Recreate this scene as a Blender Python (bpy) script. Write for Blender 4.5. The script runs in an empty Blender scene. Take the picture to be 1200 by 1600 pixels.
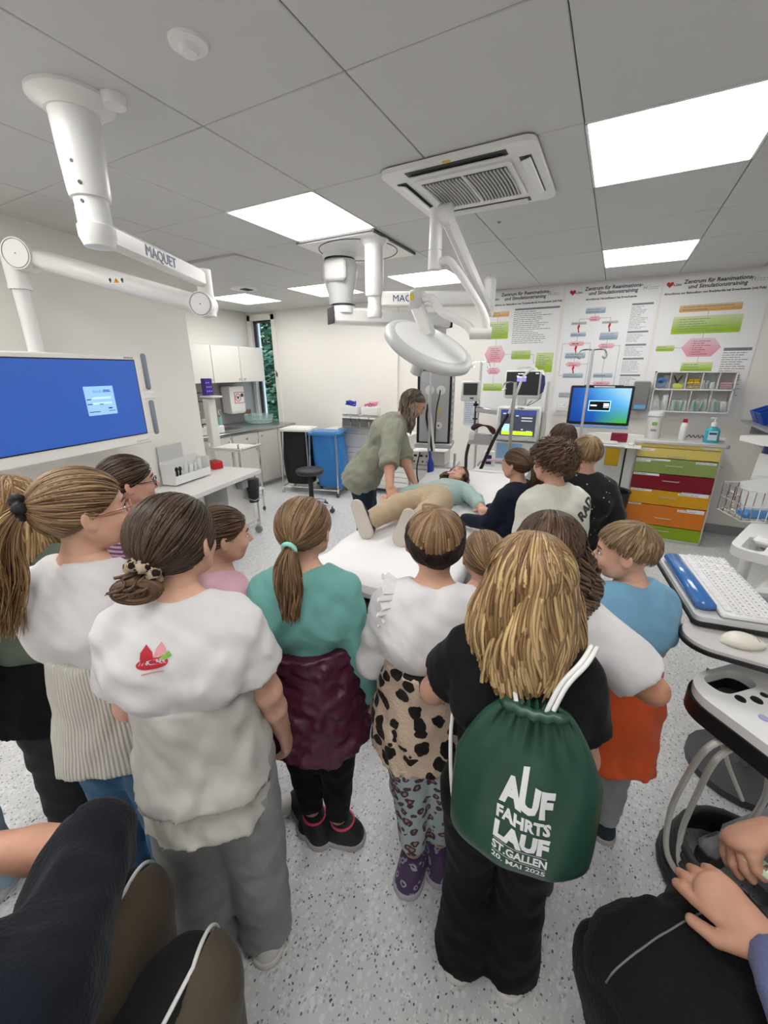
import bpy, bmesh, math, random
import numpy as np
from mathutils import Vector, Matrix, Euler
from mathutils.bvhtree import BVHTree
R = math.radians
ORD = ('first', 'second', 'third', 'fourth', 'fifth', 'sixth', 'seventh', 'eighth', 'ninth')
PI = math.pi
scn = bpy.context.scene
COL = scn.collection
random.seed(7)

# ---------------------------------------------------------------- camera
def make_camera():
    cd = bpy.data.cameras.new('camera'); co = bpy.data.objects.new('camera', cd); COL.objects.link(co)
    pitch, roll, yaw = .330363, -.00567666, .492321
    cy, sy, cp, sp = math.cos(yaw), math.sin(yaw), math.cos(pitch), math.sin(pitch)
    F = Vector((-sy*cp, cy*cp, -sp)); r = Vector((cy, sy, 0)); u = r.cross(F)
    c, s = math.cos(roll), math.sin(roll)
    r2 = c*r+s*u; u2 = -s*r+c*u
    m = Matrix((r2, u2, -F)).transposed().to_4x4(); m.translation = (0, 0, 1.72)
    co.matrix_world = m
    cd.sensor_fit = 'HORIZONTAL'; cd.sensor_width = 36; cd.lens = 36*647.28/1200
    cd.clip_start = .02
    scn.camera = co
make_camera()

# ---------------------------------------------------------------- world, exposure
w = bpy.data.worlds.new('world'); scn.world = w; w.use_nodes = True
nt = w.node_tree
sky = nt.nodes.new('ShaderNodeTexSky'); sky.sky_type = 'NISHITA'
sky.sun_elevation = R(38); sky.sun_rotation = R(200); sky.sun_disc = False
bg = nt.nodes['Background']; bg.inputs['Strength'].default_value = .55
nt.links.new(sky.outputs[0], bg.inputs[0])
scn.view_settings.view_transform = 'Standard'; scn.view_settings.look = 'None'
scn.view_settings.gamma = 1; scn.view_settings.use_curve_mapping = False
scn.view_settings.exposure = 0.9
LIGHT_STRENGTH = 6.2

# ---------------------------------------------------------------- materials
MATS = {}
def mat(name, col=(.8, .8, .8), rough=.5, metal=0., bump=0., bscale=60, var=0., vscale=8, emit=0, trans=0, spec=.5, coat=0, alpha=1, sheen=0, stretch=None, ior=1.45):
    if name in MATS: return MATS[name]
    m = bpy.data.materials.new(name); m.use_nodes = True
    t = m.node_tree; b = t.nodes['Principled BSDF']
    b.inputs['Base Color'].default_value = (*col, 1); b.inputs['Roughness'].default_value = rough
    b.inputs['Metallic'].default_value = metal; b.inputs['Specular IOR Level'].default_value = spec
    b.inputs['Transmission Weight'].default_value = trans; b.inputs['Coat Weight'].default_value = coat
    b.inputs['Sheen Weight'].default_value = sheen; b.inputs['Alpha'].default_value = alpha; b.inputs['IOR'].default_value = ior
    if emit:
        b.inputs['Emission Color'].default_value = (*col, 1); b.inputs['Emission Strength'].default_value = emit
    tc = t.nodes.new('ShaderNodeTexCoord'); src = tc.outputs['Object']
    if stretch:
        mp = t.nodes.new('ShaderNodeMapping'); mp.inputs['Scale'].default_value = stretch
        t.links.new(src, mp.inputs[0]); src = mp.outputs[0]
    if var:
        n = t.nodes.new('ShaderNodeTexNoise'); n.inputs['Scale'].default_value = vscale; n.inputs['Detail'].default_value = 4
        t.links.new(src, n.inputs['Vector'])
        r = t.nodes.new('ShaderNodeValToRGB')
        r.color_ramp.elements[0].position = .3; r.color_ramp.elements[1].position = .7
        r.color_ramp.elements[0].color = (*[max(0, c*(1-var)) for c in col], 1)
        r.color_ramp.elements[1].color = (*[min(1, c*(1+var)) for c in col], 1)
        t.links.new(n.outputs['Fac'], r.inputs[0]); t.links.new(r.outputs[0], b.inputs['Base Color'])
    if bump:
        n = t.nodes.new('ShaderNodeTexNoise'); n.inputs['Scale'].default_value = bscale; n.inputs['Detail'].default_value = 3
        t.links.new(src, n.inputs['Vector'])
        bp = t.nodes.new('ShaderNodeBump'); bp.inputs['Strength'].default_value = bump; bp.inputs['Distance'].default_value = .01
        t.links.new(n.outputs['Fac'], bp.inputs['Height']); t.links.new(bp.outputs[0], b.inputs['Normal'])
    MATS[name] = m
    return m
def nodes(m): return m.node_tree.nodes, m.node_tree.links, m.node_tree.nodes['Principled BSDF']
def ramp(t, stops, interp='LINEAR'):
    r = t.nodes.new('ShaderNodeValToRGB'); cr = r.color_ramp; cr.interpolation = interp
    while len(cr.elements) < len(stops): cr.elements.new(.5)
    for e, (p, c) in zip(cr.elements, stops): e.position = p; e.color = (*c, 1)
    return r

# ---------------------------------------------------------------- mesh builder
def frame(d):
    d = Vector(d).normalized(); a = Vector((0, 0, 1)) if abs(d.z) < .9 else Vector((1, 0, 0))
    x = a.cross(d).normalized(); return x, d.cross(x), d
class MB:
    def __init__(s, M=None): s.v = []; s.f = []; s.M = M
    def add(s, vs, fs, M=None):
        o = len(s.v)
        for p in vs:
            p = Vector(p)
            if M is not None: p = M @ p
            if s.M is not None: p = s.M @ p
            s.v.append(tuple(p))
        s.f += [tuple(i+o for i in f) for f in fs]; return s
    def box(s, c, d, bev=0, M=None):
        hx, hy, hz = d[0]/2, d[1]/2, d[2]/2; b = min(bev, hx*.98, hy*.98, hz*.98)
        if b <= 0:
            vs = [(c[0]+i*hx, c[1]+j*hy, c[2]+k*hz) for i in (-1, 1) for j in (-1, 1) for k in (-1, 1)]
            return s.add(vs, [(0, 1, 3, 2), (4, 6, 7, 5), (0, 4, 5, 1), (2, 3, 7, 6), (0, 2, 6, 4), (1, 5, 7, 3)], M)
        vs = []; ix = {}
        for i in (-1, 1):
            for j in (-1, 1):
                for k in (-1, 1):
                    for a in range(3):
                        e = [hx-b, hy-b, hz-b]; e[a] += b
                        ix[i, j, k, a] = len(vs); vs.append((c[0]+i*e[0], c[1]+j*e[1], c[2]+k*e[2]))
        fs = []
        for a in range(3):
            o = [x for x in range(3) if x != a]
            for sg in (-1, 1):
                q = []
                for u, w_ in ((-1, -1), (1, -1), (1, 1), (-1, 1)):
                    k = [0, 0, 0]; k[a] = sg; k[o[0]] = u; k[o[1]] = w_; q.append(ix[(*k, a)])
                if (sg > 0) == (a == 1): q.reverse()
                fs.append(q)
            for u in (-1, 1):
                for w_ in (-1, 1):
                    k0 = [0, 0, 0]; k1 = [0, 0, 0]; k0[a] = -1; k1[a] = 1
                    for k in (k0, k1): k[o[0]] = u; k[o[1]] = w_
                    fs.append((ix[(*k0, o[0])], ix[(*k1, o[0])], ix[(*k1, o[1])], ix[(*k0, o[1])]))
        for i in (-1, 1):
            for j in (-1, 1):
                for k in (-1, 1): fs.append(tuple(ix[i, j, k, a] for a in range(3)))
        return s.add(vs, fs, M)
    def cyl(s, a, b, r, r2=None, n=16, M=None, caps=True):
        r2 = r if r2 is None else r2; a = Vector(a); b = Vector(b); x, y, d = frame(b-a); vs = []
        for p, q in ((a, r), (b, r2)):
            for i in range(n):
                t = 2*PI*i/n; vs.append(p+x*(q*math.cos(t))+y*(q*math.sin(t)))
        fs = [(i, (i+1) % n, n+(i+1) % n, n+i) for i in range(n)]
        if caps: fs += [tuple(range(n-1, -1, -1)), tuple(range(n, 2*n))]
        return s.add(vs, fs, M)
    def tube(s, pts, r, n=8, closed=False, M=None, flat=1.):
        pts = [Vector(p) for p in pts]; m = len(pts); rr = r if hasattr(r, '__len__') else [r]*m
        vs = []; x = None
        for i, p in enumerate(pts):
            d = (pts[(i+1) % m]-pts[i-1]) if closed else (pts[min(i+1, m-1)]-pts[max(i-1, 0)])
            if d.length < 1e-9: d = Vector((0, 0, 1))
            d.normalize()
            if x is None: x = frame(d)[0]
            x = (x-d*x.dot(d))
            x = x.normalized() if x.length > 1e-6 else frame(d)[0]
            y = d.cross(x)
            for k in range(n):
                t = 2*PI*k/n; vs.append(p+x*(rr[i]*math.cos(t))+y*(rr[i]*flat*math.sin(t)))
        fs = []
        for i in range(m if closed else m-1):
            a, b = i*n, ((i+1) % m)*n
            fs += [(a+k, a+(k+1) % n, b+(k+1) % n, b+k) for k in range(n)]
        if not closed: fs += [tuple(range(n-1, -1, -1)), tuple(range((m-1)*n, m*n))]
        return s.add(vs, fs, M)
    def lathe(s, prof, c=(0, 0, 0), n=20, M=None, ax=(1, 1)):
        vs = []; m = len(prof)
        for r, z in prof:
            for i in range(n):
                t = 2*PI*i/n; vs.append((c[0]+r*ax[0]*math.cos(t), c[1]+r*ax[1]*math.sin(t), c[2]+z))
        fs = [(j*n+i, j*n+(i+1) % n, (j+1)*n+(i+1) % n, (j+1)*n+i) for j in range(m-1) for i in range(n)]
        fs += [tuple(range(n-1, -1, -1)), tuple(range((m-1)*n, m*n))]
        return s.add(vs, fs, M)
    def ell(s, c, r, n=14, M=None):
        prof = [(max(1e-4, math.sin(PI*i/(n//2+2))), -math.cos(PI*i/(n//2+2))) for i in range(n//2+3)]
        vs = []; 
        for q, z in prof:
            for i in range(n):
                t = 2*PI*i/n; vs.append((c[0]+r[0]*q*math.cos(t), c[1]+r[1]*q*math.sin(t), c[2]+r[2]*z))
        m = len(prof)
        fs = [(j*n+i, j*n+(i+1) % n, (j+1)*n+(i+1) % n, (j+1)*n+i) for j in range(m-1) for i in range(n)]
        return s.add(vs, fs, M)
    def prism(s, poly, h, M=None, z0=0):
        n = len(poly); vs = [(x, y, z0) for x, y in poly]+[(x, y, z0+h) for x, y in poly]
        fs = [tuple(range(n-1, -1, -1)), tuple(range(n, 2*n))]+[(i, (i+1) % n, n+(i+1) % n, n+i) for i in range(n)]
        return s.add(vs, fs, M)
    def grid(s, f, nu, nv, cu=False, M=None):
        vs = [f(i/(nu if cu else nu-1), j/(nv-1)) for j in range(nv) for i in range(nu)]
        fs = [(j*nu+i, j*nu+(i+1) % nu, (j+1)*nu+(i+1) % nu, (j+1)*nu+i) for j in range(nv-1) for i in range(nu if cu else nu-1)]
        return s.add(vs, fs, M)
    def obj(s, name, m, parent=None, ang=40):
        me = bpy.data.meshes.new(name); me.from_pydata(s.v, [], s.f); me.validate()
        bm = bmesh.new(); bm.from_mesh(me); bmesh.ops.recalc_face_normals(bm, faces=bm.faces); bm.to_mesh(me); bm.free()
        return link(name, me, m, parent, ang)
def link(name, me, m, parent=None, ang=40):
    if ang:
        me.polygons.foreach_set('use_smooth', [True]*len(me.polygons))
        if ang < 180: me.set_sharp_from_angle(angle=R(ang))
    if m is not None and not me.materials: me.materials.append(m)
    o = bpy.data.objects.new(name, me); COL.objects.link(o)
    if parent is not None: o.parent = parent
    return o
def rrect(w_, h, r, n=4, cx=0, cy=0):
    pts = []
    for sx, sy, a0 in ((1, 1, 0), (-1, 1, 90), (-1, -1, 180), (1, -1, 270)):
        for i in range(n+1):
            a = R(a0+90*i/n); pts.append((cx+sx*(w_/2-r)+r*math.cos(a), cy+sy*(h/2-r)+r*math.sin(a)))
    return pts
def ellipse(a, b, n=20, cx=0, cy=0): return [(cx+a*math.cos(2*PI*i/n), cy+b*math.sin(2*PI*i/n)) for i in range(n)]
def smooth_path(pts, n=6):
    P_ = [Vector(p) for p in pts]; out = []
    for i in range(len(P_)-1):
        p0, p1, p2, p3 = P_[max(i-1, 0)], P_[i], P_[i+1], P_[min(i+2, len(P_)-1)]
        for k in range(n):
            t = k/n
            out.append(.5*((2*p1)+(p2-p0)*t+(2*p0-5*p1+4*p2-p3)*t*t+(3*p1-p0-3*p2+p3)*t**3))
    return out+[P_[-1]]
def tag(o, label=None, cat=None, group=None, kind=None):
    if label: o['label'] = label
    if cat: o['category'] = cat
    if group: o['group'] = group
    if kind: o['kind'] = kind
    return o
def root(name, loc, rz=0, label=None, cat=None, group=None, kind=None):
    o = bpy.data.objects.new(name, None); COL.objects.link(o); o.empty_display_size = .05
    o.location = loc; o.rotation_euler = (0, 0, rz); return tag(o, label, cat, group, kind)
def T(x=0, y=0, z=0): return Matrix.Translation((x, y, z))
def RX(a): return Matrix.Rotation(R(a), 4, 'X')
def RY(a): return Matrix.Rotation(R(a), 4, 'Y')
def RZ(a): return Matrix.Rotation(R(a), 4, 'Z')
def face_m(o, xd, yd):          # matrix whose local x,y,z axes are xd, yd, xd x yd, at o
    xd = Vector(xd).normalized(); yd = Vector(yd); yd = (yd-xd*yd.dot(xd)).normalized(); z = xd.cross(yd)
    m = Matrix((xd, yd, z)).transposed().to_4x4(); m.translation = o; return m
def text_mesh(body, size, align='CENTER', ext=.0006, bold=0., shear=0., line=.9):
    c = bpy.data.curves.new('t', 'FONT'); c.body = body; c.size = size; c.align_x = align; c.align_y = 'CENTER'
    c.extrude = ext; c.offset = bold; c.shear = shear; c.space_line = line; c.resolution_u = 2
    o = bpy.data.objects.new('t', c); COL.objects.link(o)
    dg = bpy.context.evaluated_depsgraph_get(); dg.update()
    me = bpy.data.meshes.new_from_object(o.evaluated_get(dg))
    bpy.data.objects.remove(o); bpy.data.curves.remove(c)
    vs = [tuple(v.co) for v in me.vertices]; fs = [tuple(p.vertices) for p in me.polygons]
    bpy.data.meshes.remove(me); return vs, fs
# ---------------------------------------------------------------- base materials
M_wall = mat('wall_paint', (.85, .82, .77), .75, bump=.03, bscale=150)
M_wallg = mat('wall_paint_cool', (.74, .735, .72), .7, bump=.03, bscale=150)
M_ceil = mat('ceiling_metal', (.62, .62, .605), .55, bump=.02, bscale=220, spec=.3)
M_gap = mat('joint_dark', (.26, .26, .255), .8)
M_white = mat('white_enamel', (.82, .82, .80), .28)
M_whitem = mat('white_matt', (.80, .795, .77), .5)
M_lgrey = mat('light_grey_plastic', (.58, .59, .59), .4)
M_mgrey = mat('mid_grey_plastic', (.30, .31, .32), .45)
M_dgrey = mat('dark_grey_plastic', (.07, .07, .075), .45)
M_black = mat('black_plastic', (.012, .012, .014), .4)
M_rubber = mat('black_rubber', (.02, .02, .02), .7)
M_steel = mat('brushed_steel', (.62, .62, .61), .28, 1.)
M_chrome = mat('chrome', (.8, .8, .8), .12, 1.)
M_alu = mat('aluminium', (.7, .71, .72), .35, .9)
M_cab = mat('cabinet_laminate', (.74, .725, .68), .45)
M_paper = mat('paper_white', (.86, .86, .87), .35)
M_ink = mat('print_ink', (.03, .03, .035), .6)
M_inkg = mat('print_ink_grey', (.22, .22, .24), .6)
M_red = mat('red_plastic', (.55, .012, .02), .35)
M_blue = mat('blue_plastic', (.012, .07, .42), .35)
M_yellow = mat('yellow_plastic', (.80, .55, .02), .4)
M_glassy = mat('clear_acrylic', (.92, .95, .95), .06, trans=.92, ior=1.2)
M_navyprint = mat('navy_print', (.02, .03, .18), .4)

def floor_mat():
    m = mat('speckled_vinyl', (.6, .6, .59), .32, spec=.4)
    t = m.node_tree; N, L, b = nodes(m)
    tc = t.nodes.new('ShaderNodeTexCoord'); last = None
    def mix(fac, a, col):
        x = t.nodes.new('ShaderNodeMix'); x.data_type = 'RGBA'
        L.new(fac, x.inputs[0])
        if a is None: x.inputs[6].default_value = (.65, .655, .66, 1)
        else: L.new(a, x.inputs[6])
        x.inputs[7].default_value = (*col, 1); return x.outputs[2]
    for sc, thr, dist, col in ((55, .5, .42, (.75, .755, .76)), (85, .62, .34, (.46, .465, .475)), (115, .82, .32, (.14, .14, .15)), (130, .8, .4, (.78, .78, .78)), (70, .955, .24, (.05, .05, .055))):
        v = t.nodes.new('ShaderNodeTexVoronoi'); v.inputs['Scale'].default_value = sc
        mp = t.nodes.new('ShaderNodeMapping'); mp.inputs['Location'].default_value = (sc*.37, sc*.11, 0); mp.inputs['Scale'].default_value = (1, .8, 1)
        nz = t.nodes.new('ShaderNodeTexNoise'); nz.inputs['Scale'].default_value = 160; ad = t.nodes.new('ShaderNodeVectorMath'); ad.operation = 'MULTIPLY_ADD'
        ad.inputs[1].default_value = (.008, .008, 0); L.new(tc.outputs['Object'], nz.inputs[0]); L.new(nz.outputs['Color'], ad.inputs[0]); L.new(tc.outputs['Object'], ad.inputs[2])
        L.new(ad.outputs[0], mp.inputs[0]); L.new(mp.outputs[0], v.inputs['Vector'])
        sp = t.nodes.new('ShaderNodeSeparateColor'); L.new(v.outputs['Color'], sp.inputs[0])
        a = t.nodes.new('ShaderNodeMath'); a.operation = 'GREATER_THAN'; a.inputs[1].default_value = thr; L.new(sp.outputs[0], a.inputs[0])
        c = t.nodes.new('ShaderNodeMath'); c.operation = 'LESS_THAN'; c.inputs[1].default_value = dist; L.new(v.outputs['Distance'], c.inputs[0])
        d = t.nodes.new('ShaderNodeMath'); d.operation = 'MULTIPLY'; L.new(a.outputs[0], d.inputs[0]); L.new(c.outputs[0], d.inputs[1])
        last = mix(d.outputs[0], last, col)
    L.new(last, b.inputs['Base Color'])
    return m
M_floor = floor_mat()

# ---------------------------------------------------------------- room shell
CZ = 2.6; BY = 5.46; FY = -1.75; LX = -5.45; RXW = 1.55
st = lambda n, mb, m, p=None: tag(mb.obj(n, m, p), kind='structure')
f = MB(); f.box((-1.95, 1.55, -.05), (7.4, 8.3, .1)); st('floor', f, M_floor)
b = MB()
WX0, WX1, WZ0, WZ1 = -5.36, -4.90, .86, 2.49
b.box(((LX-.2+WX0)/2, BY+.1, 1.3), (WX0-LX+.2, .2, 2.7)); b.box(((WX1+RXW+.2)/2, BY+.1, 1.3), (RXW+.2-WX1, .2, 2.7))
b.box(((WX0+WX1)/2, BY+.1, WZ0/2-.02), (WX1-WX0, .2, WZ0+.04)); b.box(((WX0+WX1)/2, BY+.1, (WZ1+2.65)/2), (WX1-WX0, .2, 2.65-WZ1))
st('wall_back', b, M_wall)
b = MB(); b.box((RXW+.1, 1.5, 1.3), (.2, 8.3, 2.7)); st('wall_right', b, M_wallg)
b = MB(); b.box((-1.9, FY-.1, 1.3), (7.4, .2, 2.7)); st('wall_front', b, M_wallg)
b = MB(); b.box((LX-.1, 4.1, 1.3), (.2, 3.0, 2.7)); st('wall_recess', b, M_wall)
# partition that carries the big display; it stands slightly turned
WD = Vector((-.2, 1, 0)).normalized(); WN = Vector((1, .2, 0)).normalized(); WP = Vector((-3.6, 2.85, 0))
b = MB(); L_ = 5.6; M_ = face_m(WP, -WD, (0, 0, 1)); 
b.add(*[MB().box((0, 0, 0), (1, 1, 1)).v, MB().box((0, 0, 0), (1, 1, 1)).f], M=face_m(WP-WD*(L_/2)-WN*.06+Vector((0, 0, 1.3)), WD, (0, 0, 1)) @ Matrix.Diagonal((L_, 2.7, .12, 1)))
b.box((-4.55, 2.79, 1.3), (1.9, .11, 2.7)); st('wall_left', b, M_wall)
b = MB(); b.box((-2.77, BY-.02, 1.3), (.17, .04, 2.6)); st('trim_1', b, M_wall)
b = MB(); b.box((-1.66, BY-.008, .05), (6.4, .016, .1)); st('baseboard_back', b, M_mgrey)
b = MB(); b.box((RXW-.008, 1.5, .05), (.016, 7.6, .1)); st('baseboard_right', b, M_mgrey)
b = MB(); b.add(*[MB().box((0, 0, 0), (1, 1, 1)).v, MB().box((0, 0, 0), (1, 1, 1)).f], M=face_m(WP-WD*(L_/2)+WN*.006+Vector((0, 0, .05)), WD, (0, 0, 1)) @ Matrix.Diagonal((L_, .1, .012, 1))); st('baseboard_left', b, M_mgrey)
# ceiling of separate metal panels below a dark slab
GX, GY, X0, Y0 = .64, .675, -.25, 2.09
b = MB(); b.box((-1.95, 1.55, CZ+.12), (7.4, 8.3, .1)); ceil = st('ceiling', b, M_gap)
LIGHTS = [(0, 0), (-3, 0), (0, 3), (-3, 3), (-5, 3), (-7, 3), (0, -3), (-3, -3), (0, -5), (-3, -5), (-5, -3), (-5, -5)]  # last two panels are unseen, added as fill for the left and foreground
pm = None
for i in range(-8, 3):
    for j in range(-6, 5):
        if (i, j) in LIGHTS: continue
        if pm is None:
            q = MB(); q.box((0, 0, .03), (GX-.004, GY-.004, .06), .003); o = q.obj('ceiling_panel', M_ceil, ceil); pm = o.data
        else:
            o = bpy.data.objects.new('ceiling_panel', pm); COL.objects.link(o); o.parent = ceil
        o.location = (X0+GX*(i+.5), Y0+GY*(j+.5), CZ)
        if (i, j) == (-5, 1): o.location.z -= .012; o.rotation_euler = (R(1.2), R(-.8), 0)
M_lamp = mat('light_diffuser', (1, .985, .96), .5, emit=LIGHT_STRENGTH)
names = {(0, 0): 'large bright ceiling light panel at the upper right of the photo', (-3, 0): 'bright ceiling light panel beside the pendant plate and air conditioner',
 (0, 3): 'ceiling light panel just above the bradycardia poster', (-3, 3): 'ceiling light panel behind the surgical lamp arms', (-5, 3): 'ceiling light panel left of the grey pendant hub, partly behind it',
 (-7, 3): 'farthest left ceiling light panel above the kitchen recess', (0, -3): 'ceiling light panel above the children, right of the camera', (-3, -3): 'ceiling light panel above the children, left of the camera',
 (-5, -3): 'added unseen fill light panel above the far left girls', (-5, -5): 'added unseen fill light panel in the rear left corner behind the camera', (0, -5): 'ceiling light panel behind the camera on the right', (-3, -5): 'ceiling light panel behind the camera on the left'}
for (i, j) in LIGHTS:
    x, y = X0+GX*(i+.5), Y0+GY*(j+.5)
    r_ = root('ceiling_light', (x, y, CZ), 0, names[i, j], 'ceiling light', 'square ceiling light panels')
    q = MB(); wv = .008
    for sx in (-1, 1): q.box((sx*(GX/2-.006), 0, .02), (.010, GY-.004, .046)); q.box((0, sx*(GY/2-.006), .02), (GX-.004, .010, .046))
    q.box((0, 0, .045), (GX-.01, GY-.01, .006)); q.obj('frame', M_white, r_)
    q = MB(); q.box((0, 0, .015), (GX-.024, GY-.024, .012)); q.obj('diffuser', M_lamp, r_)
# window with casing, pane and handle
wr = root('window_1', ((WX0+WX1)/2, BY, WZ0), 0, kind='structure'); WW = WX1-WX0; WH = WZ1-WZ0
q = MB()
for sx in (-1, 1): q.box((sx*(WW/2+.03), -.012, WH/2), (.09, .03, WH+.13), .004)
q.box((0, -.012, WH+.03), (WW+.12, .03, .09), .004); q.obj('casing', M_wall, wr)
q = MB()
for sx in (-1, 1): q.box((sx*(WW/2-.02), .08, WH/2), (.035, .06, WH), .004)
q.box((0, .08, .02), (WW, .06, .04), .004); q.box((0, .08, WH-.02), (WW, .06, .04), .004); q.box((-WW/2+.05, .06, WH/2), (.05, .03, WH)); q.obj('sash', M_dgrey, wr)
q = MB(); q.box((0, .09, WH/2), (WW-.06, .006, WH-.06)); q.obj('pane', mat('window_glass', (1, 1, 1), .02, trans=1., ior=1.1), wr)
q = MB(); q.box((WW/2+.035, -.035, .80), (.018, .02, .07), .004); q.box((WW/2+.035, -.05, .82), (.014, .014, .09), .004); q.obj('handle', M_dgrey, wr)
# greenery outside
M_leaf = mat('leaf_sunlit_tint', (.09, .26, .035), .5, var=.5, vscale=2.5); M_leafd = mat('leaf_reflection_tint', (.018, .07, .035), .5, var=.5, vscale=3)  # sunlight painted into the lighter green, the pane's reflection into the darker
def bush(x, y, r, z0, z1, n, m, label, seed):
    rd = random.Random(seed); rt = root('tree', (x, y, 0), 0, label, 'tree', 'trees outside the window')
    q = MB(); q.tube([(0, 0, -.3), (.05, .03, z1*.5), (.0, .1, z1*.9)], [.09, .07, .03]); q.obj('trunk', mat('bark', (.06, .045, .03), .9, bump=.5, bscale=30), rt)
    q = MB()
    for k in range(n):
        a = rd.random()*2*PI; h = rd.uniform(z0, z1); rr = r*math.sqrt(rd.random()); c = Vector((rr*math.cos(a), rr*math.sin(a), h))
        d = Vector((rd.gauss(0, 1), rd.gauss(0, 1)-.6, rd.gauss(0, .8)+.5)).normalized(); u, v_, _ = frame(d); s = rd.uniform(.06, .12)
        q.add([c-u*s, c-v_*s*.45, c+u*s+d*s*.2, c+v_*s*.45], [(0, 1, 2, 3)])
    tag(q.obj('foliage', m, rt, 0), kind='stuff')
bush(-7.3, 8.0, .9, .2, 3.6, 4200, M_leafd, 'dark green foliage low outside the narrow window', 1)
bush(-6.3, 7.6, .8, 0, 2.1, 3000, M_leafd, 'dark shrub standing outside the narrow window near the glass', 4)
bush(-7.6, 9.4, 1.1, 1.2, 4.8, 4200, M_leaf, 'treetop with sunlight in its leaf colour outside the narrow window', 2)
bush(-6.2, 9.0, 1.1, 1.4, 4.6, 3800, M_leaf, 'second treetop with sunlight in its leaf colour behind the dark shrub outside', 3)
q = MB(); q.box((-7, 10.5, -.35), (14, 9.5, .1)); st('ground', q, mat('lawn', (.05, .10, .03), .9, var=.4, vscale=6))
# ---------------------------------------------------------------- ceiling equipment
ac = root('air_conditioner', (-.77, 2.385, CZ), 0, 'white square ceiling air conditioner cassette with slatted intake grille', 'air conditioner')
q = MB(); q.prism(rrect(.70, .68, .05), .02, z0=-.026); q.obj('face_panel', M_white, ac, 50)
q = MB(); q.prism(rrect(.46, .42, .02), .012, z0=-.034); q.obj('grille_frame', M_white, ac, 50)
q = MB(); 
for sx in (-1, 1): q.box((sx*.105, 0, -.0345), (.195, .34, .002))
q.obj('grille_recess', M_dgrey, ac)
sm = None
for sx in (-1, 1):
    for k in range(12):
        x = sx*.105+(k-5.5)*.0165
        if sm is None:
            q = MB(); q.tube([(.006*math.cos(t*PI/2), t*.165, 0) for t in (-1, -.6, -.2, .2, .6, 1)], .0046, 6); o = q.obj('slat', M_lgrey, ac); sm = o.data
        else: o = bpy.data.objects.new('slat', sm); COL.objects.link(o); o.parent = ac
        o.location = (x, 0, -.038)
for k, (cx_, cy_, w_, h_) in enumerate(((0, -.28, .46, .05), (.29, 0, .05, .42), (0, .28, .46, .05), (-.29, 0, .05, .42))):
    q = MB(); q.box((cx_, cy_, -.0265), (w_, h_, .003)); q.obj('outlet', M_dgrey, ac)
    q = MB(); ln = w_ > h_
    q.box((0, 0, 0), (w_-.02, .042, .008) if ln else (.042, h_-.02, .008), .004)
    o = q.obj('flap', M_white, ac); o.location = (cx_, cy_+(.012 if k == 0 else 0), -.036); o.rotation_euler = ((R(24) if cy_ < 0 else R(-14)) if ln else 0, 0 if ln else R(-14 if cx_ > 0 else 14), 0)
q = MB(); q.box((-.02, -.322, -.0275), (.035, .016, .003)); q.obj('sticker', M_yellow, ac)
q = MB(); q.lathe([(.001, 0), (.055, 0), (.052, -.008), (.03, -.012), (.022, -.028), (.001, -.03)], n=24); o = tag(q.obj('smoke_detector', M_white), 'small round white smoke detector on the ceiling', 'smoke detector'); o.location = (-1.21, 1.10, CZ)
q = MB(); q.lathe([(.001, 0), (.012, 0), (.010, -.008), (.001, -.009)], n=12); o = tag(q.obj('sprinkler_plug', M_mgrey), 'tiny grey ceiling plug beyond the air conditioner', 'ceiling plug'); o.location = (-.80, 3.05, CZ)
v = root('ceiling_vent', (-3.85, 3.88, CZ), 0, 'round white ceiling vent near the far left light panel', 'vent')
q = MB(); q.lathe([(.001, 0), (.16, 0), (.155, -.012), (.10, -.014), (.001, -.012)], n=28); q.obj('plate', M_white, v)
for k in range(5):
    q = MB(); q.box((.03, -.05+k*.025, -.018), (.09, .010, .008)); q.obj('vane', M_dgrey, v)
# -- arm that carries the big display
arm = root('display_arm', (-1.78, 1.08, CZ), 0, 'white jointed ceiling arm carrying the big blue display', 'ceiling arm')
A1 = Vector((-.37, .78, -.39)); A2 = Vector((-1.22, .30, -.27))
q = MB(); q.lathe([(.001, 0), (.13, 0), (.13, -.012), (.10, -.03), (.085, -.045), (.001, -.046)], n=28); q.lathe([(.001, 0), (.04, 0), (.035, -.03), (.001, -.034)], (.14, .06, 0), 16); q.obj('mount', M_white, arm)
q = MB(); q.lathe([(.001, -.03), (.078, -.03), (.074, -.15), (.068, -.275), (.064, -.29), (.001, -.29)], n=28); q.obj('tube', M_white, arm, 50)
q = MB(); q.lathe([(.001, -.285), (.055, -.285), (.056, -.37), (.062, -.375), (.062, -.41), (.05, -.44), (.001, -.446)], n=28); q.obj('swivel', M_white, arm, 50)
for z_, a_ in ((-.20, -60), (-.26, -50), (-.31, -60), (-.31, -130)):
    q = MB(); c_ = Vector((math.cos(R(a_)), math.sin(R(a_)), 0)); rr = .066 if z_ > -.3 else .052; q.cyl(c_*rr+Vector((0, 0, z_)), c_*(rr+.006)+Vector((0, 0, z_)), .006, n=10); q.obj('bolt', M_dgrey, arm)
def beam(q, a, b, w_, h_, bev=.015, up=(0, 0, 1)):
    a = Vector(a); b = Vector(b); d = b-a; m = face_m((a+b)/2, d, up); bb = MB().box((0, 0, 0), (d.length, h_, w_), bev); q.add(bb.v, bb.f, m); return m
q = MB(); beam(q, (-.02, .04, -.385), A1+Vector((0, 0, 0)), .05, .085); q.cyl(A1+Vector((0, 0, .05)), A1+Vector((0, 0, -.09)), .042, n=20); ob = q.obj('extension_arm', M_white, arm)
vs, fs = text_mesh('MAQUET', .062, ext=.0004, bold=0)
d_ = (A1-Vector((-.02, .04, -.385))).normalized(); nrm = Vector((d_.y, -d_.x, 0))
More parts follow.
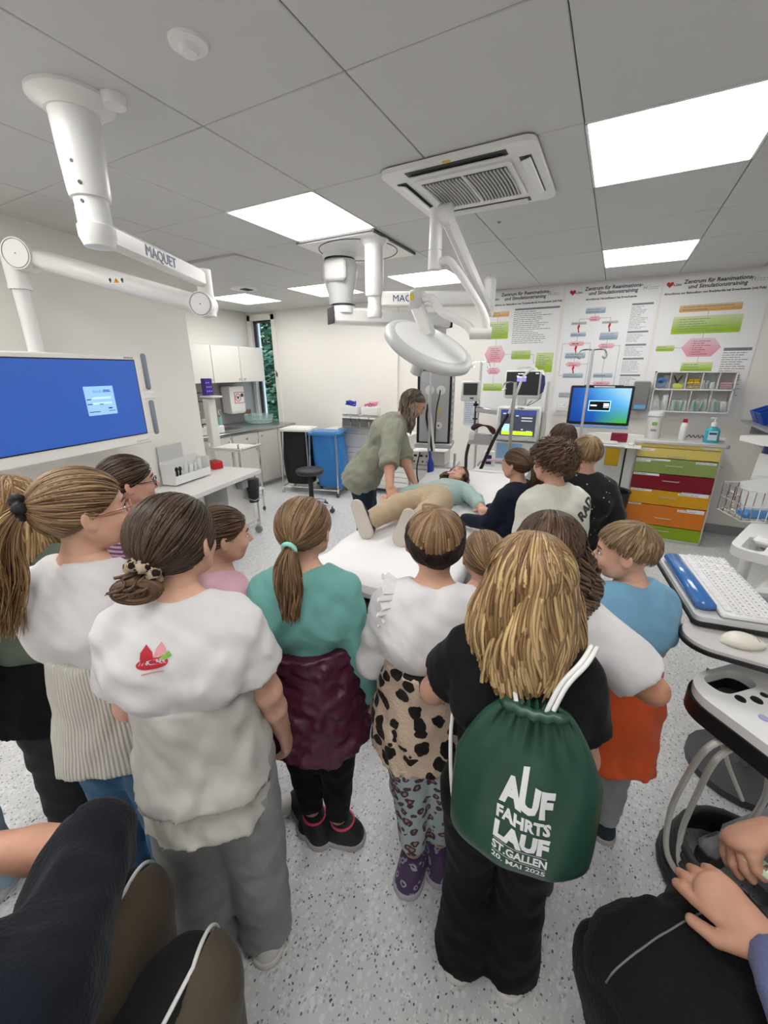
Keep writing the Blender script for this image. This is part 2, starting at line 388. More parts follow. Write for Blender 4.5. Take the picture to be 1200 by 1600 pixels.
q = MB(); q.add(vs, fs, face_m(Vector((-.02, .04, -.385)).lerp(A1, .42)+nrm*.0265, d_, (0, 0, 1))); q.obj('lettering', M_navyprint, arm, 0)
q = MB(); E1 = A1+Vector((0, 0, -.13)); q.cyl(E1+Vector((0, 0, .05)), E1+Vector((0, 0, -.06)), .045, n=20)
dd = (A2-E1); dh = Vector((dd.x, dd.y, 0)).normalized(); nn = Vector((-dh.y, dh.x, 0)); 
if nn.y > 0: nn = -nn
q.cyl(E1-nn*.05+dh*.02, E1+nn*.05+dh*.02, .066, n=28); q.obj('elbow', M_white, arm)
q = MB(); beam(q, E1+dh*.03, A2-dh*.02, .085, .10, .03); q.obj('spring_arm', M_white, arm, 60)
q = MB(); q.cyl(A2-nn*.052, A2+nn*.052, .078, n=28); q.cyl(A2+dh*.06+Vector((0, 0, .03)), A2+dh*.06+Vector((0, 0, -.16)), .052, n=20); beam(q, A2-dh*.0, A2+dh*.09, .09, .12, .03); q.obj('head_joint', M_white, arm)
for c_, r_ in ((E1+dh*.02, .058), (A2, .07)):
    q = MB(); q.tube([c_+nn*.053+dh*(r_*math.cos(t))+Vector((0, 0, r_*math.sin(t))) for t in [2*PI*k/28 for k in range(28)]], .0022, 5, True); q.cyl(c_+nn*.05, c_+nn*.0545, .004, n=8); q.obj('cover_seam', M_mgrey, arm)
q = MB(); bp = A2+dh*.06; q.cyl(bp+Vector((0, 0, -.155)), bp+Vector((0, 0, -.66)), .040, n=20); q.cyl(bp+Vector((0, 0, -.15)), bp+Vector((0, 0, -.17)), .055, n=20); q.obj('drop_tube', M_white, arm)
m_ = face_m(E1.lerp(A2, .48)+nn*.0432, -dh, (0, 0, 1))
q = MB(); q.add(*(lambda b: (b.v, b.f))(MB().box((0, 0, 0), (.095, .034, .001))), m_); q.obj('sticker', M_paper, arm)
q = MB(); q.prism([(-.017, -.013), (.017, -.013), (0, .014)], .001, m_, .0006); q.obj('warning_triangle', mat('warning_amber', (.75, .35, .02), .5), arm)
q = MB(); q.prism([(-.0025, -.007), (.0025, -.007), (.001, .006), (-.001, .006)], .001, m_, .0012)
for sx in (-.033, .033): q.prism(ellipse(.007, .009, 10, sx, .002), .001, m_, .0006); q.prism([(sx-.004, -.012), (sx+.004, -.012), (sx+.002, 0), (sx-.002, 0)], .001, m_, .0006)
tag(q.obj('pictogram', M_ink, arm), kind='stuff')
# -- pendant with service column
pen = root('supply_pendant', (-1.87, 3.10, CZ), 0, 'white ceiling pendant with grey hub, long arm and socket column', 'ceiling pendant')
q = MB(); q.box((0, 0, -.012), (.64, .68, .024), .01); q.obj('cover_plate', M_white, pen)
q = MB(); q.tube([(.29*math.cos(t), .31*math.sin(t), -.0245) for t in [2*PI*k/40 for k in range(40)]], .004, 5, True); q.tube([(.315, -.34, -.012), (.315, .335, -.012)], .010, 6); q.tube([(-.315, -.34, -.012), (.315, -.34, -.012)], .007, 6); q.obj('seam', M_dgrey, pen)
H0 = Vector((-.20, .04, 0))
q = MB(); q.lathe([(.001, -.02), (.14, -.02), (.13, -.045), (.125, -.05), (.001, -.051)], H0, 28); q.obj('flange', M_white, pen)
q = MB(); q.lathe([(.001, -.05), (.12, -.05), (.12, -.062), (.001, -.063)], H0, 28); q.obj('ring', M_black, pen)
q = MB(); q.lathe([(.001, -.375), (.095, -.375), (.095, -.388), (.001, -.389)], H0+Vector((.02, 0, 0)), 24); q.obj('ring', M_black, pen)
q = MB(); q.lathe([(.001, -.062), (.125, -.062), (.145, -.10), (.145, -.16), (.125, -.24), (.105, -.30), (.095, -.376), (.001, -.377)], H0, 28, ax=(1, .85)); q.obj('hub', M_lgrey, pen, 60)
q = MB(); q.box(H0+Vector((.03, -.115, -.15)), (.20, .05, .15), .035, ); q.obj('hub_cover', M_whitem, pen, 60)
LA = H0+Vector((0, 0, -.46)); LB = Vector((.37, .77, -.46)); dh = (LB-LA).normalized()
q = MB(); q.cyl(LA+Vector((.02, 0, .085)), LA+Vector((.02, 0, .02)), .09, n=24); beam(q, LA-dh*.09, LB+dh*.09, .17, .12, .02); q.obj('arm', M_white, pen)
for e, s in ((LA, -1), (LB, 1)): q = MB(); beam(q, e+dh*s*.088, e+dh*s*.095, .174, .124, .02); q.obj('arm_end_seal', M_black, pen)
q = MB(); q.cyl(LB+Vector((0, 0, -.05)), LB+Vector((0, 0, -.20)), .07, n=20); q.cyl(LB+Vector((0, 0, -.20)), LB+Vector((0, 0, -.42)), .11, .15, n=20); q.obj('neck', M_lgrey, pen)
MC = T(LB.x+.0, LB.y, 0) @ RZ(14)
q = MB(MC); q.box((0, 0, -1.215), (.33, .26, .67), .015); q.box((0, 0, -.86), (.30, .24, .05), .02); q.box((0, 0, -1.575), (.36, .30, .05), .012); q.obj('column', mat('column_grey', (.50, .51, .52), .4, .3), pen)
q = MB(MC)
for sx in (-1, 1): q.box((sx*.148, -.131, -1.215), (.022, .008, .66))
q.box((0, -.131, -.885), (.318, .008, .012)); q.box((0, -.131, -1.545), (.318, .008, .012)); q.obj('edge_trim', M_black, pen)
for k in range(10):
    q = MB(MC); q.box((.166, -.10, -.95-.058*k), (.004, .022, .022)); q.obj('port', M_black, pen)
for x, z, r, m in ((-.045, -1.06, .042, M_white), (.06, -1.06, .042, M_white), (.05, -1.24, .026, mat('gold_socket', (.6, .5, .2), .4)), (.05, -1.38, .032, M_white), (-.05, -1.20, .02, M_dgrey)):
    q = MB(MC); q.cyl((x, -.13, z), (x, -.148, z), r, n=18); q.cyl((x, -.148, z), (x, -.152, z), r*.6, n=14); q.obj('socket', m, pen)
q = MB(MC); q.cyl((.05, -.153, -1.38), (.05, -.158, -1.38), .009, n=12); q.obj('red_button', M_red, pen)
q = MB(MC); q.tube(smooth_path([(-.035, -.16, -1.06), (-.035, -.21, -1.10), (-.03, -.19, -1.25), (.0, -.18, -1.45), (.02, -.18, -1.62)]), .012, 8); q.obj('white_hose', M_white, pen)
q = MB(MC); q.tube(smooth_path([(.055, -.16, -1.06), (.055, -.2, -1.10), (.03, -.19, -1.25), (.02, -.18, -1.55)]), .006, 6); q.tube(smooth_path([(-.05, -.16, -1.2), (-.06, -.19, -1.3), (-.02, -.18, -1.5), (.0, -.18, -1.62)]), .012, 6); q.obj('black_hose', M_black, pen)
# -- surgical lamp on its own tube and arms
sl = root('surgical_lamp', (-1.64, 2.93, CZ), 0, 'white disc shaped surgical lamp on jointed ceiling arms', 'surgical lamp')
O_ = Vector((-1.64, 2.93, CZ)); L = lambda x, y, z: Vector((x, y, z))-O_
q = MB(); q.lathe([(.001, -.024), (.105, -.024), (.075, -.05), (.066, -.06), (.066, -.36), (.06, -.375), (.001, -.376)], n=26); q.obj('tube', M_white, sl, 50)
q = MB(); q.lathe([(.001, -.375), (.052, -.375), (.046, -.42), (.052, -.46), (.056, -.50), (.05, -.515), (.001, -.516)], n=26); q.obj('swivel', M_white, sl, 50)
U0 = L(-1.60, 2.95, 2.205); U1 = L(-.90, 3.31, 2.205)
q = MB(); beam(q, U0, U1, .07, .10, .012); q.obj('extension_arm', M_white, sl)
d_ = (U1-U0).normalized(); nrm = Vector((d_.y, -d_.x, 0)); vs, fs = text_mesh('MAQUET', .062, ext=.0004, bold=0)
q = MB(); q.add(vs, fs, face_m(U0.lerp(U1, .27)+nrm*.0355, d_, (0, 0, 1))); q.obj('lettering', M_navyprint, sl, 0)
q = MB(); q.box(U1+Vector((0, 0, .02)), (.075, .09, .24), .02); q.obj('arm_post', M_white, sl)
S0 = U1+Vector((0, 0, -.08)); S1 = L(-.92, 2.42, 2.49)
q = MB(); m_ = beam(q, S0, S1, .055, .075, .015); q.cyl(S1+Vector((-.03, 0, 0)), S1+Vector((.03, 0, 0)), .05, n=24); q.cyl(S0+Vector((-.03, 0, 0)), S0+Vector((.03, 0, 0)), .042, n=20); q.obj('spring_arm', M_white, sl)
D0 = L(-.965, 2.40, 2.52)
q = MB(); q.cyl(D0, D0+Vector((0, 0, -.19)), .032, .036, n=20); q.cyl(D0+Vector((0, 0, -.195)), D0+Vector((0, 0, -.285)), .036, n=20); q.cyl(D0+Vector((0, 0, -.19)), D0+Vector((0, 0, -.196)), .031, n=20); q.cyl(D0+Vector((.05, 0, -.03)), D0+Vector((-.0, 0, -.03)), .03, n=16); q.obj('drop_tube', M_white, sl)
J = L(-.665, 2.40, 1.905); Yk = L(-1.075, 2.42, 2.10)
q = MB(); q.tube(smooth_path([D0+Vector((.0, 0, -.255)), D0+Vector((.07, 0, -.245)), D0+Vector((.13, 0, -.30)), J+Vector((-.045, 0, .15)), J+Vector((.0, 0, .07)), J+Vector((.01, 0, 0))], 7), .020, 12); q.obj('curved_tube', M_white, sl)
q = MB(); q.cyl(J+Vector((-.075, -.02, .0)), J+Vector((.035, .01, 0)), .030, n=20); q.obj('joint', M_white, sl)
q = MB(); q.tube(smooth_path([J+Vector((-.06, -.015, 0)), J+Vector((-.11, 0, .05)), J+Vector((-.25, .01, .12)), Yk+Vector((.09, 0, -.0)), Yk], 7), .023, 12); q.obj('fork_bar', M_white, sl)
q = MB(); q.box(Yk+Vector((0, 0, 0)), (.075, .085, .10), .012, ); q.obj('fork_head', M_lgrey, sl)
q = MB(); q.box(Yk+Vector((-.015, -.045, .01)), (.02, .004, .035)); q.obj('sticker', M_yellow, sl)
up = Vector((.5, -.2, .84)).normalized(); mj = Vector((.46, 0, -.27)); md = face_m(L(-.99, 2.42, 1.855), mj, up.cross(mj))
q = MB(); q.lathe([(.001, .045), (.10, .042), (.20, .03), (.255, .012), (.262, 0)], n=44, M=md); q.obj('lamp_top', M_white, sl, 60)
q = MB(); q.lathe([(.235, .022), (.262, .014), (.276, -.004), (.272, -.03), (.25, -.045), (.001, -.046)], n=44, M=md); q.obj('lamp_rim', M_lgrey, sl, 60)
q = MB(); q.lathe([(.001, -.046), (.225, -.046), (.22, -.052), (.001, -.053)], n=40, M=md); q.obj('lamp_glass', M_white, sl)
q = MB(); q.cyl((-.02, .02, -.05), (-.02, .02, -.20), .042, .036, n=20, M=md); q.obj('handle', M_lgrey, sl)
q = MB(); beam(q, Yk+Vector((.0, 0, -.03)), L(-.99, 2.42, 1.90), .06, .075, .012); q.obj('yoke', M_white, sl)
# ---------------------------------------------------------------- posters on the back wall
def grad_mat(name, top, bot):
    m = mat(name, bot, .35); t = m.node_tree; N, L, b = nodes(m)
    tc = t.nodes.new('ShaderNodeTexCoord'); sp = t.nodes.new('ShaderNodeSeparateXYZ'); r = ramp(t, [(.25, bot), (.9, top)])
    L.new(tc.outputs['Generated'], sp.inputs[0]); L.new(sp.outputs['Z'], r.inputs[0]); L.new(r.outputs[0], b.inputs['Base Color']); return m
PM = {'orange': grad_mat('print_orange', (.72, .58, .36), (.70, .38, .10)), 'green': grad_mat('print_green', (.62, .72, .38), (.33, .52, .03)),
      'hexa': grad_mat('print_pink', (.80, .58, .62), (.78, .36, .44)), 'blue': grad_mat('print_blue', (.55, .64, .72), (.28, .40, .52)), 'grey': grad_mat('print_greybox', (.6, .6, .62), (.45, .46, .48)),
      'bar': M_inkg, 'heart': mat('print_red', (.55, .01, .03), .4)}
rdp = random.Random(3)
def lines(q, x0, x1, z0, z1, n, y, th=.38, full=.95, bul=False):
    for k in range(n):
        z = z1-(k+.5)*(z1-z0)/n; h = (z1-z0)/n*th; xe = x0+(x1-x0)*rdp.uniform(.45, full); x = x0+(.02 if bul else 0)
        while x < xe:
            w_ = rdp.uniform(.015, .06); w_ = min(w_, xe-x)
            if w_ > .004: q.add([(x, y, z-h/2), (x+w_, y, z-h/2), (x+w_, y, z+h/2), (x, y, z+h/2)], [(0, 1, 2, 3)])
            x += w_+.006
        if bul: q.add([(x0+.004, y, z-h/2), (x0+.010, y, z-h/2), (x0+.010, y, z+h/2), (x0+.004, y, z+h/2)], [(0, 1, 2, 3)])
def facing(x, z, y): return face_m(Vector((x, y, z)), (1, 0, 0), (0, 0, 1))
def poster(x0, x1, z0, z1, label, title, sub, subc, H_, heart, items, links, mans=()):
    r_ = root('poster', ((x0+x1)/2, BY-.003, z0), 0, label, 'poster', 'training posters on the back wall'); ox, oz = (x0+x1)/2, z0; F_ = -.0035
    q = MB(); q.box((0, -.002, (z1-z0)/2), (x1-x0, .003, z1-z0)); q.obj('sheet', M_paper, r_)
    loc = lambda x, z: (x-ox, z-oz)
    cx, cz = loc(*title); vs, fs = text_mesh('Zentrum für Reanimations-\nund Simulationstraining', .049, ext=.0003, bold=.0012, shear=.08, line=.92)
    q = MB(); q.add(vs, fs, facing(cx, cz, F_-.0004)); q.obj('title_lettering', M_ink, r_, 0)
    cx, cz = loc(*subc); vs, fs = text_mesh(sub, .027, ext=.0003, bold=.0009); q = MB(); q.add(vs, fs, facing(cx, cz, F_-.0004)); q.obj('subtitle_lettering', M_ink, r_, 0)
    if H_:
        cx, cz = loc(*H_); vs, fs = text_mesh('H', .046, ext=.0003); q = MB(); q.add(vs, fs, facing(cx, cz, F_-.0004)); q.box((cx+.03, F_, cz), (.002, .001, .05)); tag(q.obj('emblem', M_inkg, r_, 0), kind='stuff')
        q = MB(); s_ = -1 if H_[2:] else 1; a0 = cx+.04; lines(q, a0, min(a0+.13, x1-ox-.005), cz-.02, cz+.012, 2, F_-.0004, .22); tag(q.obj('fine_print', M_inkg, r_, 0), kind='stuff')
    if heart:
        cx, cz = loc(*heart); q = MB(); pts = []
        for k in range(28):
            t = 2*PI*k/28; pts.append((.0019*16*math.sin(t)**3, .0019*(13*math.cos(t)-5*math.cos(2*t)-2*math.cos(3*t)-math.cos(4*t))))
        q.prism(pts, .001, facing(cx, cz, F_)); q.obj('heart_emblem', PM['heart'], r_, 0)
        vs, fs = text_mesh('A.ZISG', .024, align='LEFT', ext=.0003, bold=.0008); q = MB(); q.add(vs, fs, facing(cx+.026, cz-.008, F_-.0004)); q.obj('emblem_lettering', M_ink, r_, 0)
    for it in items:
        k, a, b_, c_, d_ = it[:5]; w_, h_ = b_-a, d_-c_; cx, cz = loc((a+b_)/2, (c_+d_)/2)
        q = MB()
        if k == 'col':
            lines(q, a-ox, b_-ox, c_-oz, d_-.03-oz, max(3, int((d_-c_)/.017)), F_-.0004, .26); tag(q.obj('fine_print', M_inkg, r_, 0), kind='stuff')
            q = MB(); q.box((cx, F_, d_-.012-oz), (w_, .001, .018)); q.obj('heading_bar', M_inkg, r_)
        elif k == 'text':
            lines(q, a-ox, b_-ox, c_-oz, d_-oz, max(3, int((d_-c_)/.021)), F_-.0004, .3); tag(q.obj('fine_print', M_inkg, r_, 0), kind='stuff')
        elif k == 'bar':
            q.box((cx, F_, cz), (w_, .001, h_)); q.obj('heading_bar', M_inkg, r_)
        else:
            if k == 'hexa': s_ = min(h_*.5, w_*.2); poly = [(w_/2, 0), (w_/2-s_, h_/2), (-w_/2+s_, h_/2), (-w_/2, 0), (-w_/2+s_, -h_/2), (w_/2-s_, -h_/2)]
            else: poly = rrect(w_, h_, min(.012, h_*.2), 3)
            q.prism(poly, .001, facing(cx, cz, F_)); q.obj('flow_box', PM[k], r_)
            n = max(1, int(h_/.024)); q = MB(); m_ = .22 if k == 'hexa' else .06
            lines(q, cx-w_*(.5-m_), cx+w_*(.5-m_), cz-h_*.42, cz+h_*.40, n, F_-.0018, .24, bul=n > 3); tag(q.obj('fine_print', M_inkg if k != 'hexa' else mat('print_darkred', (.28, .06, .09), .5), r_, 0), kind='stuff')
    for ln in links:
        q = MB()
        for (xa, za), (xb, zb) in zip(ln[:-1], ln[1:]):
            q.box(((xa+xb)/2-ox, F_-.0006, (za+zb)/2-oz), (abs(xb-xa)+.003, .0008, abs(zb-za)+.003))
        tag(q.obj('connector', M_inkg, r_, 0), kind='stuff')
    for (x, z) in mans:
        q = MB(); q.prism([(-.006, .04), (.008, .045), (.012, .02), (.004, 0), (.014, -.04), (.004, -.045), (-.006, -.01), (-.014, .01)], .001, facing(x-ox, z-oz, F_)); q.obj('figure_symbol', PM['heart'], r_)
    return r_
P = poster
P(-1.50, -.66, 1.20, 2.575, 'left poster, partly hidden behind lamp arms and the patient monitor', (-1.07, 2.522), 'Algorithmus zur Behandlung von Tachykardie bei Erwachsenen (mit Puls)', (-1.06, 2.44), (-.80, 2.517), (-1.46, 2.51),
  [('orange', -1.437, -1.232, 2.312, 2.371), ('green', -1.484, -1.225, 2.067, 2.258), ('hexa', -1.494, -1.237, 1.799, 1.989), ('hexa', -1.455, -1.278, 1.662, 1.743), ('green', -1.484, -1.244, 1.462, 1.556), ('green', -1.165, -.939, 1.833, 1.933), ('green', -.874, -.683, 1.684, 1.902), ('bar', -1.166, -.676, 2.369, 2.388), ('text', -1.175, -.685, 2.003, 2.361)],
  [[(-1.36, 2.312), (-1.36, 2.258)], [(-1.36, 2.067), (-1.36, 1.989)], [(-1.237, 1.89), (-1.165, 1.89)], [(-.939, 1.88), (-.90, 1.88), (-.90, 1.79), (-.874, 1.79)], [(-1.36, 1.799), (-1.36, 1.743)], [(-1.36, 1.662), (-1.36, 1.556)]])
P(-.63, .262, 1.20, 2.575, 'middle poster with blue and pink flow chart behind the desktop screen', (-.17, 2.51), 'Algorithmus Herzstillstand bei Erwachsenen', (-.18, 2.43), (.125, 2.50), (-.56, 2.51),
  [('blue', -.405, -.210, 2.288, 2.348), ('hexa', -.370, -.242, 2.212, 2.263), ('grey', -.535, -.381, 2.184, 2.212), ('grey', -.229, -.072, 2.181, 2.207), ('blue', -.530, -.371, 2.061, 2.105), ('blue', -.233, -.054, 2.017, 2.095), ('hexa', -.539, -.369, 1.965, 2.012), ('hexa', -.234, -.065, 1.931, 1.984), ('blue', -.559, -.348, 1.831, 1.895), ('hexa', -.544, -.374, 1.745, 1.796), ('blue', -.557, -.342, 1.621, 1.674), ('blue', -.238, -.044, 1.626, 1.673), ('hexa', -.232, -.053, 1.547, 1.585), ('grey', -.575, -.40, 1.40, 1.46), ('hexa', -.22, -.06, 1.44, 1.49),
   ('col', .03, .223, 2.109, 2.365), ('col', .03, .22, 1.985, 2.099), ('col', .03, .223, 1.844, 1.971), ('col', .03, .224, 1.677, 1.832), ('col', .03, .22, 1.50, 1.662)],
  [[(-.306, 2.288), (-.306, 2.263)], [(-.37, 2.24), (-.455, 2.24), (-.455, 2.212)], [(-.242, 2.24), (-.15, 2.24), (-.15, 2.207)], [(-.455, 2.184), (-.455, 2.105)], [(-.15, 2.18), (-.15, 2.095)], [(-.455, 2.061), (-.455, 2.012)], [(-.15, 2.017), (-.15, 1.984)], [(-.455, 1.965), (-.455, 1.895)], [(-.455, 1.831), (-.455, 1.796)], [(-.455, 1.745), (-.455, 1.674)], [(-.15, 1.931), (-.15, 1.673)], [(-.369, 1.99), (-.31, 1.99), (-.31, 1.45)], [(-.539, 1.99), (-.60, 1.99), (-.60, 1.645), (-.557, 1.645)], [(-.065, 1.957), (-.02, 1.957), (-.02, 1.50)], [(-.374, 1.77), (-.31, 1.77)], [(-.14, 1.626), (-.14, 1.585)]],
  [(-.455, 2.143), (-.15, 2.143), (-.455, 1.926), (-.455, 1.711)])
P(.285, 1.135, 1.20, 2.575, 'right poster with orange, green and pink boxes above the shelf organizer', (.72, 2.50), 'Algorithmus zur Behandlung von Bradykardie bei Erwachsenen (mit Puls)', (.70, 2.425), (.99, 2.502), (.335, 2.51),
  [('orange', .455, .956, 2.25, 2.315), ('green', .421, .982, 2.048, 2.210), ('hexa', .537, .866, 1.830, 2.004), ('green', .319, .479, 1.888, 1.945), ('green', .569, .832, 1.685, 1.778), ('bar', .893, 1.113, 1.880, 1.908), ('text', .893, 1.111, 1.45, 1.872)],
  [[(.70, 2.25), (.70, 2.21)], [(.70, 2.048), (.70, 2.004)], [(.479, 1.917), (.537, 1.917)], [(.70, 1.83), (.70, 1.778)]])

# ---------------------------------------------------------------- coloured drawer cabinet
dc = root('drawer_cabinet', (.637, 4.92, 0), 0, 'white cabinet with yellow, green, red and orange drawers', 'cabinet')
q = MB(); D_ = .50
for sx in (-1, 1): q.box((sx*.350, D_/2+.012, .52), (.018, D_, .98))
q.box((0, D_/2+.012, .025), (.70, D_, .05)); q.box((0, D_+.0, .52), (.70, .02, .98)); q.obj('carcass', M_alu, dc)
q = MB(); q.box((.0, .24, 1.025), (.76, .53, .032), .006); q.obj('worktop', mat('worktop_grey', (.62, .60, .58), .4), dc)
q = MB(); q.box((.375, -.02, 1.022), (.03, .03, .04), .01); q.obj('corner_bumper', M_mgrey, dc)
q = MB(); q.box((0, .03, .02), (.66, .03, .04)); q.obj('plinth', M_dgrey, dc)
yl = mat('drawer_light_yellow', (.74, .60, .16), .35)
dr = [(.872, .972, yl, (.634, .897)), (.714, .868, mat('drawer_sage_green', (.27, .36, .10), .35), (.634, .805)), (.548, .710, mat('drawer_dark_red', (.21, .004, .014), .35), (.630, .650)), (.388, .544, mat('drawer_amber', (.70, .36, .008), .35), (.632, .481)), (.170, .384, mat('drawer_orange', (.72, .20, .015), .35), (.633, .259)), (.035, .166, mat('drawer_lime', (.27, .40, .008), .35), (.634, .125))]
q = MB(); q.box((0, .0, .992), (.685, .022, .034), .002); q.obj('top_rail', yl, dc)
q = MB(); vs, fs = text_mesh('•  ▬▬', .02); q.box((.25, -.0115, .992), (.12, .001, .018)); q.obj('rail_label', mat('label_offwhite', (.75, .74, .62), .5), dc)
lab = {0: [(.306, .447, .950, .022)], 1: [(.300, .593, .853, .018), (.300, .43, .835, .02), (.801, .966, .848, .020)], 2: [(.301, .527, .700, .022)], 3: [(.306, .489, .533, .022), (.718, .966, .522, .022), (.745, .966, .540, .014)], 4: [(.307, .424, .380, .016), (.744, .965, .352, .022), (.82, .965, .371, .016)], 5: [(.30, .42, .158, .014)]}
for k, (z0, z1, m, hd) in enumerate(dr):
    q = MB(); q.box((0, .0, (z0+z1)/2), (.685, .022, z1-z0-.004), .002); d_ = q.obj('drawer', m, dc)
    hx, hz = hd[0]-.637, hd[1]
    q = MB(); q.tube([(hx-.07, -.011, hz), (hx-.07, -.04, hz), (hx+.07, -.04, hz), (hx+.07, -.011, hz)], .005, 8); q.obj('handle', M_steel, d_)
    for (a, b_, z, h) in lab[k]:
        q = MB(); q.box(((a+b_)/2-.637, -.0117, z), (b_-a, .001, h)); q.obj('label', M_paper, d_)
        q = MB(); lines(q, a+.008-.637, b_-.008-.637, z-h*.4, z+h*.4, 1, -.0125, .3, 1.); tag(q.obj('fine_print', M_inkg, d_, 0), kind='stuff')
q = MB(); q.tube([(.365, .05, .80), (.40, .05, .80), (.40, .30, .80), (.365, .30, .80)], .006, 6); q.obj('side_rail', M_steel, dc)
# things on the cabinet
def bottle(name, x, y, z, prof, m, label, cat, extra=()):
    r_ = root(name, (x, y, z), 0, label, cat); q = MB(); q.lathe(prof, n=20); q.obj('body', m, r_)
    for n_, pr, mm in extra:
        q = MB(); q.lathe(pr, n=16); q.obj(n_, mm, r_)
    return r_
TZ = 1.041
wt = bottle('wipes_tub', .41, 5.10, TZ, [(.001, 0), (.062, 0), (.066, .01), (.066, .215), (.06, .22), (.001, .221)], M_white, 'white wipes tub with green and pink print on the cabinet', 'tub', [('lid', [(.001, .221), (.072, .221), (.072, .25), (.066, .265), (.001, .266)], M_white)])
q = MB(); q.box((0, -.066, .15), (.045, .004, .03), .001); q.obj('green_print', mat('print_leafgreen', (.2, .42, .06), .4), wt)
q = MB(); q.box((0, -.066, .085), (.05, .004, .02), .001); q.obj('pink_print', mat('print_rosegrey', (.38, .3, .32), .4), wt)
b2 = bottle('white_bottle', .665, 5.08, TZ, [(.001, 0), (.03, 0), (.033, .01), (.033, .13), (.026, .16), (.018, .17), (.001, .171)], M_white, 'slim white bottle with red cap on the cabinet', 'bottle', [('cap', [(.001, .171), (.021, .171), (.019, .205), (.001, .206)], mat('cap_crimson', (.45, .01, .05), .4))])
sb = root('soap_bottle', (.885, 4.99, TZ), 0, 'turquoise disinfectant pump bottle at the right of the cabinet top', 'bottle')
q = MB(); q.lathe([(.001, 0), (.056, 0), (.06, .008), (.06, .11), (.05, .135), (.022, .15), (.022, .16), (.001, .161)], n=24, ax=(1, .62)); q.obj('body', mat('turquoise_liquid', (.05, .42, .50), .15), sb, 60)
q = MB(); q.box((0, -.0385, .07), (.07, .003, .085), .001); q.obj('label', mat('label_paleblue', (.62, .78, .86), .4), sb)
q = MB(); q.box((0, -.0405, .09), (.06, .001, .02)); q.obj('label_band', mat('label_darkblue', (.02, .06, .25), .4), sb)
q = MB(); q.lathe([(.001, .155), (.026, .155), (.022, .19), (.008, .195), (.008, .225), (.001, .226)], n=14); q.box((-.015, 0, .23), (.05, .016, .014), .004); q.obj('pump', M_white, sb)
wr_ = root('wire_rack', (.775, 5.26, TZ), 0, 'low black wavy wire rack lying behind the bottles', 'rack')
q = MB(); q.tube([(-.11+.22*k/40, -.0, .018+.014*math.sin(k*PI/3.3)) for k in range(41)], .004, 6); q.obj('spiral', M_black, wr_)
q = MB(); q.box((0, .02, .002), (.24, .05, .004)); q.obj('tray', M_lgrey, wr_)
kn = root('door_stop', (.965, 5.10, TZ), 0, 'small white plug with black end beside the turquoise bottle', 'plug'); q = MB(); q.cyl((.0, 0, .022), (.05, 0, .022), .02, n=14); q.obj('body', M_white, kn); q = MB(); q.cyl((-.02, 0, .022), (.0, 0, .022), .022, n=14); q.obj('end', M_black, kn)
# -- wall organizer with nine clear bins
og = root('shelf_organizer', (.69, BY, 1.29), 0, 'white wall organizer with nine compartments of medical supplies', 'organizer')
q = MB(); W2, HH, DP = .665, .40, .17
q.box((0, -.008, HH/2), (W2, .012, HH))
for z in (.006, .225, HH-.006): q.box((0, -DP/2, z), (W2, DP, .012))
for sx in (-1, 1): q.box((sx*(W2/2-.004), -DP/2, HH/2), (.008, DP, HH))
q.obj('frame', M_whitem, og)
tops = [(-W2/2+W2*k/5) for k in range(1, 5)]; bots = [(-W2/2+W2*k/4) for k in range(1, 4)]
for x in tops: q = MB(); q.box((x, -DP/2, .312), (.006, DP-.01, .165)); q.obj('divider', M_whitem, og)
for x in bots: q = MB(); q.box((x, -DP/2, .115), (.006, DP-.01, .205)); q.obj('divider', M_whitem, og)
for k in range(5): q = MB(); q.box((-W2/2+W2*(k+.5)/5, -DP+.004, .262), (W2/5-.012, .003, .058)); q.obj('bin_front', M_glassy, og)
for k in range(4): q = MB(); q.box((-W2/2+W2*(k+.5)/4, -DP+.004, .067), (W2/4-.012, .003, .10)); q.obj('bin_front', M_glassy, og)
ogw = lambda x, y, z: (.69+x, BY+y, 1.29+z)
rp = random.Random(11)
def packet(name, p, size, rot, m, label, cat, group=None):
    q = MB(); w_, h_ = size
    q.grid(lambda u, v: ((u-.5)*w_, .006*math.sin(u*9+v*5)*.7, v*h_), 6, 6); q.grid(lambda u, v: ((u-.5)*w_, -.010*math.sin(PI*u)*math.sin(PI*v)-.002, v*h_), 6, 6)
    o = tag(q.obj(name, m, None, 180), label, cat, group); o.location = p; o.rotation_euler = rot; return o
M_pack = mat('sterile_wrap', (.70, .74, .73), .25, bump=.6, bscale=40); M_mint = mat('mint_plastic', (.10, .42, .33), .4)
def fill(cx, z, w_, n, m, h, lab, grp, base=.0):
    for k in range(n):
        x = cx+(k-(n-1)/2)*w_/n*.85; packet('supply_packet', ogw(x, -.12+.075*(k % 3)/2, z), (w_/n*1.25, h*rp.uniform(.8, 1.05)), (R(rp.uniform(-12, 6)), R(rp.uniform(-9, 9)), R(rp.uniform(-20, 20))), m, lab+(', leftmost there', ', second from left there', ', third from left there', ', fourth from left there', ', fifth from left there')[k], 'packet', grp)
s5, s4 = W2/5, W2/4; bx5 = lambda k: -W2/2+s5*(k+.5); bx4 = lambda k: -W2/2+s4*(k+.5)
q = MB(); q.tube([(.036*math.cos(t), 0, .036*math.sin(t)) for t in [2*PI*k/20 for k in range(20)]], .02, 10, True); o = tag(q.obj('tape_roll', mat('tape_blue', (.06, .17, .42), .5)), 'round blue tape roll in the upper left compartment', 'tape'); o.location = ogw(bx5(0)-.012, -.13, .285)
packet('supply_packet', ogw(bx5(0)+.03, -.06, .231), (.07, .13), (0, R(8), 0), M_pack, 'clear packet behind the blue tape roll in the organizer', 'packet')
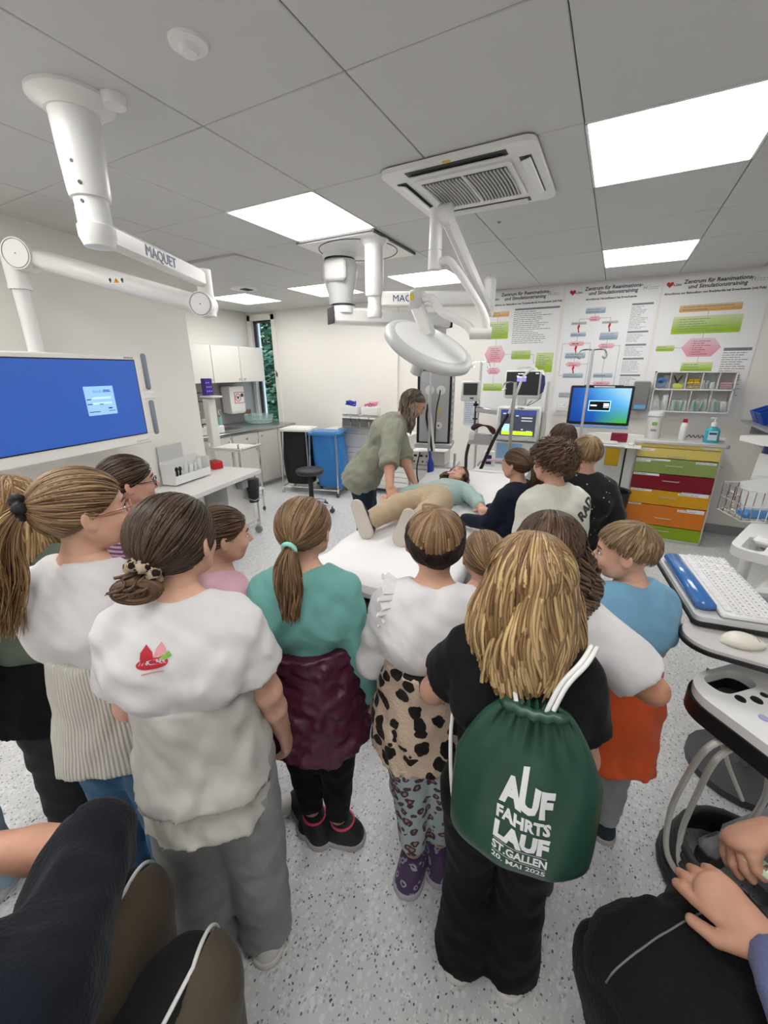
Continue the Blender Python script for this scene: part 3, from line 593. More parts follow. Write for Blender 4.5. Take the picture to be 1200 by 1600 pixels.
sc = root('scissors', ogw(bx5(1), -.09, .27), 0, 'dark scissors standing in the second upper compartment', 'scissors')
for s in (-1, 1): q = MB(); q.tube([(-s*.01, 0, -.035), (s*.005, 0, .03), (s*.035, 0, .09)], [.007, .01, .006], 6); q.obj('blade', M_dgrey, sc)
q = MB(); q.box((0, 0, 0), (.085, .06, .05), .01); o = tag(q.obj('yellow_box', mat('neon_yellow', (.72, .74, .02), .4)), 'neon yellow box below the scissors in the organizer', 'box'); o.location = ogw(bx5(1)+.008, -.135, .258)
for k in range(16):
    q = MB(); q.ell((0, 0, 0), (.019, .014, .013), 8); o = tag(q.obj('yellow_connector', M_yellow), 'yellow plastic connector heaped in the middle upper compartment', 'connector', 'yellow connectors in the organizer')
    row = k//4; o.location = ogw(bx5(2)+(k % 4-1.5)*.027+(row % 2)*.006, -.13+.035*(row % 2)+rp.uniform(0, .004), .246+.025*row*.9); o.rotation_euler = (0, R(rp.uniform(-25, 25)), R(rp.uniform(0, 180)))
fill(bx5(3), .231, s5*.9, 5, M_pack, .08, 'clear wrapped packet in the fourth upper compartment', 'packets in the fourth upper compartment')
for k in range(3):
    q = MB(); q.box((0, 0, .0105), (.105, .09, .021), .006); o = tag(q.obj('pink_pack', mat('pink_wrap', (.62, .30, .32), .4)), ('bottom', 'middle', 'topmost')[k]+' flat pink pack stacked in the upper right compartment', 'pack', 'pink packs in the organizer'); o.location = ogw(bx5(4), -.10, .232+.0215*k)
fill(bx4(0), .012, s4*.9, 4, M_pack, .15, 'tall clear wrapped packet in the first lower compartment', 'packets in the first lower compartment')
for b_, n in ((1, 4), (2, 4), (3, 4)):
    nm = ('second', 'third', 'fourth')[b_-1]
    fill(bx4(b_), .012, s4*.9, n, M_pack, .125, f'clear wrapped packet in the {nm} lower compartment', f'packets in the {nm} lower compartment')
    for k in range(2 if b_ < 3 else 1):
        q = MB(); q.cyl((0, 0, 0), (.012*(k*2-1), 0, .09), .011, n=10); q.cyl((.012*(k*2-1), 0, .09), (.014*(k*2-1), 0, .105), .006, n=8); o = tag(q.obj('mint_syringe', M_mint), f'mint green syringe in the {nm} lower compartment'+(', left one', ', right one')[k], 'syringe', f'mint syringes in the {nm} lower compartment'); o.location = ogw(bx4(b_)+.04*(k-.5), -.148, .014)
dsp = root('grey_dispenser', (.255, BY, 1.30), 0, 'grey wall dispenser left of the organizer', 'dispenser'); q = MB(); q.box((0, -.06, .14), (.155, .12, .30), .012); q.obj('housing', mat('dispenser_grey', (.22, .22, .22), .4), dsp)
q = MB(); q.box((.01, -.1205, .03), (.11, .002, .04)); q.obj('sticker', mat('sticker_skyblue', (.15, .45, .75), .4), dsp)
# -- desktop screen on a wall arm with keyboard shelf
ds = root('desktop_screen', (-.115, 4.98, 1.0), R(2), 'wide desktop screen with blue and green wallpaper on an arm', 'monitor')
q = MB(); q.box((0, 0, .345), (.59, .03, .42), .012); q.obj('housing', M_black, ds)
q = MB(); q.box((0, -.002, .145), (.59, .032, .035), .006); q.obj('chin', mat('chin_blue', (.25, .40, .68), .35), ds)
m = mat('wallpaper_screen', (.1, .3, .8), .2); N, L, b = nodes(m); t = m.node_tree
tc = t.nodes.new('ShaderNodeTexCoord'); sp = t.nodes.new('ShaderNodeSeparateXYZ'); L.new(tc.outputs['Generated'], sp.inputs[0])
r1 = ramp(t, [(0, (.005, .03, .25)), (.35, (.01, .12, .50)), (.7, (.10, .42, .78)), (1, (.35, .65, .85))]); r2 = ramp(t, [(0, (.06, .42, .02)), (.5, (.08, .5, .15)), (1, (.45, .72, .85))])
def math_(op, a, b_):
    n = t.nodes.new('ShaderNodeMath'); n.operation = op; n.use_clamp = op in ('SUBTRACT', 'MULTIPLY')
    for i_, v in enumerate((a, b_)):
        if isinstance(v, (int, float)): n.inputs[i_].default_value = v
        else: L.new(v, n.inputs[i_])
    return n.outputs[0]
L.new(math_('MULTIPLY', math_('MULTIPLY', math_('ADD', math_('MULTIPLY', sp.outputs['Z'], .55), .25), math_('ADD', sp.outputs['X'], .18)), 1.25), r1.inputs[0]); L.new(sp.outputs['Z'], r2.inputs[0])
gx = math_('MULTIPLY', math_('SUBTRACT', sp.outputs['X'], .42), 2.2); gz = math_('SUBTRACT', 1, math_('MULTIPLY', sp.outputs['Z'], 1.9))
mx = t.nodes.new('ShaderNodeMix'); mx.data_type = 'RGBA'; L.new(math_('MULTIPLY', math_('POWER', gx, .8), gz), mx.inputs[0]); L.new(r1.outputs[0], mx.inputs[6]); L.new(r2.outputs[0], mx.inputs[7])
L.new(mx.outputs[2], b.inputs['Emission Color']); b.inputs['Emission Strength'].default_value = .62; b.inputs['Base Color'].default_value = (.01, .01, .01, 1)
q = MB(); q.box((0, -.0158, .36), (.54, .002, .345)); q.obj('screen', m, ds)
M_scrw = mat('screen_white', (.8, .88, 1), .4, emit=.8); M_scrd = mat('screen_dark', (.004, .006, .012), .25)
q = MB(); q.box((-.0, -.0172, .355), (.205, .001, .105)); q.obj('dialog_border', mat('screen_paleblue', (.3, .65, .95), .4, emit=.8), ds)
q = MB(); q.box((0, -.0182, .355), (.19, .001, .09)); q.obj('dialog', M_scrd, ds)
for x, z, w_, h in ((-.055, .358, .06, .012), (.062, .375, .05, .012), (.062, .358, .05, .012), (.062, .342, .05, .006)): q = MB(); q.box((x, -.0192, z), (w_, .001, h)); q.obj('dialog_field', M_scrw, ds)
q = MB(); q.box((.01, -.004, .556), (.36, .03, .012), .003); q.obj('clip_bar', M_dgrey, ds); q = MB(); q.box((.02, -.0165, .545), (.19, .002, .012)); q.obj('label', M_paper, ds)
q = MB(); q.box((0, .06, .345), (.10, .09, .10), .01); beam(q, (0, .12, .30), (-.40, .40, .28), .05, .06, .01); q.box((-.40, .43, .29), (.08, .06, .09), .008); q.obj('wall_arm', M_whitem, ds)
ks = root('keyboard_shelf', (-.05, 4.86, .985), R(-4), 'white keyboard shelf under the desktop screen with yellow folder pocket', 'shelf')
q = MB(); q.box((0, .0, 0), (.60, .22, .018), .006); q.obj('board', M_white, ks)
q = MB(); q.box((.30, -.02, -.006), (.14, .20, .012), .004); q.obj('mouse_board', M_white, ks)
q = MB(); q.box((.12, .12, -.25), (.52, .03, .70), .008); q.obj('back_panel', M_whitem, ks)
q = MB(); q.box((.135, -.095, -.11), (.125, .012, .18), .004); q.obj('folder_pocket', mat('amber_clear', (.62, .38, .02), .25, trans=.2), ks)
q = MB(); q.tube([(.24, .10, -.02), (.24, .10, -.98)], .008, 8); q.obj('support_tube', M_black, ks)
kb = root('white_keyboard', (-.10, 4.85, .996), R(-4), 'white keyboard lying under the desktop screen', 'keyboard'); q = MB(); q.box((0, 0, .008), (.42, .13, .014), .004); q.obj('case', M_white, kb)
q = MB()
for i in range(14):
    for j in range(5): q.box((-.19+i*.0285, -.048+j*.024, .0165), (.024, .02, .005))
tag(q.obj('keys', M_whitem, kb), kind='stuff')
q = MB(); q.ell((0, 0, .012), (.03, .05, .016), 12); o = tag(q.obj('white_mouse', M_white), 'white mouse on the small board right of that keyboard', 'mouse'); o.location = (.23, 4.82, .992)
q = MB(); q.box((0, 0, 0), (.15, .03, .09), .004); o = tag(q.obj('crimson_box', mat('crimson_card', (.22, .004, .03), .5)), 'dark red box behind the keyboard under the screen', 'box'); o.location = (.115, 4.955, 1.045)
tb_ = root('black_bin', (.13, 4.62, 0), 0, 'black waste bin left of the coloured drawer cabinet', 'bin'); q = MB(); q.lathe([(.001, 0), (.12, 0), (.16, .55), (.17, .56), (.165, .57), (.15, .555), (.11, .03), (.001, .03)], n=20); q.obj('body', M_black, tb_)
# ---------------------------------------------------------------- left side: big display, wall table, kitchen recess
def WF(s, n, z): return face_m(WP+WD*s+WN*n+Vector((0, 0, z)), WD, (0, 0, 1)) @ RX(-90)   # local x along wall, y into wall, z up
def rootm(name, m, label, cat, group=None):
    o = bpy.data.objects.new(name, None); COL.objects.link(o); o.matrix_world = m; return tag(o, label, cat, group)
tv = rootm('wall_display', WF(-.92, .30, 1.20), 'large wide display with blue login screen at the left edge', 'display'); TW, TH = 1.20, .63
q = MB(); q.box((-TW/2, .025, TH/2), (TW, .06, TH), .008); q.obj('housing', M_whitem, tv)
q = MB(); q.box((-TW/2, -.0065, TH/2+.02), (TW-.075, .003, TH-.10)); q.obj('screen_bezel', M_black, tv)
q = MB(); q.box((-TW/2, -.0085, TH/2+.02), (TW-.09, .002, TH-.115)); q.obj('screen', mat('screen_blue', (.028, .085, .34), .3, emit=.36), tv)
q = MB(); q.box((-.37, -.0100, .335), (.215, .001, .185)); q.obj('login_window', mat('screen_window', (.20, .36, .80), .4, emit=.6), tv)
vs, fs = text_mesh('hoch', .030, ext=.0002, bold=.0006); q = MB(); q.add(vs, fs, face_m(Vector((-.385, -.0112, .395)), (1, 0, 0), (0, 0, 1))); q.obj('logo_lettering', mat('screen_teal', (.12, .32, .36), .4, emit=.36), tv, 0)
M_si = mat('screen_ink', (.03, .05, .2), .5)
q = MB()
for x, z, w_, h in ((-.315, .40, .05, .006), (-.315, .391, .06, .005), (-.455, .345, .03, .006), (-.455, .315, .035, .006), (-.37, .312, .03, .005), (-.43, .265, .08, .005), (-.30, .265, .05, .004), (-.31, .283, .03, .008)): q.box((x, -.0108, z), (w_, .0006, h))
tag(q.obj('fine_print', M_si, tv, 0), kind='stuff')
q = MB()
for z in (.352, .318): q.box((-.36, -.0106, z), (.14, .0006, .014))
tag(q.obj('entry_fields', mat('screen_field', (.35, .5, .9), .4, emit=.6), tv), kind='stuff')
vs, fs = text_mesh('○ ▫▫▫', .01); q = MB()
for k in range(5): q.box((-.05-.016*k, -.0062, TH-.018), (.010, .002, .012))
tag(q.obj('brand_strip', M_mgrey, tv), kind='stuff')
for k in range(6): q = MB(); q.cyl((-.04-.02*k, -.004, .025), (-.04-.02*k, -.009, .025), .005, n=8); q.obj('button', M_lgrey, tv)
q = MB(); q.box((.055, .03, TH*.55), (.14, .035, .055), .008); q.obj('handle_bracket', M_whitem, tv)
for z in (TH*.55+.17, TH*.55-.17): q = MB(); q.box((.085, .03, z), (.045, .03, .26), .012); q.obj('handle', mat('handle_bluegrey', (.22, .26, .32), .4), tv)
q = MB(); q.box((-TW/2, .12, TH*.5), (.30, .13, .30), .01); q.obj('rear_mount', M_lgrey, tv)
tn = WF(-.92, .30, 1.20)
# wall table, its panel, and the bins and boxes on it
wt_ = rootm('wall_table', WF(-.30, .26, 0), 'long white table fixed against the left wall below the display', 'table')
q = MB(); q.box((0, 0, .722), (1.02, .48, .045), .005); q.obj('tabletop', mat('table_white', (.72, .715, .70), .35), wt_)
q = MB(); q.box((-.40, -.14, .35), (.22, .03, .70), .004); q.obj('leg_panel', M_whitem, wt_)
q = MB(); q.box((-.49, .02, .35), (.03, .40, .70), .004); q.obj('side_panel', M_whitem, wt_)
q = MB(); q.box((-.30, .18, .25), (.60, .025, .50), .004); q.obj('rear_panel', M_whitem, wt_)
ub = rootm('utility_cart', WF(.02, .22, 0), 'white rolling cart with black bag holder under the wall table', 'cart')
q = MB(); q.box((0, .0, .40), (.42, .26, .50), .006); q.obj('body', M_whitem, ub)
q = MB(); q.tube([(.235, -.16, .10), (.235, -.16, .66)], .010, 8); q.tube([(.235, -.16, .12), (-.20, -.16, .12)], .010, 8); q.obj('frame_tube', M_steel, ub)
for x, y in ((.22, -.15), (-.18, -.15), (.22, .12), (-.18, .12)):
    c_ = MB(); c_.cyl((x-.012, y, .042), (x+.012, y, .042), .042, n=16); o = c_.obj('caster', M_mgrey, ub); q = MB(); q.cyl((x, y, .05), (x, y, .16), .012, n=8); q.box((x, y, .09), (.036, .04, .02), .006); q.obj('fork', M_lgrey, o)
q = MB(); q.lathe([(.001, -.24), (.06, -.24), (.085, 0), (.08, .004), (.001, .003)], (.12, -.20, .64), 14, ax=(1, .75)); q.obj('bag', mat('bag_black_film', (.02, .02, .022), .3, bump=.8, bscale=25), ub, 60)
q = MB(); q.tube([(.03, -.14, .46), (.03, -.27, .44), (.21, -.27, .44), (.21, -.14, .46)], .005, 6); q.obj('bag_ring', M_steel, ub)
q = MB(); q.box((-.03, -.18, .63), (.10, .08, .09), .006); q.obj('grey_box', M_mgrey, ub)
bb = root('waste_bin', (-2.90, 2.20, 0), 0, 'waste bin with crumpled black liner beside the wall table leg', 'bin')
q = MB(); q.lathe([(.001, 0), (.10, 0), (.13, .30), (.12, .31), (.001, .05)], n=20); q.obj('body', M_dgrey, bb)
rb = random.Random(5)
q = MB(); q.grid(lambda u, v: ((.135-.02*v+.012*math.sin(9*2*PI*u)*v)*math.cos(2*PI*u), (.135-.02*v+.012*math.sin(9*2*PI*u)*v)*math.sin(2*PI*u), .24+.10*v+.02*math.sin(2*PI*u*3)), 40, 6, True); q.obj('liner', mat('bag_black_film'), bb, 180)
so = rootm('supply_holder', WF(-.40, .12, .748), 'clear acrylic holder full of packets and swabs on the wall table', 'holder')
q = MB(); q.box((0, .02, .012), (.46, .14, .006)); q.box((0, -.055, .05), (.46, .006, .075)); q.box((0, .09, .11), (.46, .006, .20))
for sx in (-1, 1): q.box((sx*.228, .018, .10), (.006, .15, .18))
q.obj('tray', mat('acrylic_white', (.80, .80, .79), .2), so)
q = MB(); q.box((-.07, .105, .20), (.29, .008, .28)); q.obj('back_board', M_lgrey, so)
rs = random.Random(9)
SM = WF(-.40, .12, .748)
for k in range(9):
    o = packet('swab_packet', SM @ Vector((-.07+.031*k, rs.uniform(-.01, .06), .018)), (.05, rs.uniform(.12, .17)), (0, 0, 0), M_pack if k % 3 else M_paper, f'{ORD[k]} white swab packet from the left in the clear holder', 'packet', 'swab packets in the clear holder')
    o.matrix_world = SM @ T(-.07+.031*k, rs.uniform(-.01, .06), .018) @ RY(rs.uniform(-6, 6)) @ RX(rs.uniform(-6, 10))
for k in range(3):
    q = MB(); q.cyl((0, 0, 0), (0, 0, .11), .009, n=10); q.ell((0, 0, .115), (.018, .012, .022), 10); o = tag(q.obj('black_clip', M_black), ('leftmost', 'middle', 'rightmost')[k]+' black handled clip standing in the clear holder', 'clip', 'black clips in the holder'); o.matrix_world = SM @ T(-.17+.028*k, -.0, .017) @ RY(8*(k-1))
q = MB(); q.box((0, 0, .075), (.06, .012, .15), .002); o = tag(q.obj('white_card', M_paper), 'white card with red square at the left of the holder', 'card'); o.matrix_world = SM @ T(-.175, .05, .017)
q = MB(); q.box((0, -.0065, .12), (.028, .001, .035)); q.obj('red_square', M_red, o)
for k in range(2): q = MB(); q.lathe([(.001, 0), (.018, 0), (.022, .012), (.018, .024), (.001, .024)], n=14); o = tag(q.obj('gauze_roll', M_paper), ('left', 'right')[k]+' small white gauze roll lying at the front of the holder', 'gauze roll', 'gauze rolls'); o.matrix_world = SM @ T(-.05+.055*k, -.02, .017)
rx = root('red_box', (-3.60, 2.95, .745), R(-12), 'small red open box at the end of the wall table', 'box'); q = MB(); q.box((0, 0, .04), (.13, .11, .08), .008)
q.obj('body', M_red, rx); q = MB(); q.box((0, 0, .081), (.11, .09, .003)); q.obj('inside', mat('red_shaded', (.2, .005, .01), .5), rx)  # darker red sheet on top paints in the shade of the open box
# trolley behind the end of the partition
tr = root('instrument_trolley', (-3.95, 3.55, 0), R(10), 'chrome rail trolley behind the end of the left wall', 'trolley')
q = MB(); q.box((0, 0, .84), (.44, .42, .02), .004); q.box((0, 0, .30), (.44, .42, .02), .004); tag(q.obj('shelf', M_whitem, tr), kind='stuff')
q = MB(); q.tube(smooth_path([(-.22, -.2, .86), (.20, -.2, .86), (.24, -.16, .86), (.24, .2, .86)], 5), .012, 8); q.obj('rail', M_chrome, tr)
for x in (-.2, .2):
    for y in (-.19, .19): q = MB(); q.tube([(x, y, .06), (x, y, .92)], .011, 8); q.obj('leg', M_chrome, tr); q = MB(); q.ell((x, y, .03), (.02, .02, .03), 10); q.obj('caster', M_dgrey, tr)
pb = root('glove_post', (-4.42, 3.66, 0), 0, 'white post carrying a purple glove box near the kitchen', 'post')
q = MB(); q.box((0, 0, .70), (.10, .12, 1.4), .01); q.box((.05, .0, 1.42), (.22, .16, .02), .004); q.obj('stand', M_whitem, pb)
q = MB(); q.box((0, 0, .10), (.07, .11, .20), .004); o = tag(q.obj('glove_box', mat('glove_violet', (.05, .02, .28), .4)), 'upright violet glove box on the white post', 'box'); o.location = (-4.42, 3.66, 1.434)
q = MB()
for k in range(8): q.cyl((.035, -.03+.03*(k % 3), .05+.05*(k//3)), (.037, -.03+.03*(k % 3), .05+.05*(k//3)), .009, n=10)
tag(q.obj('box_print', mat('print_lilac', (.5, .45, .8), .5), o), kind='stuff')
# kitchen base, worktop, wall units
bc = root('base_cabinet', (-4.93, 4.28, 0), 0, 'white kitchen base cabinet with doors and drawer below steel top', 'cabinet')
q = MB(); q.box((-.02, 0, .47), (.66, 2.28, .80)); q.obj('carcass', M_cab, bc)
q = MB(); q.box((-.06, 0, .05), (.60, 2.26, .10)); q.obj('plinth', M_lgrey, bc)
for y0, y1, zs in ((3.16, 3.60, ((.10, .86),)), (3.62, 4.10, ((.10, .86),)), (4.12, 4.60, ((.10, .68), (.70, .86))), (4.62, 5.02, ((.10, .86),)), (5.04, 5.40, ((.10, .86),))):
    for z0, z1 in zs:
        nm = 'drawer' if z1-z0 < .3 else 'door'
        q = MB(); q.box((.32, (y0+y1)/2-4.28, (z0+z1)/2), (.02, y1-y0-.006, z1-z0-.006), .002); d_ = q.obj(nm, M_cab, bc)
        ky = (y0+y1)/2 if nm == 'drawer' else (y0+.05 if y0 > 4.6 else y1-.06)
        q = MB(); q.lathe([(.001, 0), (.006, 0), (.006, .02), (.014, .022), (.014, .032), (.001, .034)], n=12, M=T(.33, ky-4.28, z1-.07) @ RY(90)); q.obj('knob', M_steel, d_)
wk = root('steel_worktop', (-4.95, 4.28, .872), 0, 'stainless steel kitchen worktop with sink at the window', 'worktop')
q = MB(); q.box((0, 0, .018), (.76, 2.32, .036), .004); q.obj('top', M_steel, wk)
q = MB(); q.box((0, .05, .0368), (.36, .44, .002)); q.obj('sink_rim', M_alu, wk)
q = MB(); q.box((0, .05, .038), (.32, .40, .002)); q.obj('sink_bowl', M_dgrey, wk)
q = MB(); q.tube(smooth_path([(-.26, .05, .036), (-.26, .05, .20), (-.18, .05, .26), (-.10, .05, .22)]), .013, 8); q.obj('tap', M_chrome, wk)
sp_ = MB(); sp_.box((-5.43, 4.28, 1.23), (.03, 2.3, .64)); tag(sp_.obj('trim_2', mat('splash_grey', (.33, .32, .31), .4)), kind='structure')
uc = root('wall_cabinet', (-5.26, 4.66, 1.555), 0, 'white wall cabinet with three doors above the steel worktop', 'cabinet')
q = MB(); q.box((0, 0, .255), (.36, 1.40, .51)); q.obj('carcass', M_cab, uc)
for y0, y1, kn_ in ((3.97, 4.33, 1), (4.335, 4.85, 1), (4.855, 5.355, 0)):
    q = MB(); q.box((.19, (y0+y1)/2-4.66, .255), (.018, y1-y0-.005, .506), .002); d_ = q.obj('door', M_cab, uc)
    q = MB(); q.lathe([(.001, 0), (.006, 0), (.006, .02), (.015, .022), (.015, .032), (.001, .034)], n=12, M=T(.20, (y1-.05 if kn_ else y0+.05)-4.66, .045) @ RY(90)); q.obj('knob', M_steel, d_)
pd = root('towel_dispenser', (-5.40, 4.86, 1.08), 0, 'white paper towel dispenser with red framed sign over the sink', 'dispenser')
q = MB(); q.box((.10, 0, .21), (.20, .30, .40), .012); q.box((.12, 0, .02), (.16, .26, .04), .01); q.obj('housing', M_whitem, pd)
q = MB(); q.box((.2015, .03, .24), (.003, .20, .17)); s_ = q.obj('sign', M_red, pd)
q = MB(); q.box((.2035, .03, .24), (.002, .18, .15)); q.obj('sign_field', M_paper, s_)
q = MB(); q.tube([(.205, .0+.05*math.cos(t), .24+.055*math.sin(t)) for t in [2*PI*k/20 for k in range(20)]], .006, 6, True); q.obj('sign_ring', M_red, s_)
q = MB(); q.prism([(-.03, .02), (.03, .02), (0, -.035)], .002, face_m(Vector((.205, 0, .24)), (0, 1, 0), (0, 0, 1))); q.obj('sign_symbol', M_ink, s_)
q = MB(); q.cyl((.205, .085, .275), (.207, .085, .275), .03, n=12); q.obj('sign_dot', M_ink, s_)
q = MB(); q.box((.09, 0, .10), (.02, .14, .20), .004); o = tag(q.obj('wood_board', mat('board_brown', (.16, .07, .03), .5, var=.6, vscale=14)), 'small brown patterned board leaning behind the glass dish', 'board'); o.location = (-5.42, 5.16, .912)
gb = root('glass_dish', (-5.05, 5.12, .911), 0, 'low round clear glass dish on the steel worktop by the window', 'dish'); q = MB(); q.lathe([(.001, .004), (.20, .004), (.225, .05), (.235, .14), (.230, .14), (.215, .05), (.19, .012), (.001, .012)], n=32); q.obj('bowl', mat('green_glass', (.78, .92, .86), .05, trans=.85, ior=1.3), gb, 60)
for nm, x, y, lab, m in (('soap_pump', -5.33, 4.56, 'disinfectant pump bottle left of the towel dispenser', mat('pale_teal', (.25, .45, .45), .3)), ('teal_bottle', -5.36, 4.22, 'teal bottle farthest left below the wall cabinet', mat('teal_liquid', (.05, .30, .30), .3)), ('clear_bottle', -5.20, 4.36, 'short clear bottle between two pump bottles', M_glassy)):
    h = .22 if nm != 'clear_bottle' else .15
    r_ = root(nm, (x, y, .909), 0, lab, 'bottle'); q = MB(); q.lathe([(.001, 0), (.04, 0), (.042, h*.6), (.018, h*.8), (.018, h*.85), (.001, h*.86)], n=16); q.obj('body', m, r_); q = MB(); q.cyl((0, 0, h*.85), (0, 0, h*1.1), .008, n=8); q.box((.02, 0, h*1.1), (.06, .018, .015), .004); q.obj('pump', M_white, r_)
dv = root('white_device', (-4.80, 3.88, .909), 0, 'white boxy device with papers at the worktop end', 'device'); q = MB(); q.box((0, 0, .05), (.24, .40, .10), .01); q.box((-.05, .08, .13), (.12, .14, .12), .01); q.obj('housing', M_whitem, dv)
q = MB(); q.tube([(.05, -.1, .1), (.05, -.1, .14), (.05, .02, .14), (.05, .02, .1)], .008, 6); q.obj('grip', M_black, dv)
# small wall shelf with a box behind the post
ws = root('wire_shelf', (-5.43, 4.12, 1.30), 0, 'small dark wire wall shelf left of the towel dispenser', 'shelf'); q = MB(); q.tube([(0.02, -.1, .12), (.20, -.1, .12), (.20, .12, .12), (.02, .12, .12)], .006, 6); q.tube([(0.02, -.1, 0), (.20, -.1, 0), (.20, .12, 0), (.02, .12, 0)], .006, 6); q.tube([(.20, .12, .12), (.20, .12, 0)], .006, 6); q.tube([(.20, -.1, .12), (.20, -.1, 0)], .006, 6); tag(q.obj('frame', M_dgrey, ws), kind='stuff'); 
q = MB(); q.ell((.1, 0, .15), (.09, .10, .05), 12); q.obj('towel_roll', M_mgrey, ws)
# laundry stands
def bagstand(name, x, y, rz, label, lidm, bagm, h=.90, lean=0):
    r_ = root(name, (x, y, 0), rz, label, 'laundry stand'); q = MB(); q.prism(rrect(.46, .40, .05), .03, T(0, 0, h), 0); q.prism(rrect(.38, .32, .05), .012, T(0, 0, h+.03), 0); q.obj('lid', lidm, r_, 50)
    def bag(u, v):
        a = 2*PI*u; s = .19+.03*math.sin(PI*v)+.012*math.sin(7*a+v*6)*v+(.05*max(0, .2-v)*5 if v < .2 else 0)*0; e = lambda t: math.copysign(abs(t)**.6, t)
        return (s*e(math.cos(a))*1.05+lean*(1-v)*.08, s*.88*e(math.sin(a)), .13+.77*v*(h/.9))
    q = MB(); q.grid(bag, 40, 14, True); q.lathe([(.001, .14), (.17, .14), (.19, .15), (.001, .16)], n=20); q.obj('bag', bagm, r_, 180)
    for sx in (-1, 1):
        q = MB(); q.tube(smooth_path([(sx*.21, -.22, .10), (sx*.20, -.20, .5), (sx*.19, -.19, h)], 4), .011, 8); q.obj('front_tube', M_chrome, r_)
        q = MB(); q.tube([(sx*.21, -.22, .10), (sx*.21, .20, .10)], .011, 8); q.obj('base_tube', M_chrome, r_)
        for sy in (-.22, .20):
            q = MB(); q.cyl((sx*.21-.012, sy, .037), (sx*.21+.012, sy, .037), .037, n=14); c_ = q.obj('caster', M_lgrey if name[0] == 'w' else M_dgrey, r_); q = MB(); q.cyl((sx*.21, sy, .05), (sx*.21, sy, .11), .014, n=8); q.obj('fork', M_chrome, c_)
    q = MB(); q.tube([(-.21, -.22, .10), (.21, -.22, .10)], .011, 8); q.obj('cross_tube', M_chrome, r_)
    return r_
M_bbag = mat('bag_black_cloth', (.008, .008, .009), .7, bump=.4, bscale=18); M_blbag = mat('bag_blue_film', (.03, .20, .55), .25, bump=.9, bscale=16, trans=.0)
bagstand('white_lid_stand', -3.98, 4.80, R(16), 'rolling stand with white lid and black laundry bag', M_whitem, M_bbag)
bagstand('blue_lid_stand', -3.50, 4.84, R(14), 'rolling stand with blue lid and blue plastic sack', mat('lid_blue', (.05, .22, .50), .35), M_blbag, .87, 1)
# stool
sw = root('rolling_stool', (-3.20, 4.02, 0), 0, 'black round stool on a chrome five star base', 'stool')
q = MB(); q.lathe([(.001, .50), (.16, .50), (.175, .515), (.175, .545), (.16, .56), (.001, .565)], n=30); q.obj('seat', mat('stool_vinyl', (.03, .03, .032), .45), sw, 50)
q = MB(); q.lathe([(.001, .16), (.03, .16), (.03, .42), (.022, .43), (.022, .50), (.001, .50)], n=16); q.obj('column', M_black, sw)
q = MB(); q.lathe([(.001, .08), (.05, .08), (.045, .16), (.001, .17)], n=16); q.obj('hub', M_chrome, sw)
for k in range(5):
    a = R(72*k+15); d_ = Vector((math.cos(a), math.sin(a), 0)); q = MB(); q.tube([d_*.03+Vector((0, 0, .14)), d_*.14+Vector((0, 0, .125)), d_*.27+Vector((0, 0, .085))], [.026, .022, .014], 8, flat=.7); q.obj('foot', M_chrome, sw)
    q = MB(); c_ = d_*.27; s_ = Vector((-d_.y, d_.x, 0))
    q.cyl(c_-s_*.02+Vector((0, 0, .03)), c_+s_*.02+Vector((0, 0, .03)), .03, n=14); q.cyl(c_+Vector((0, 0, .03)), c_+Vector((0, 0, .09)), .010, n=8); q.obj('caster', M_dgrey, sw)
# white panelled unit under the steel tray
rd = root('slatted_unit', (-3.05, 5.24, 0), 0, 'white low unit with horizontal slat front against the back wall', 'unit')
q = MB(); q.box((0, .04, .47), (1.40, .30, .78), .006); q.box((0, .02, .875), (1.44, .36, .03), .006); q.obj('body', M_white, rd)
for k in range(7): q = MB(); q.box((0, -.12, .17+k*.073), (1.36, .02, .066), .006); q.obj('slat', M_white, rd)
q = MB(); q.box((0, -.12, .755), (1.36, .02, .19), .006); q.obj('top_panel', M_whitem, rd)
for x in (-.62, .62): q = MB(); q.box((x, -.05, .04), (.06, .06, .08), .006); q.obj('foot', M_dgrey, rd)
st_ = root('steel_tray', (-2.98, 5.17, .892), 0, 'flat steel tray on the slatted white unit', 'tray'); q = MB(); q.box((0, 0, .006), (.90, .30, .012), .003); q.box((0, -.15, .02), (.90, .008, .035)); q.box((-.45, 0, .02), (.008, .30, .035)); q.obj('tray_body', M_steel, st_)
dr_ = root('dispenser_rack', (-3.13, 5.20, .906), 0, 'steel dispenser rack with three dark front windows behind the teacher', 'rack')
q = MB(); q.box((0, 0, .06), (.62, .16, .10), .004); q.box((0, .02, .16), (.62, .14, .10), .004); q.obj('housing', M_steel, dr_)
for k in range(4): q = MB(); q.box((-.225+.15*k, -.082, .105), (.135, .006, .12), .004); q.obj('window', mat('smoked_window', (.14, .13, .12), .15), dr_); q = MB(); q.box((-.225+.15*k, -.088, .17), (.135, .02, .022), .003); q.obj('flap', M_whitem, dr_)
for i_, (x, m, lab) in enumerate(((-.18, M_whitem, 'white open box with blue gloves spilling out'), (.14, M_whitem, 'white open box with pink gloves spilling out'))):
    q = MB(); q.box((0, 0, .055), (.26, .12, .11), .004); o = tag(q.obj('open_glove_box', m), lab, 'box', 'glove boxes on the rack'); o.location = (-3.13+x, 5.20, 1.118)
    q = MB(); rg = random.Random(i_+3)
    pts = [Vector((rg.uniform(-.11, .11), rg.uniform(-.04, .04), .115+rg.uniform(0, .07))) for _ in range(16)]
    q.tube(smooth_path(pts, 4), [.014+.006*math.sin(k*1.7) for k in range(61)], 7, flat=.5); q.obj('gloves', mat('glove_blue', (.05, .06, .42), .45) if i_ == 0 else mat('glove_pink', (.75, .25, .42), .45), o, 180)
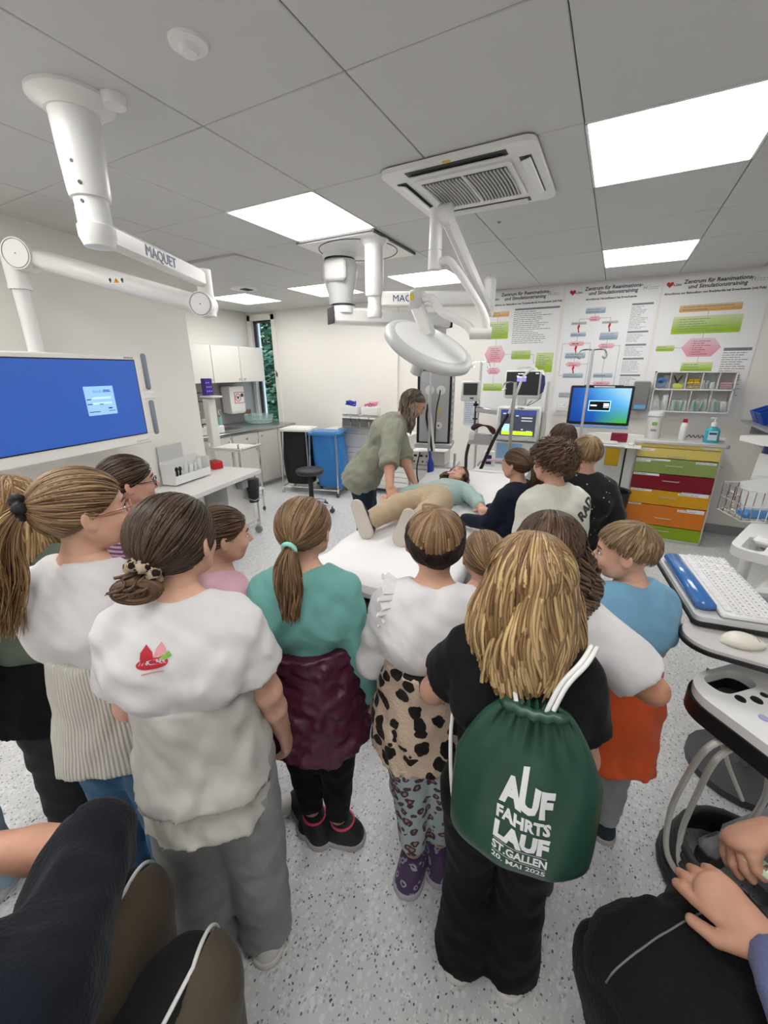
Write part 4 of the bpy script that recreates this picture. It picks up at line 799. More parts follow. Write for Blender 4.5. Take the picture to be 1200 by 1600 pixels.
# ---------------------------------------------------------------- hospital bed, machines
bed = root('hospital_bed', (-.99, 2.62, 0), R(2.5), 'hospital stretcher bed with white sheet in the middle of the room', 'bed')
M_sheet = mat('white_sheet', (.80, .79, .79), .7, bump=.35, bscale=7)
BL, BW = 2.06, .80
def sheet(u, v):
    # u around (closed cross-section), v along the length
    y = -BL/2+BL*v; a = 2*PI*u; e = lambda t, p: math.copysign(abs(t)**p, t)
    endr = min(1, (math.sin(PI*min(1, max(0, v))))*6) ** .5 if 0 < v < 1 else .02
    ed = min(v, 1-v)*BL; rr = math.sqrt(max(0, 1-(max(0, .10-ed)/.10)**2)) if ed < .10 else 1
    x = BW/2*e(math.cos(a), .35)*(.90+.10*rr); z = .075*e(math.sin(a), .55)*(.25+.75*rr)
    if math.sin(a) < 0: z *= 1.25
    lift = 0.12*max(0, (v-.62)/.38)**1.2
    wr = .004*math.sin(17*x+9*y)+.003*math.sin(31*y-14*x)+.006*math.sin(24*y+3*x)*max(0, abs(x)-.30)*6
    return (x+(.006*math.sin(23*y) if abs(x) > .36 else 0), y, .675+z+lift+(wr if math.sin(a) > -.3 else wr*2))
q = MB(); q.grid(sheet, 64, 70, True); q.add([sheet(k/64, 0) for k in range(64)], [tuple(range(64))]); q.add([sheet(k/64, 1) for k in range(64)], [tuple(range(64))]); q.obj('mattress', M_sheet, bed, 180)
q = MB(); q.box((0, .0, .565), (.66, 1.86, .04), .01); q.obj('deck', M_dgrey, bed)
q = MB(); q.box((-.02, -.86, .47), (.62, .10, .10), .03); q.box((-.02, -.80, .52), (.50, .06, .06), .015); q.obj('foot_bumper', mat('bed_navy', (.010, .014, .022), .35), bed, 50)
q = MB(); q.tube(smooth_path([(-.36, -.93, .46), (-.34, -1.0, .47), (-.15, -1.02, .47), (.20, -1.02, .47), (.34, -1.0, .47), (.36, -.93, .46)], 5), .020, 8); q.obj('push_bar', M_black, bed)
q = MB(); q.box((0, -.05, .35), (.42, 1.30, .16), .03); q.obj('undercarriage', M_lgrey, bed)
for y in (-.55, .55): q = MB(); q.tube([(-.12, y-.15, .16), (-.12, y+.15, .50)], .035, 8); q.tube([(.12, y-.15, .16), (.12, y+.15, .50)], .035, 8); tag(q.obj('lift_legs', M_lgrey, bed), kind='stuff')
q = MB(); q.box((0, -.02, .15), (.54, 1.56, .07), .02); q.obj('base_frame', M_whitem, bed)
for sx in (-1, 1):
    for sy in (-1, 1):
        q = MB(); q.cyl((sx*.27-.025, sy*.74, .075), (sx*.27+.025, sy*.74, .075), .075, n=22); c_ = q.obj('caster', M_dgrey, bed); q = MB(); q.box((sx*.27, sy*.74, .14), (.075, .10, .05), .012); q.obj('fork', M_black, c_)
for sx in (-1, 1):
    q = MB(); q.tube(smooth_path([(sx*.42, .18, .56), (sx*.44, .20, .62), (sx*.44, .35, .66), (sx*.44, .62, .66), (sx*.43, .70, .62), (sx*.42, .74, .56)], 5), .016, 8); q.obj('side_rail', mat('rail_slate', (.05, .07, .09), .35), bed)
q = MB(); q.box((-.12, -.88, .585), (.035, .03, .05), .005); q.box((.10, -.90, .60), (.08, .02, .03), .004); tag(q.obj('deck_fittings', M_whitem, bed), kind='stuff')
def pole(name, x, y, top, m, label, cat, hooks=0, r=.011, base=True, hd=1):
    r_ = root(name, (x, y, 0), 0, label, cat); q = MB(); q.tube([(0, 0, .05), (0, 0, top)], r, 10); q.obj('pole', m, r_)
    if hooks:
        for s in ((-1, 1) if hooks == 2 else (-1,)):
            q = MB(); q.tube(smooth_path([(0, 0, top-.005), (s*.05, 0, top+.0), (s*.085, 0, top-.01), (s*.10, 0, top-.05), (s*.085, 0, top-.065), (s*.07, 0, top-.05)], 5), .006, 6); q.obj('hook', M_chrome, r_)
    if base:
        for k in range(5):
            a = R(72*k); q = MB(); q.tube([(0, 0, .08), (.26*math.cos(a), .26*math.sin(a), .05)], .012, 6); f_ = q.obj('foot', m, r_)
            q = MB(); q.ell((.26*math.cos(a), .26*math.sin(a), .025), (.022, .022, .025), 10); q.obj('caster', M_dgrey, f_)
    return r_
p1 = pole('drip_stand', -.72, 3.62, 1.62, M_steel, 'steel drip stand with yellow clamp in front of the ventilator', 'drip stand', 1, .014)
q = MB(); q.box((0, -.0, .98), (.05, .045, .075), .008); q.obj('clamp', M_yellow, p1); q = MB(); q.cyl((0, 0, .90), (0, 0, .945), .02, n=12); q.obj('collar', M_black, p1)
p2 = pole('tall_drip_stand', -.19, 3.75, 1.86, M_alu, 'tall drip stand with two hooks in front of the desktop screen', 'drip stand', 2)
p3 = pole('rear_infusion_pole', -1.36, 4.86, 1.80, M_lgrey, 'infusion pole behind the small wall monitor', 'pole', 2, .014)
p4 = pole('lamp_side_pole', -1.42, 3.52, 1.86, M_alu, 'grey pole standing between the teacher and the socket column', 'pole', 0, .011)
q = MB(); q.tube(smooth_path([(.02, -.03, 1.02), (.03, -.03, .96), (.05, -.03, .6), (.06, -.03, .36)], 5), [.012]*6+[.03]*10, 10); o = q.obj('blue_sleeve', mat('sleeve_blue', (.01, .04, .32), .5), p4)
# patient monitor on ventilator
vt = root('ventilator', (-.86, 4.72, 0), R(3), 'white ventilator with touch screen and blue control panel', 'ventilator')
M_vent = mat('ventilator_white', (.72, .725, .71), .35)
q = MB(); q.box((.0, .12, .80), (.46, .30, 1.0), .02); q.obj('column', M_vent, vt)
q = MB(); q.box((-.0, -.06, 1.17), (.45, .12, .36), .02, ); q.obj('screen_housing', M_vent, vt)
q = MB(); q.box((.0, -.122, 1.18), (.36, .004, .27)); q.obj('screen', mat('screen_slate', (.045, .052, .07), .3, emit=.45), vt)
q = MB(); q.box((.0, -.1245, 1.285), (.355, .002, .045)); q.obj('screen_header', mat('screen_indigo', (.03, .045, .20), .3, emit=.6), vt)
q = MB(); q.box((.0, -.1245, 1.075), (.32, .002, .04)); q.obj('screen_lime_bar', mat('screen_lime', (.42, .75, .03), .3, emit=.75), vt)
q = MB(); q.box((-.12, -.1250, 1.13), (.075, .002, .075)); q.obj('screen_tile', mat('screen_paleblue'), vt)
for x, z, w_, h in ((.09, 1.235, .11, .012), (.09, 1.205, .11, .010), (-.01, 1.255, .03, .01), (-.14, 1.275, .03, .012), (.05, 1.115, .02, .012), (.12, 1.10, .05, .006)): q = MB(); q.box((x, -.1252, z), (w_, .002, h)); q.obj('screen_field', mat('screen_silver', (.5, .55, .6), .3, emit=.5), vt)
vs, fs = text_mesh('Dräger', .022, ext=.0003, bold=.0006); q = MB(); q.add(vs, fs, face_m(Vector((.02, -.1215, 1.335)), (1, 0, 0), (0, 0, 1))); q.obj('lettering', M_ink, vt, 0)
q = MB(); q.cyl((.13, -.12, 1.02), (.13, -.14, 1.02), .022, n=16); q.obj('knob', M_lgrey, vt)
q = MB(); q.box((-.02, -.055, .86), (.42, .05, .22), .01); q.obj('gas_module', M_vent, vt)
q = MB(); q.box((-.07, -.083, .87), (.27, .006, .17), .002); q.obj('blue_panel', mat('panel_blue', (.25, .42, .60), .4), vt)
q = MB(); q.box((.04, -.087, .88), (.05, .004, .07)); q.obj('panel_display', mat('screen_paleblue'), vt)
for x in (.15, .18): q = MB(); q.box((x, -.084, .84), (.012, .02, .10), .003); q.obj('valve', M_whitem, vt)
q = MB(); q.box((-.10, -.24, .69), (.56, .42, .05), .015); q.box((-.10, -.24, .60), (.52, .40, .12), .02); q.obj('tray_drawer', M_vent, vt)
q = MB(); q.box((.0, .05, .30), (.50, .40, .50), .02); q.obj('lower_body', M_vent, vt)
q = MB(); q.tube(smooth_path([(-.40, -.45, .56), (-.42, -.50, .42), (-.1, -.52, .38), (.2, -.46, .36), (.24, -.2, .38)], 5), .022, 8); q.obj('push_handle', mat('rail_slate'), vt)
for sx in (-1, 1):
    for sy in (-.28, .22): q = MB(); q.cyl((sx*.20-.015, sy, .05), (sx*.20+.015, sy, .05), .05, n=16); q.obj('caster', M_dgrey, vt)
q = MB(); q.tube(smooth_path([(-.34, -.38, .74), (-.28, -.36, .80), (-.05, -.30, .80), (.08, -.26, .77)], 6), .014, 8); o = q.obj('pink_hose', mat('hose_pink', (.62, .42, .52), .3), vt)
q = MB(); q.box((.26, -.04, 1.15), (.03, .10, .90), .006); q.obj('side_rail', M_lgrey, vt)
pmn = root('patient_monitor', (-.86, 4.76, 1.352), R(5), 'white patient monitor with handle on top of the ventilator', 'monitor')
q = MB(); q.box((0, 0, .215), (.385, .12, .29), .02); q.box((0, .02, .035), (.09, .08, .09), .01); q.obj('housing', M_vent, pmn)
q = MB(); q.box((-.01, -.061, .225), (.33, .004, .235)); q.obj('screen', mat('screen_charcoal', (.035, .037, .04), .2), pmn)
q = MB(); q.box((-.02, -.0645, .27), (.092, .002, .05)); q.obj('screen_window', mat('screen_violet', (.20, .16, .62), .3, emit=.8), pmn)
q = MB(); q.box((-.02, -.0655, .29), (.092, .002, .010)); q.obj('screen_bar', mat('screen_lilac', (.6, .6, .85), .3, emit=.8), pmn)
q = MB()
for x, z, w_ in ((-.05, .322, .02), (-.02, .322, .03), (.13, .325, .03), (-.06, .30, .02)): q.box((x, -.0645, z), (w_, .002, .007))
tag(q.obj('screen_text', M_scrw, pmn), kind='stuff')
q = MB(); q.prism([(.0, -.10), (.03, -.08), (.042, 0), (.03, .08), (0, .10)], .05, face_m(Vector((.175, -.02, .22)), (1, 0, 0), (0, 0, 1))); q.obj('side_knob_strip', mat('strip_indigo', (.04, .05, .18), .4), pmn)
q = MB(); q.tube(smooth_path([(-.09, 0, .355), (-.05, 0, .39), (.05, 0, .39), (.12, 0, .355)], 6), .016, 8); q.obj('handle', M_vent, pmn)
q = MB(); q.box((-.12, 0, .365), (.05, .05, .03), .006); q.obj('connector_box', M_whitem, pmn)
q = MB(); q.tube(smooth_path([(.10, .0, .05), (.06, -.05, .0), (.12, -.04, .03), (.19, -.03, .08)], 6), .004, 6); q.obj('cable', M_dgrey, pmn)
sm_ = root('small_monitor', (-1.40, 4.66, 1.39), R(8), 'small square white monitor on a swing arm', 'monitor')
q = MB(); q.box((0, 0, .105), (.205, .08, .215), .012); q.obj('housing', M_vent, sm_)
q = MB(); q.box((-.0, -.041, .125), (.15, .003, .125)); q.obj('screen', mat('screen_grey', (.05, .055, .055), .25), sm_)
q = MB(); q.box((.02, -.041, .03), (.04, .004, .014)); q.obj('label', M_ink, sm_); q = MB(); q.cyl((.07, -.04, .03), (.07, -.05, .03), .012, n=12); q.obj('knob', M_lgrey, sm_)
q = MB(); q.tube(smooth_path([(-.05, .0, .0), (-.055, -.01, -.05), (-.04, 0, -.12), (-.03, 0, -.16)], 5), .003, 5); q.obj('cable', M_whitem, sm_)
q = MB(); q.tube([(.06, .03, .0), (.06, .03, -.42)], .012, 8); q.obj('mast', M_dgrey, sm_)
q = MB(); q.cyl((.06, .03, -.03), (.06, .03, -.055), .028, n=14); q.cyl((.06, .03, -.19), (.06, .03, -.205), .028, n=14); tag(q.obj('mast_collars', M_black, sm_), kind='stuff')
q = MB(); beam(q, (.07, .02, -.09), (.36, -.02, -.12), .055, .06, .012); q.obj('swing_arm', M_alu, sm_)
q = MB(); q.box((.14, .02, -.42), (.26, .12, .12), .01); q.obj('basket', M_alu, sm_)
q = MB(); q.tube(smooth_path([(.04, -.03, -.30), (.12, -.05, -.26), (.22, -.05, -.27), (.30, -.04, -.34)], 5), [.02+.012*math.sin(k*.6) for k in range(16)], 8); q.obj('cuff', mat('cuff_maroon', (.05, .008, .015), .6), sm_)
q = MB(); q.box((.05, -.06, -.37), (.06, .04, .10), .006); q.obj('sensor_box', M_whitem, sm_)
for nm, a, b_, m1 in (('left_hose', (.02, .0, -.45), (-.02, -.12, -.95), M_black), ('right_hose', (.44, -.30, -.10), (.06, -.42, -1.02), M_black)):
    q = MB(); a = Vector(a); b_ = Vector(b_); q.tube(smooth_path([a, a.lerp(b_, .3)+Vector((-.01, 0, 0)), a.lerp(b_, .65)+Vector((.01, 0, 0)), b_], 6), .018, 8); o = q.obj('hose', m1, sm_)
q = MB(); q.tube(smooth_path([(.44, -.30, -.12), (.50, -.28, .1), (.55, -.24, .26), (.62, -.10, .34)], 6), .013, 8); q.obj('clear_hose', mat('hose_clear', (.6, .62, .62), .25), sm_)
bx_ = root('vial_monitor', (-1.10, 4.50, .70), R(5), 'small white box with dark blue display left of the ventilator', 'device'); q = MB(); q.box((0, 0, .09), (.11, .08, .18), .008); q.obj('housing', M_whitem, bx_); q = MB(); q.box((0, -.041, .09), (.06, .003, .10)); q.obj('display', mat('display_navy', (.01, .02, .10), .3), bx_)
q = MB(); q.box((.0, .03, -.345), (.07, .06, .69), .006); q.obj('stand', M_lgrey, bx_)
cal = root('wall_calendar', (-1.62, BY-.002, 1.02), 0, 'small printed sheet on the wall left of the machines', 'sheet'); q = MB(); q.box((0, -.002, .17), (.20, .003, .33)); q.obj('paper', mat('calendar_blue', (.55, .60, .68), .5), cal)
q = MB(); q.box((0, -.004, .325), (.20, .002, .02)); q.obj('header', mat('calendar_navy', (.06, .08, .2), .5), cal)
q = MB(); lines(q, -.08, .08, .03, .29, 11, -.0045, .3); tag(q.obj('fine_print', M_inkg, cal, 0), kind='stuff')
# equipment stack under the socket column
es = root('equipment_rack', (-1.58, 4.12, 0), R(8), 'white equipment rack stacked under the socket column', 'rack')
q = MB(); q.box((0, .0, .40), (.44, .34, .66), .01); q.obj('cabinet', M_whitem, es)
q = MB(); q.box((0, -.0, .755), (.46, .36, .04), .006); q.obj('shelf', M_lgrey, es)
for sx in (-1, 1): q = MB(); q.box((sx*.235, -.17, .48), (.025, .025, .88), .004); q.obj('upright', M_alu, es)
for sx in (-1, 1): q = MB(); q.box((sx*.17, 0, .035), (.05, .26, .07), .01); q.obj('foot', M_dgrey, es)
q = MB(); q.tube(smooth_path([(-.12, -.20, .92), (-.14, -.23, .7), (-.06, -.24, .4), (.02, -.26, .12), (-.06, -.34, .05), (-.16, -.36, .05)], 6), .007, 6); q.obj('black_cable', M_black, es)
q = MB(); q.tube(smooth_path([(.14, -.20, .70), (.20, -.23, .6), (.13, -.24, .5), (.20, -.24, .35), (.10, -.26, .1), (.16, -.34, .04)], 6), .006, 6); q.obj('cable_loop', M_black, es)
q = MB(); q.tube(smooth_path([(.22, -.19, .78), (.24, -.23, .66), (.16, -.24, .60), (.10, -.22, .68), (.10, -.19, .76)], 6), .006, 6); q.obj('white_cable', M_whitem, es)
ab = root('air_unit', (-1.62, 4.08, .776), R(8), 'white boxy unit with small black windows on the rack shelf', 'device'); q = MB(); q.box((0, 0, .075), (.36, .28, .145), .008); q.obj('housing', mat('unit_offwhite', (.68, .67, .62), .4), ab)
for x in (-.13, -.07, .0): q = MB(); q.box((x, -.142, .10), (.035, .003, .022)); q.obj('display', M_black, ab)
for x in (-.14, -.10, -.05, 0): q = MB(); q.cyl((x, -.14, .04), (x, -.15, .04), .010, n=10); q.obj('knob', M_dgrey, ab)
rb_ = root('red_case', (-1.93, 3.42, 0), R(28), 'red angular case with hand slot behind the teacher legs', 'case'); q = MB(); q.prism([(-.17, .0), (.17, .0), (.17, .22), (.05, .42), (-.17, .46)], .14, face_m(Vector((0, .07, 0)), (1, 0, 0), (0, 0, 1))); q.obj('body', M_red, rb_)
q = MB(); q.box((-.12, -.071, .26), (.08, .004, .03)); q.obj('slot', M_black, rb_)
q = MB(); pts = [Vector((-.12*math.cos(k*.9)*(1+.3*math.sin(k*1.7)), .10*math.sin(k*.9), .012+.010*(k % 4))) for k in range(26)]; q.tube(smooth_path(pts, 4), .006, 6); o = tag(q.obj('cable_coil', M_black), 'tangle of black cable on the floor beside the rack', 'cable'); o.location = (-1.78, 3.80, 0)
mb_ = root('yellow_lid_jar', (-.46, 4.55, 0), 0, 'white jar with yellow lid on a slim stand behind the boys', 'jar'); q = MB(); q.lathe([(.001, .02), (.12, .02), (.12, .04), (.02, .05), (.02, .93), (.001, .93)], n=16); q.obj('stand', M_lgrey, mb_); q = MB(); q.lathe([(.001, .93), (.055, .93), (.06, .95), (.06, 1.04), (.05, 1.06), (.001, 1.06)], n=18); q.obj('jar', M_whitem, mb_); q = MB(); q.lathe([(.001, 1.06), (.052, 1.06), (.05, 1.09), (.001, 1.095)], n=16); q.obj('lid', M_yellow, mb_)
# ---------------------------------------------------------------- right side equipment
rsx = root('steel_wall_shelf', (1.35, 4.90, 1.225), 0, 'dark grey metal shelf on the right wall', 'shelf'); q = MB(); q.box((0, 0, 0), (.40, .90, .02), .003); q.obj('board', M_mgrey, rsx)
for y in (-.35, .35): q = MB(); q.box((.03, y, -.06), (.32, .012, .10)); q.obj('bracket', M_mgrey, rsx)
for i_, (y, lab) in enumerate(((5.14, 'blue open storage bin farther back on the right wall shelf'), (4.95, 'blue open storage bin nearer on the right wall shelf'))):
    b_ = root('storage_bin', (1.34, y, 1.2365), 0, lab, 'bin', 'blue storage bins'); q = MB(); prof = [(-.17, .10), (-.12, .0), (.17, .0), (.17, .15), (-.06, .15)]; th = .006
    for s in (-1, 1): q.prism(prof, th, face_m(Vector((0, s*.082+.003, 0)), (1, 0, 0), (0, 0, 1)))
    q.box((.02, 0, .004), (.30, .16, .008)); q.box((.167, 0, .075), (.008, .16, .15)); m_ = T(-.145, 0, .05) @ RY(-26.5); bb_ = MB().box((0, 0, 0), (.008, .16, .11)); q.add(bb_.v, bb_.f, m_); q.obj('shell', M_blue, b_)
q = MB(); q.box((0, 0, .09), (.12, .14, .18), .008); o = tag(q.obj('black_box', M_black), 'black box device at the near end of the right shelf', 'device'); o.location = (1.27, 4.70, 1.237)
q = MB(); q.cyl((-.0605, .0, .11), (-.064, .0, .11), .012, n=12); q.obj('light_button', M_whitem, o)
# defibrillator cart
cz = root('monitor_cart', (1.02, 3.62, 0), R(20), 'white pole cart with round body, basket arm and top plate', 'cart')
q = MB(); q.tube([(0, 0, .10), (0, 0, 1.0)], .035, 12); q.obj('column', M_whitem, cz)
q = MB(); q.lathe([(.001, .98), (.10, .98), (.105, 1.0), (.095, 1.18), (.001, 1.19)], n=24); q.obj('round_body', M_white, cz)
q = MB(); q.lathe([(.001, 1.18), (.088, 1.18), (.082, 1.235), (.001, 1.24)], n=24); q.obj('blue_collar', mat('collar_navy', (.02, .03, .16), .35), cz)
q = MB(); q.prism(rrect(.34, .30, .06), .03, T(-.02, 0, 1.25)); q.obj('top_plate', M_white, cz)
for k in range(5): a = R(72*k+10); q = MB(); q.tube([(0, 0, .12), (.28*math.cos(a), .28*math.sin(a), .07)], .028, 8, flat=.6); q.obj('foot', M_whitem, cz); q = MB(); q.cyl((.28*math.cos(a)-.012, .28*math.sin(a), .035), (.28*math.cos(a)+.012, .28*math.sin(a), .035), .035, n=14); q.obj('caster', M_dgrey, cz)
df = root('bedside_monitor', (1.00, 3.60, 1.282), R(28), 'white tilted monitor standing on the pole cart', 'monitor'); q = MB(); q.prism([(-.10, 0), (.12, 0), (.12, .10), (-.02, .26), (-.06, .26)], .28, face_m(Vector((.14, 0, 0)), (0, 1, 0), (0, 0, 1))); q.obj('housing', M_white, df)
md_ = face_m(Vector((0, -.0815, .13)), (1, 0, 0), (0, .04, .26)); q = MB(); q.box((-.02, .0, .001), (.19, .16, .004), M=md_); q.obj('screen', mat('screen_charcoal'), df)
q = MB(); q.box((.105, -.0, .003), (.03, .04, .006), .002, M=md_); q.obj('button_block', mat('collar_navy'), df)
wb = root('wire_basket', (.90, 3.20, .86), R(18), 'chrome wire basket holding clear packets on the right', 'basket')
M_wire = M_chrome
for z in (.0, .09, .18):
    q = MB(); q.tube([(-.17, -.12, z), (.17, -.12, z), (.17, .12, z), (-.17, .12, z)], .0045, 6, True); q.obj('ring', M_wire, wb)
for k in range(9):
    x = -.17+.34*k/8
    for y in (-.12, .12): q = MB(); q.tube([(x, y, 0), (x, y, .18)], .003, 5); q.obj('wire', M_wire, wb)
    q = MB(); q.tube([(x, -.12, 0), (x, .12, 0)], .003, 5); q.obj('wire', M_wire, wb)
for y in (-.06, 0, .06):
    for x in (-.17, .17): q = MB(); q.tube([(x, y, 0), (x, y, .18)], .003, 5); q.obj('wire', M_wire, wb)
q = MB(); q.tube([(.0, .12, .06), (.02, .38, .06)], .012, 8); q.obj('arm', M_wire, wb)
rk = random.Random(21)
for k in range(5):
    o = packet('clear_packet', (0, 0, 0), (.22, .24), (0, 0, 0), M_pack, f'{ORD[k]} clear plastic packet from the front in the wire basket', 'packet', 'clear packets in the wire basket'); o.matrix_world = T(.90, 3.20, .868) @ RZ(18) @ T(-.03+.02*k, -.085+.035*k, .0) @ RX(-14+6*k) @ RY(rk.uniform(-14, 14))
q = MB(); q.box((0, 0, .03), (.18, .08, .05), .015); o = tag(q.obj('blue_mask_pack', mat('pack_blue', (.08, .25, .55), .35)), 'blue packed item at the bottom of the wire basket', 'pack'); o.matrix_world = T(.86, 3.11, .866) @ RZ(18)
q = MB(); q.tube(smooth_path([(0, 0, 0), (.05, -.02, .03), (.07, .0, .09), (.13, 0, .11)], 5), .018, 8); o = tag(q.obj('green_tube', M_mint), 'mint green breathing tube at the right of the basket', 'tube'); o.matrix_world = T(1.0, 3.13, .90)
# white cart with moulded handles
wc = root('treatment_cart', (1.03, 2.72, 0), R(-22), 'white moulded cart with grab handles at the right edge', 'cart')
def ringtop(cx, w_, h_, hole, z, th, q):
    o_ = rrect(w_, h_, .09, 6, cx[0], cx[1]); i_ = rrect(hole[2], hole[3], .04, 6, hole[0], hole[1]); n = len(o_)
    vs = [(x, y, z+th) for x, y in o_]+[(x, y, z+th) for x, y in i_]+[(x, y, z) for x, y in o_]+[(x, y, z) for x, y in i_]
    fs = []
    for k in range(n):
        l = (k+1) % n; fs += [(k, l, n+l, n+k), (2*n+k, 3*n+k, 3*n+l, 2*n+l), (k, 2*n+k, 2*n+l, l), (n+k, n+l, 3*n+l, 3*n+k)]
    q.add(vs, fs)
q = MB(); ringtop((.0, .0), .62, .58, (-.22, -.14, .09, .24), .80, .05, q); q.obj('handle_top', M_white, wc, 50)
q = MB(); q.box((.04, 0, .825), (.30, .40, .07), .02); q.box((.0, .0, .835), (.5, .12, .05), .02); q.obj('deck', M_white, wc)
q = MB(); q.prism(ellipse(.035, .02, 20), .002, T(.02, .04, .8605)); q.obj('red_emblem', mat('print_red'), wc)
q = MB(); q.lathe([(.001, .0), (.09, .0), (.10, .02), (.09, .30), (.06, .78), (.001, .79)], n=20); q.obj('column', M_whitem, wc)
q = MB(); q.box((0, .05, .45), (.36, .30, .30), .03); q.obj('drawer_body', M_whitem, wc)
q = MB(); q.box((-.22, -.15, .35), (.16, .12, .04), .015); q.obj('blue_clip', mat('clear_blue', (.35, .62, .72), .15, trans=.4), wc)
q = MB(); q.box((.15, .18, .875), (.16, .10, .035), .015); q.obj('blue_pad', mat('pad_skyblue', (.25, .50, .68), .4), wc)
for k in range(4): a = R(90*k+45); q = MB(); q.tube([(0, 0, .09), (.34*math.cos(a), .34*math.sin(a), .08)], .03, 8, flat=.6); q.obj('foot', M_whitem, wc); q = MB(); q.cyl((.34*math.cos(a)-.015, .34*math.sin(a), .045), (.34*math.cos(a)+.015, .34*math.sin(a), .045), .045, n=14); q.obj('caster', M_dgrey, wc)
# keyboard tray on a pole
kt = root('keyboard_tray', (.385, 1.665, .985), R(8.5), 'grey keyboard tray with mouse plate on an upright at the right', 'tray')
q = MB(); q.prism(rrect(.235, .48, .02), .016, T(.020, .004, 0)); q.obj('board', M_lgrey, kt, 50)
q = MB(); q.prism(rrect(.245, .49, .022), .012, T(.020, .004, -.013)); q.obj('board_edge', M_black, kt, 50)
q = MB(); q.prism([(x, y) for x, y in rrect(.27, .17, .08, 7)], .010, T(.0, -.285, -.03) @ RZ(-14)); q.obj('mouse_plate', mat('plate_warmgrey', (.58, .55, .54), .45), kt, 50)
q = MB(); q.prism(rrect(.282, .182, .085, 7), .012, T(.0, -.285, -.0425) @ RZ(-14)); q.obj('mouse_plate_edge', M_black, kt, 50)
q = MB(); q.tube(smooth_path([(.06, .10, -.02), (.12, .12, -.06), (.30, .16, -.08), (.40, .25, -.10)], 5), .025, 8); q.tube([(.40, .25, -.10), (.40, .25, -.93)], .025, 8); q.obj('support', M_mgrey, kt)
q = MB(); q.lathe([(.001, -.985), (.20, -.985), (.20, -.95), (.03, -.93), (.001, -.93)], (.40, .25, 0), 20); q.obj('support_foot', M_dgrey, kt)
rk2 = root('large_keyboard', (.385, 1.665, 1.0025), R(8.5), 'white medical keyboard with blue wrist rest at the right edge', 'keyboard')
q = MB(); q.box((.045, 0, .009), (.155, .455, .018), .005); q.obj('case', M_white, rk2)
M_key = mat('key_white', (.78, .78, .79), .35)
kd = None
for j in range(6):
    for i in range(22 if j < 5 else 14):
        if i in (15, 18) and j < 5: continue
        if kd is None:
            q = MB(); q.box((0, 0, .0), (.0185, .0175, .006), .002); o = q.obj('key', M_key, rk2); kd = o.data
        else: o = bpy.data.objects.new('key', kd); COL.objects.link(o); o.parent = rk2
        if j == 5: y_ = -.205+i*.031; o.scale = (1, 1.6, 1)
        else: y_ = -.215+i*.0205
        o.location = (.110-.0245*j if j < 5 else .110-.0245*5, y_ if j < 5 else y_*.98, .0205)
q = MB()
for j in range(5):
    for i in range(22):
        if i in (15, 18): continue
        q.box((.110-.0245*j, -.215+i*.0205, .0237), (.006, .004, .0006))
tag(q.obj('key_print', M_inkg, rk2), kind='stuff')
q = MB(); q.tube([(-.062, -.20, .014), (-.062, -.19, .016), (-.062, .18, .016), (-.062, .205, .014)], [.006, .029, .029, .006], 14, flat=.66); q.obj('wrist_rest', mat('rest_blue', (.04, .16, .46), .18, coat=.5), rk2, 60)
ms = root('cream_mouse', (.435, 1.378, .9655), R(-72), 'cream computer mouse on the oval plate below the keyboard', 'mouse')
q = MB(); q.grid(lambda u, v: ((.030+.006*math.sin(PI*v))*math.cos(2*PI*u)*math.sin(PI*min(.999, max(.001, v)))**.45, -.06+.12*v, max(0, .036*(math.sin(PI*v)**.5)*(1-.35*v))*max(0, math.sin(2*PI*u))**.6+.0005), 28, 18, True); q.obj('shell', mat('mouse_cream', (.72, .69, .60), .3), ms, 180)
q = MB(); q.tube([(-.02, .028, .0225), (0, .03, .0265), (.02, .028, .0225)], .0009, 4); q.obj('button_seam', M_mgrey, ms)
q = MB(); q.tube(smooth_path([(0, .055, .006), (.02, .12, .004), (.08, .16, .006)], 5), .002, 5); q.obj('cord', M_whitem, ms)
# ultrasound console
us = root('ultrasound_machine', (.50, 1.31, 0), R(-46), 'white ultrasound machine with black control console at the right', 'ultrasound machine')
def cons(z, th, grow, q):
    o_ = rrect(.42+grow, .34+grow, .10, 8, .08, .0); n = len(o_); i_ = rrect(.075, .14, .03, 8, -.075, -.035)
    vs = [(x, y, z+th) for x, y in o_]+[(x, y, z+th) for x, y in i_]+[(x, y, z) for x, y in o_]+[(x, y, z) for x, y in i_]; fs = []
    for k in range(n):
        l = (k+1) % n; fs += [(k, l, n+l, n+k), (2*n+k, 3*n+k, 3*n+l, 2*n+l), (k, 2*n+k, 2*n+l, l), (n+k, n+l, 3*n+l, 3*n+k)]
    q.add(vs, fs)
q = MB(); cons(.825, .03, 0, q); q.obj('console_top', M_white, us, 50)
q = MB(); cons(.775, .052, .012, q); q.obj('console_base', M_black, us, 50)
q = MB(); q.box((-.075, -.035, .785), (.09, .17, .01)); q.obj('grip_floor', M_dgrey, us)
q = MB(); q.prism(rrect(.30, .09, .04), .012, T(.09, .125, .8555)); q.obj('upper_panel', M_lgrey, us, 50)
q = MB(); q.lathe([(.001, .008), (.026, .004), (.030, .0), (.001, -.001)], (.075, .085, .8565), 20, ax=(1.2, 1)); q.obj('trackball', mat('ball_periwinkle', (.28, .31, .62), .12), us)
for x, y, r_, m in ((.0, .02, .009, M_black), (-.008, .0, .009, M_black), (.0, -.04, .014, M_black), (-.016, -.078, .013, M_black), (.075, -.03, .012, mat('button_lilac', (.5, .47, .6), .4)), (.05, -.09, .011, mat('button_violet', (.42, .40, .65), .4)), (.09, -.10, .011, mat('button_violet'))):
    q = MB(); q.lathe([(.001, 0), (r_, 0), (r_*.9, .004), (.001, .005)], (x, y, .855), 14, ax=(1.1, .9)); q.obj('button', m, us)
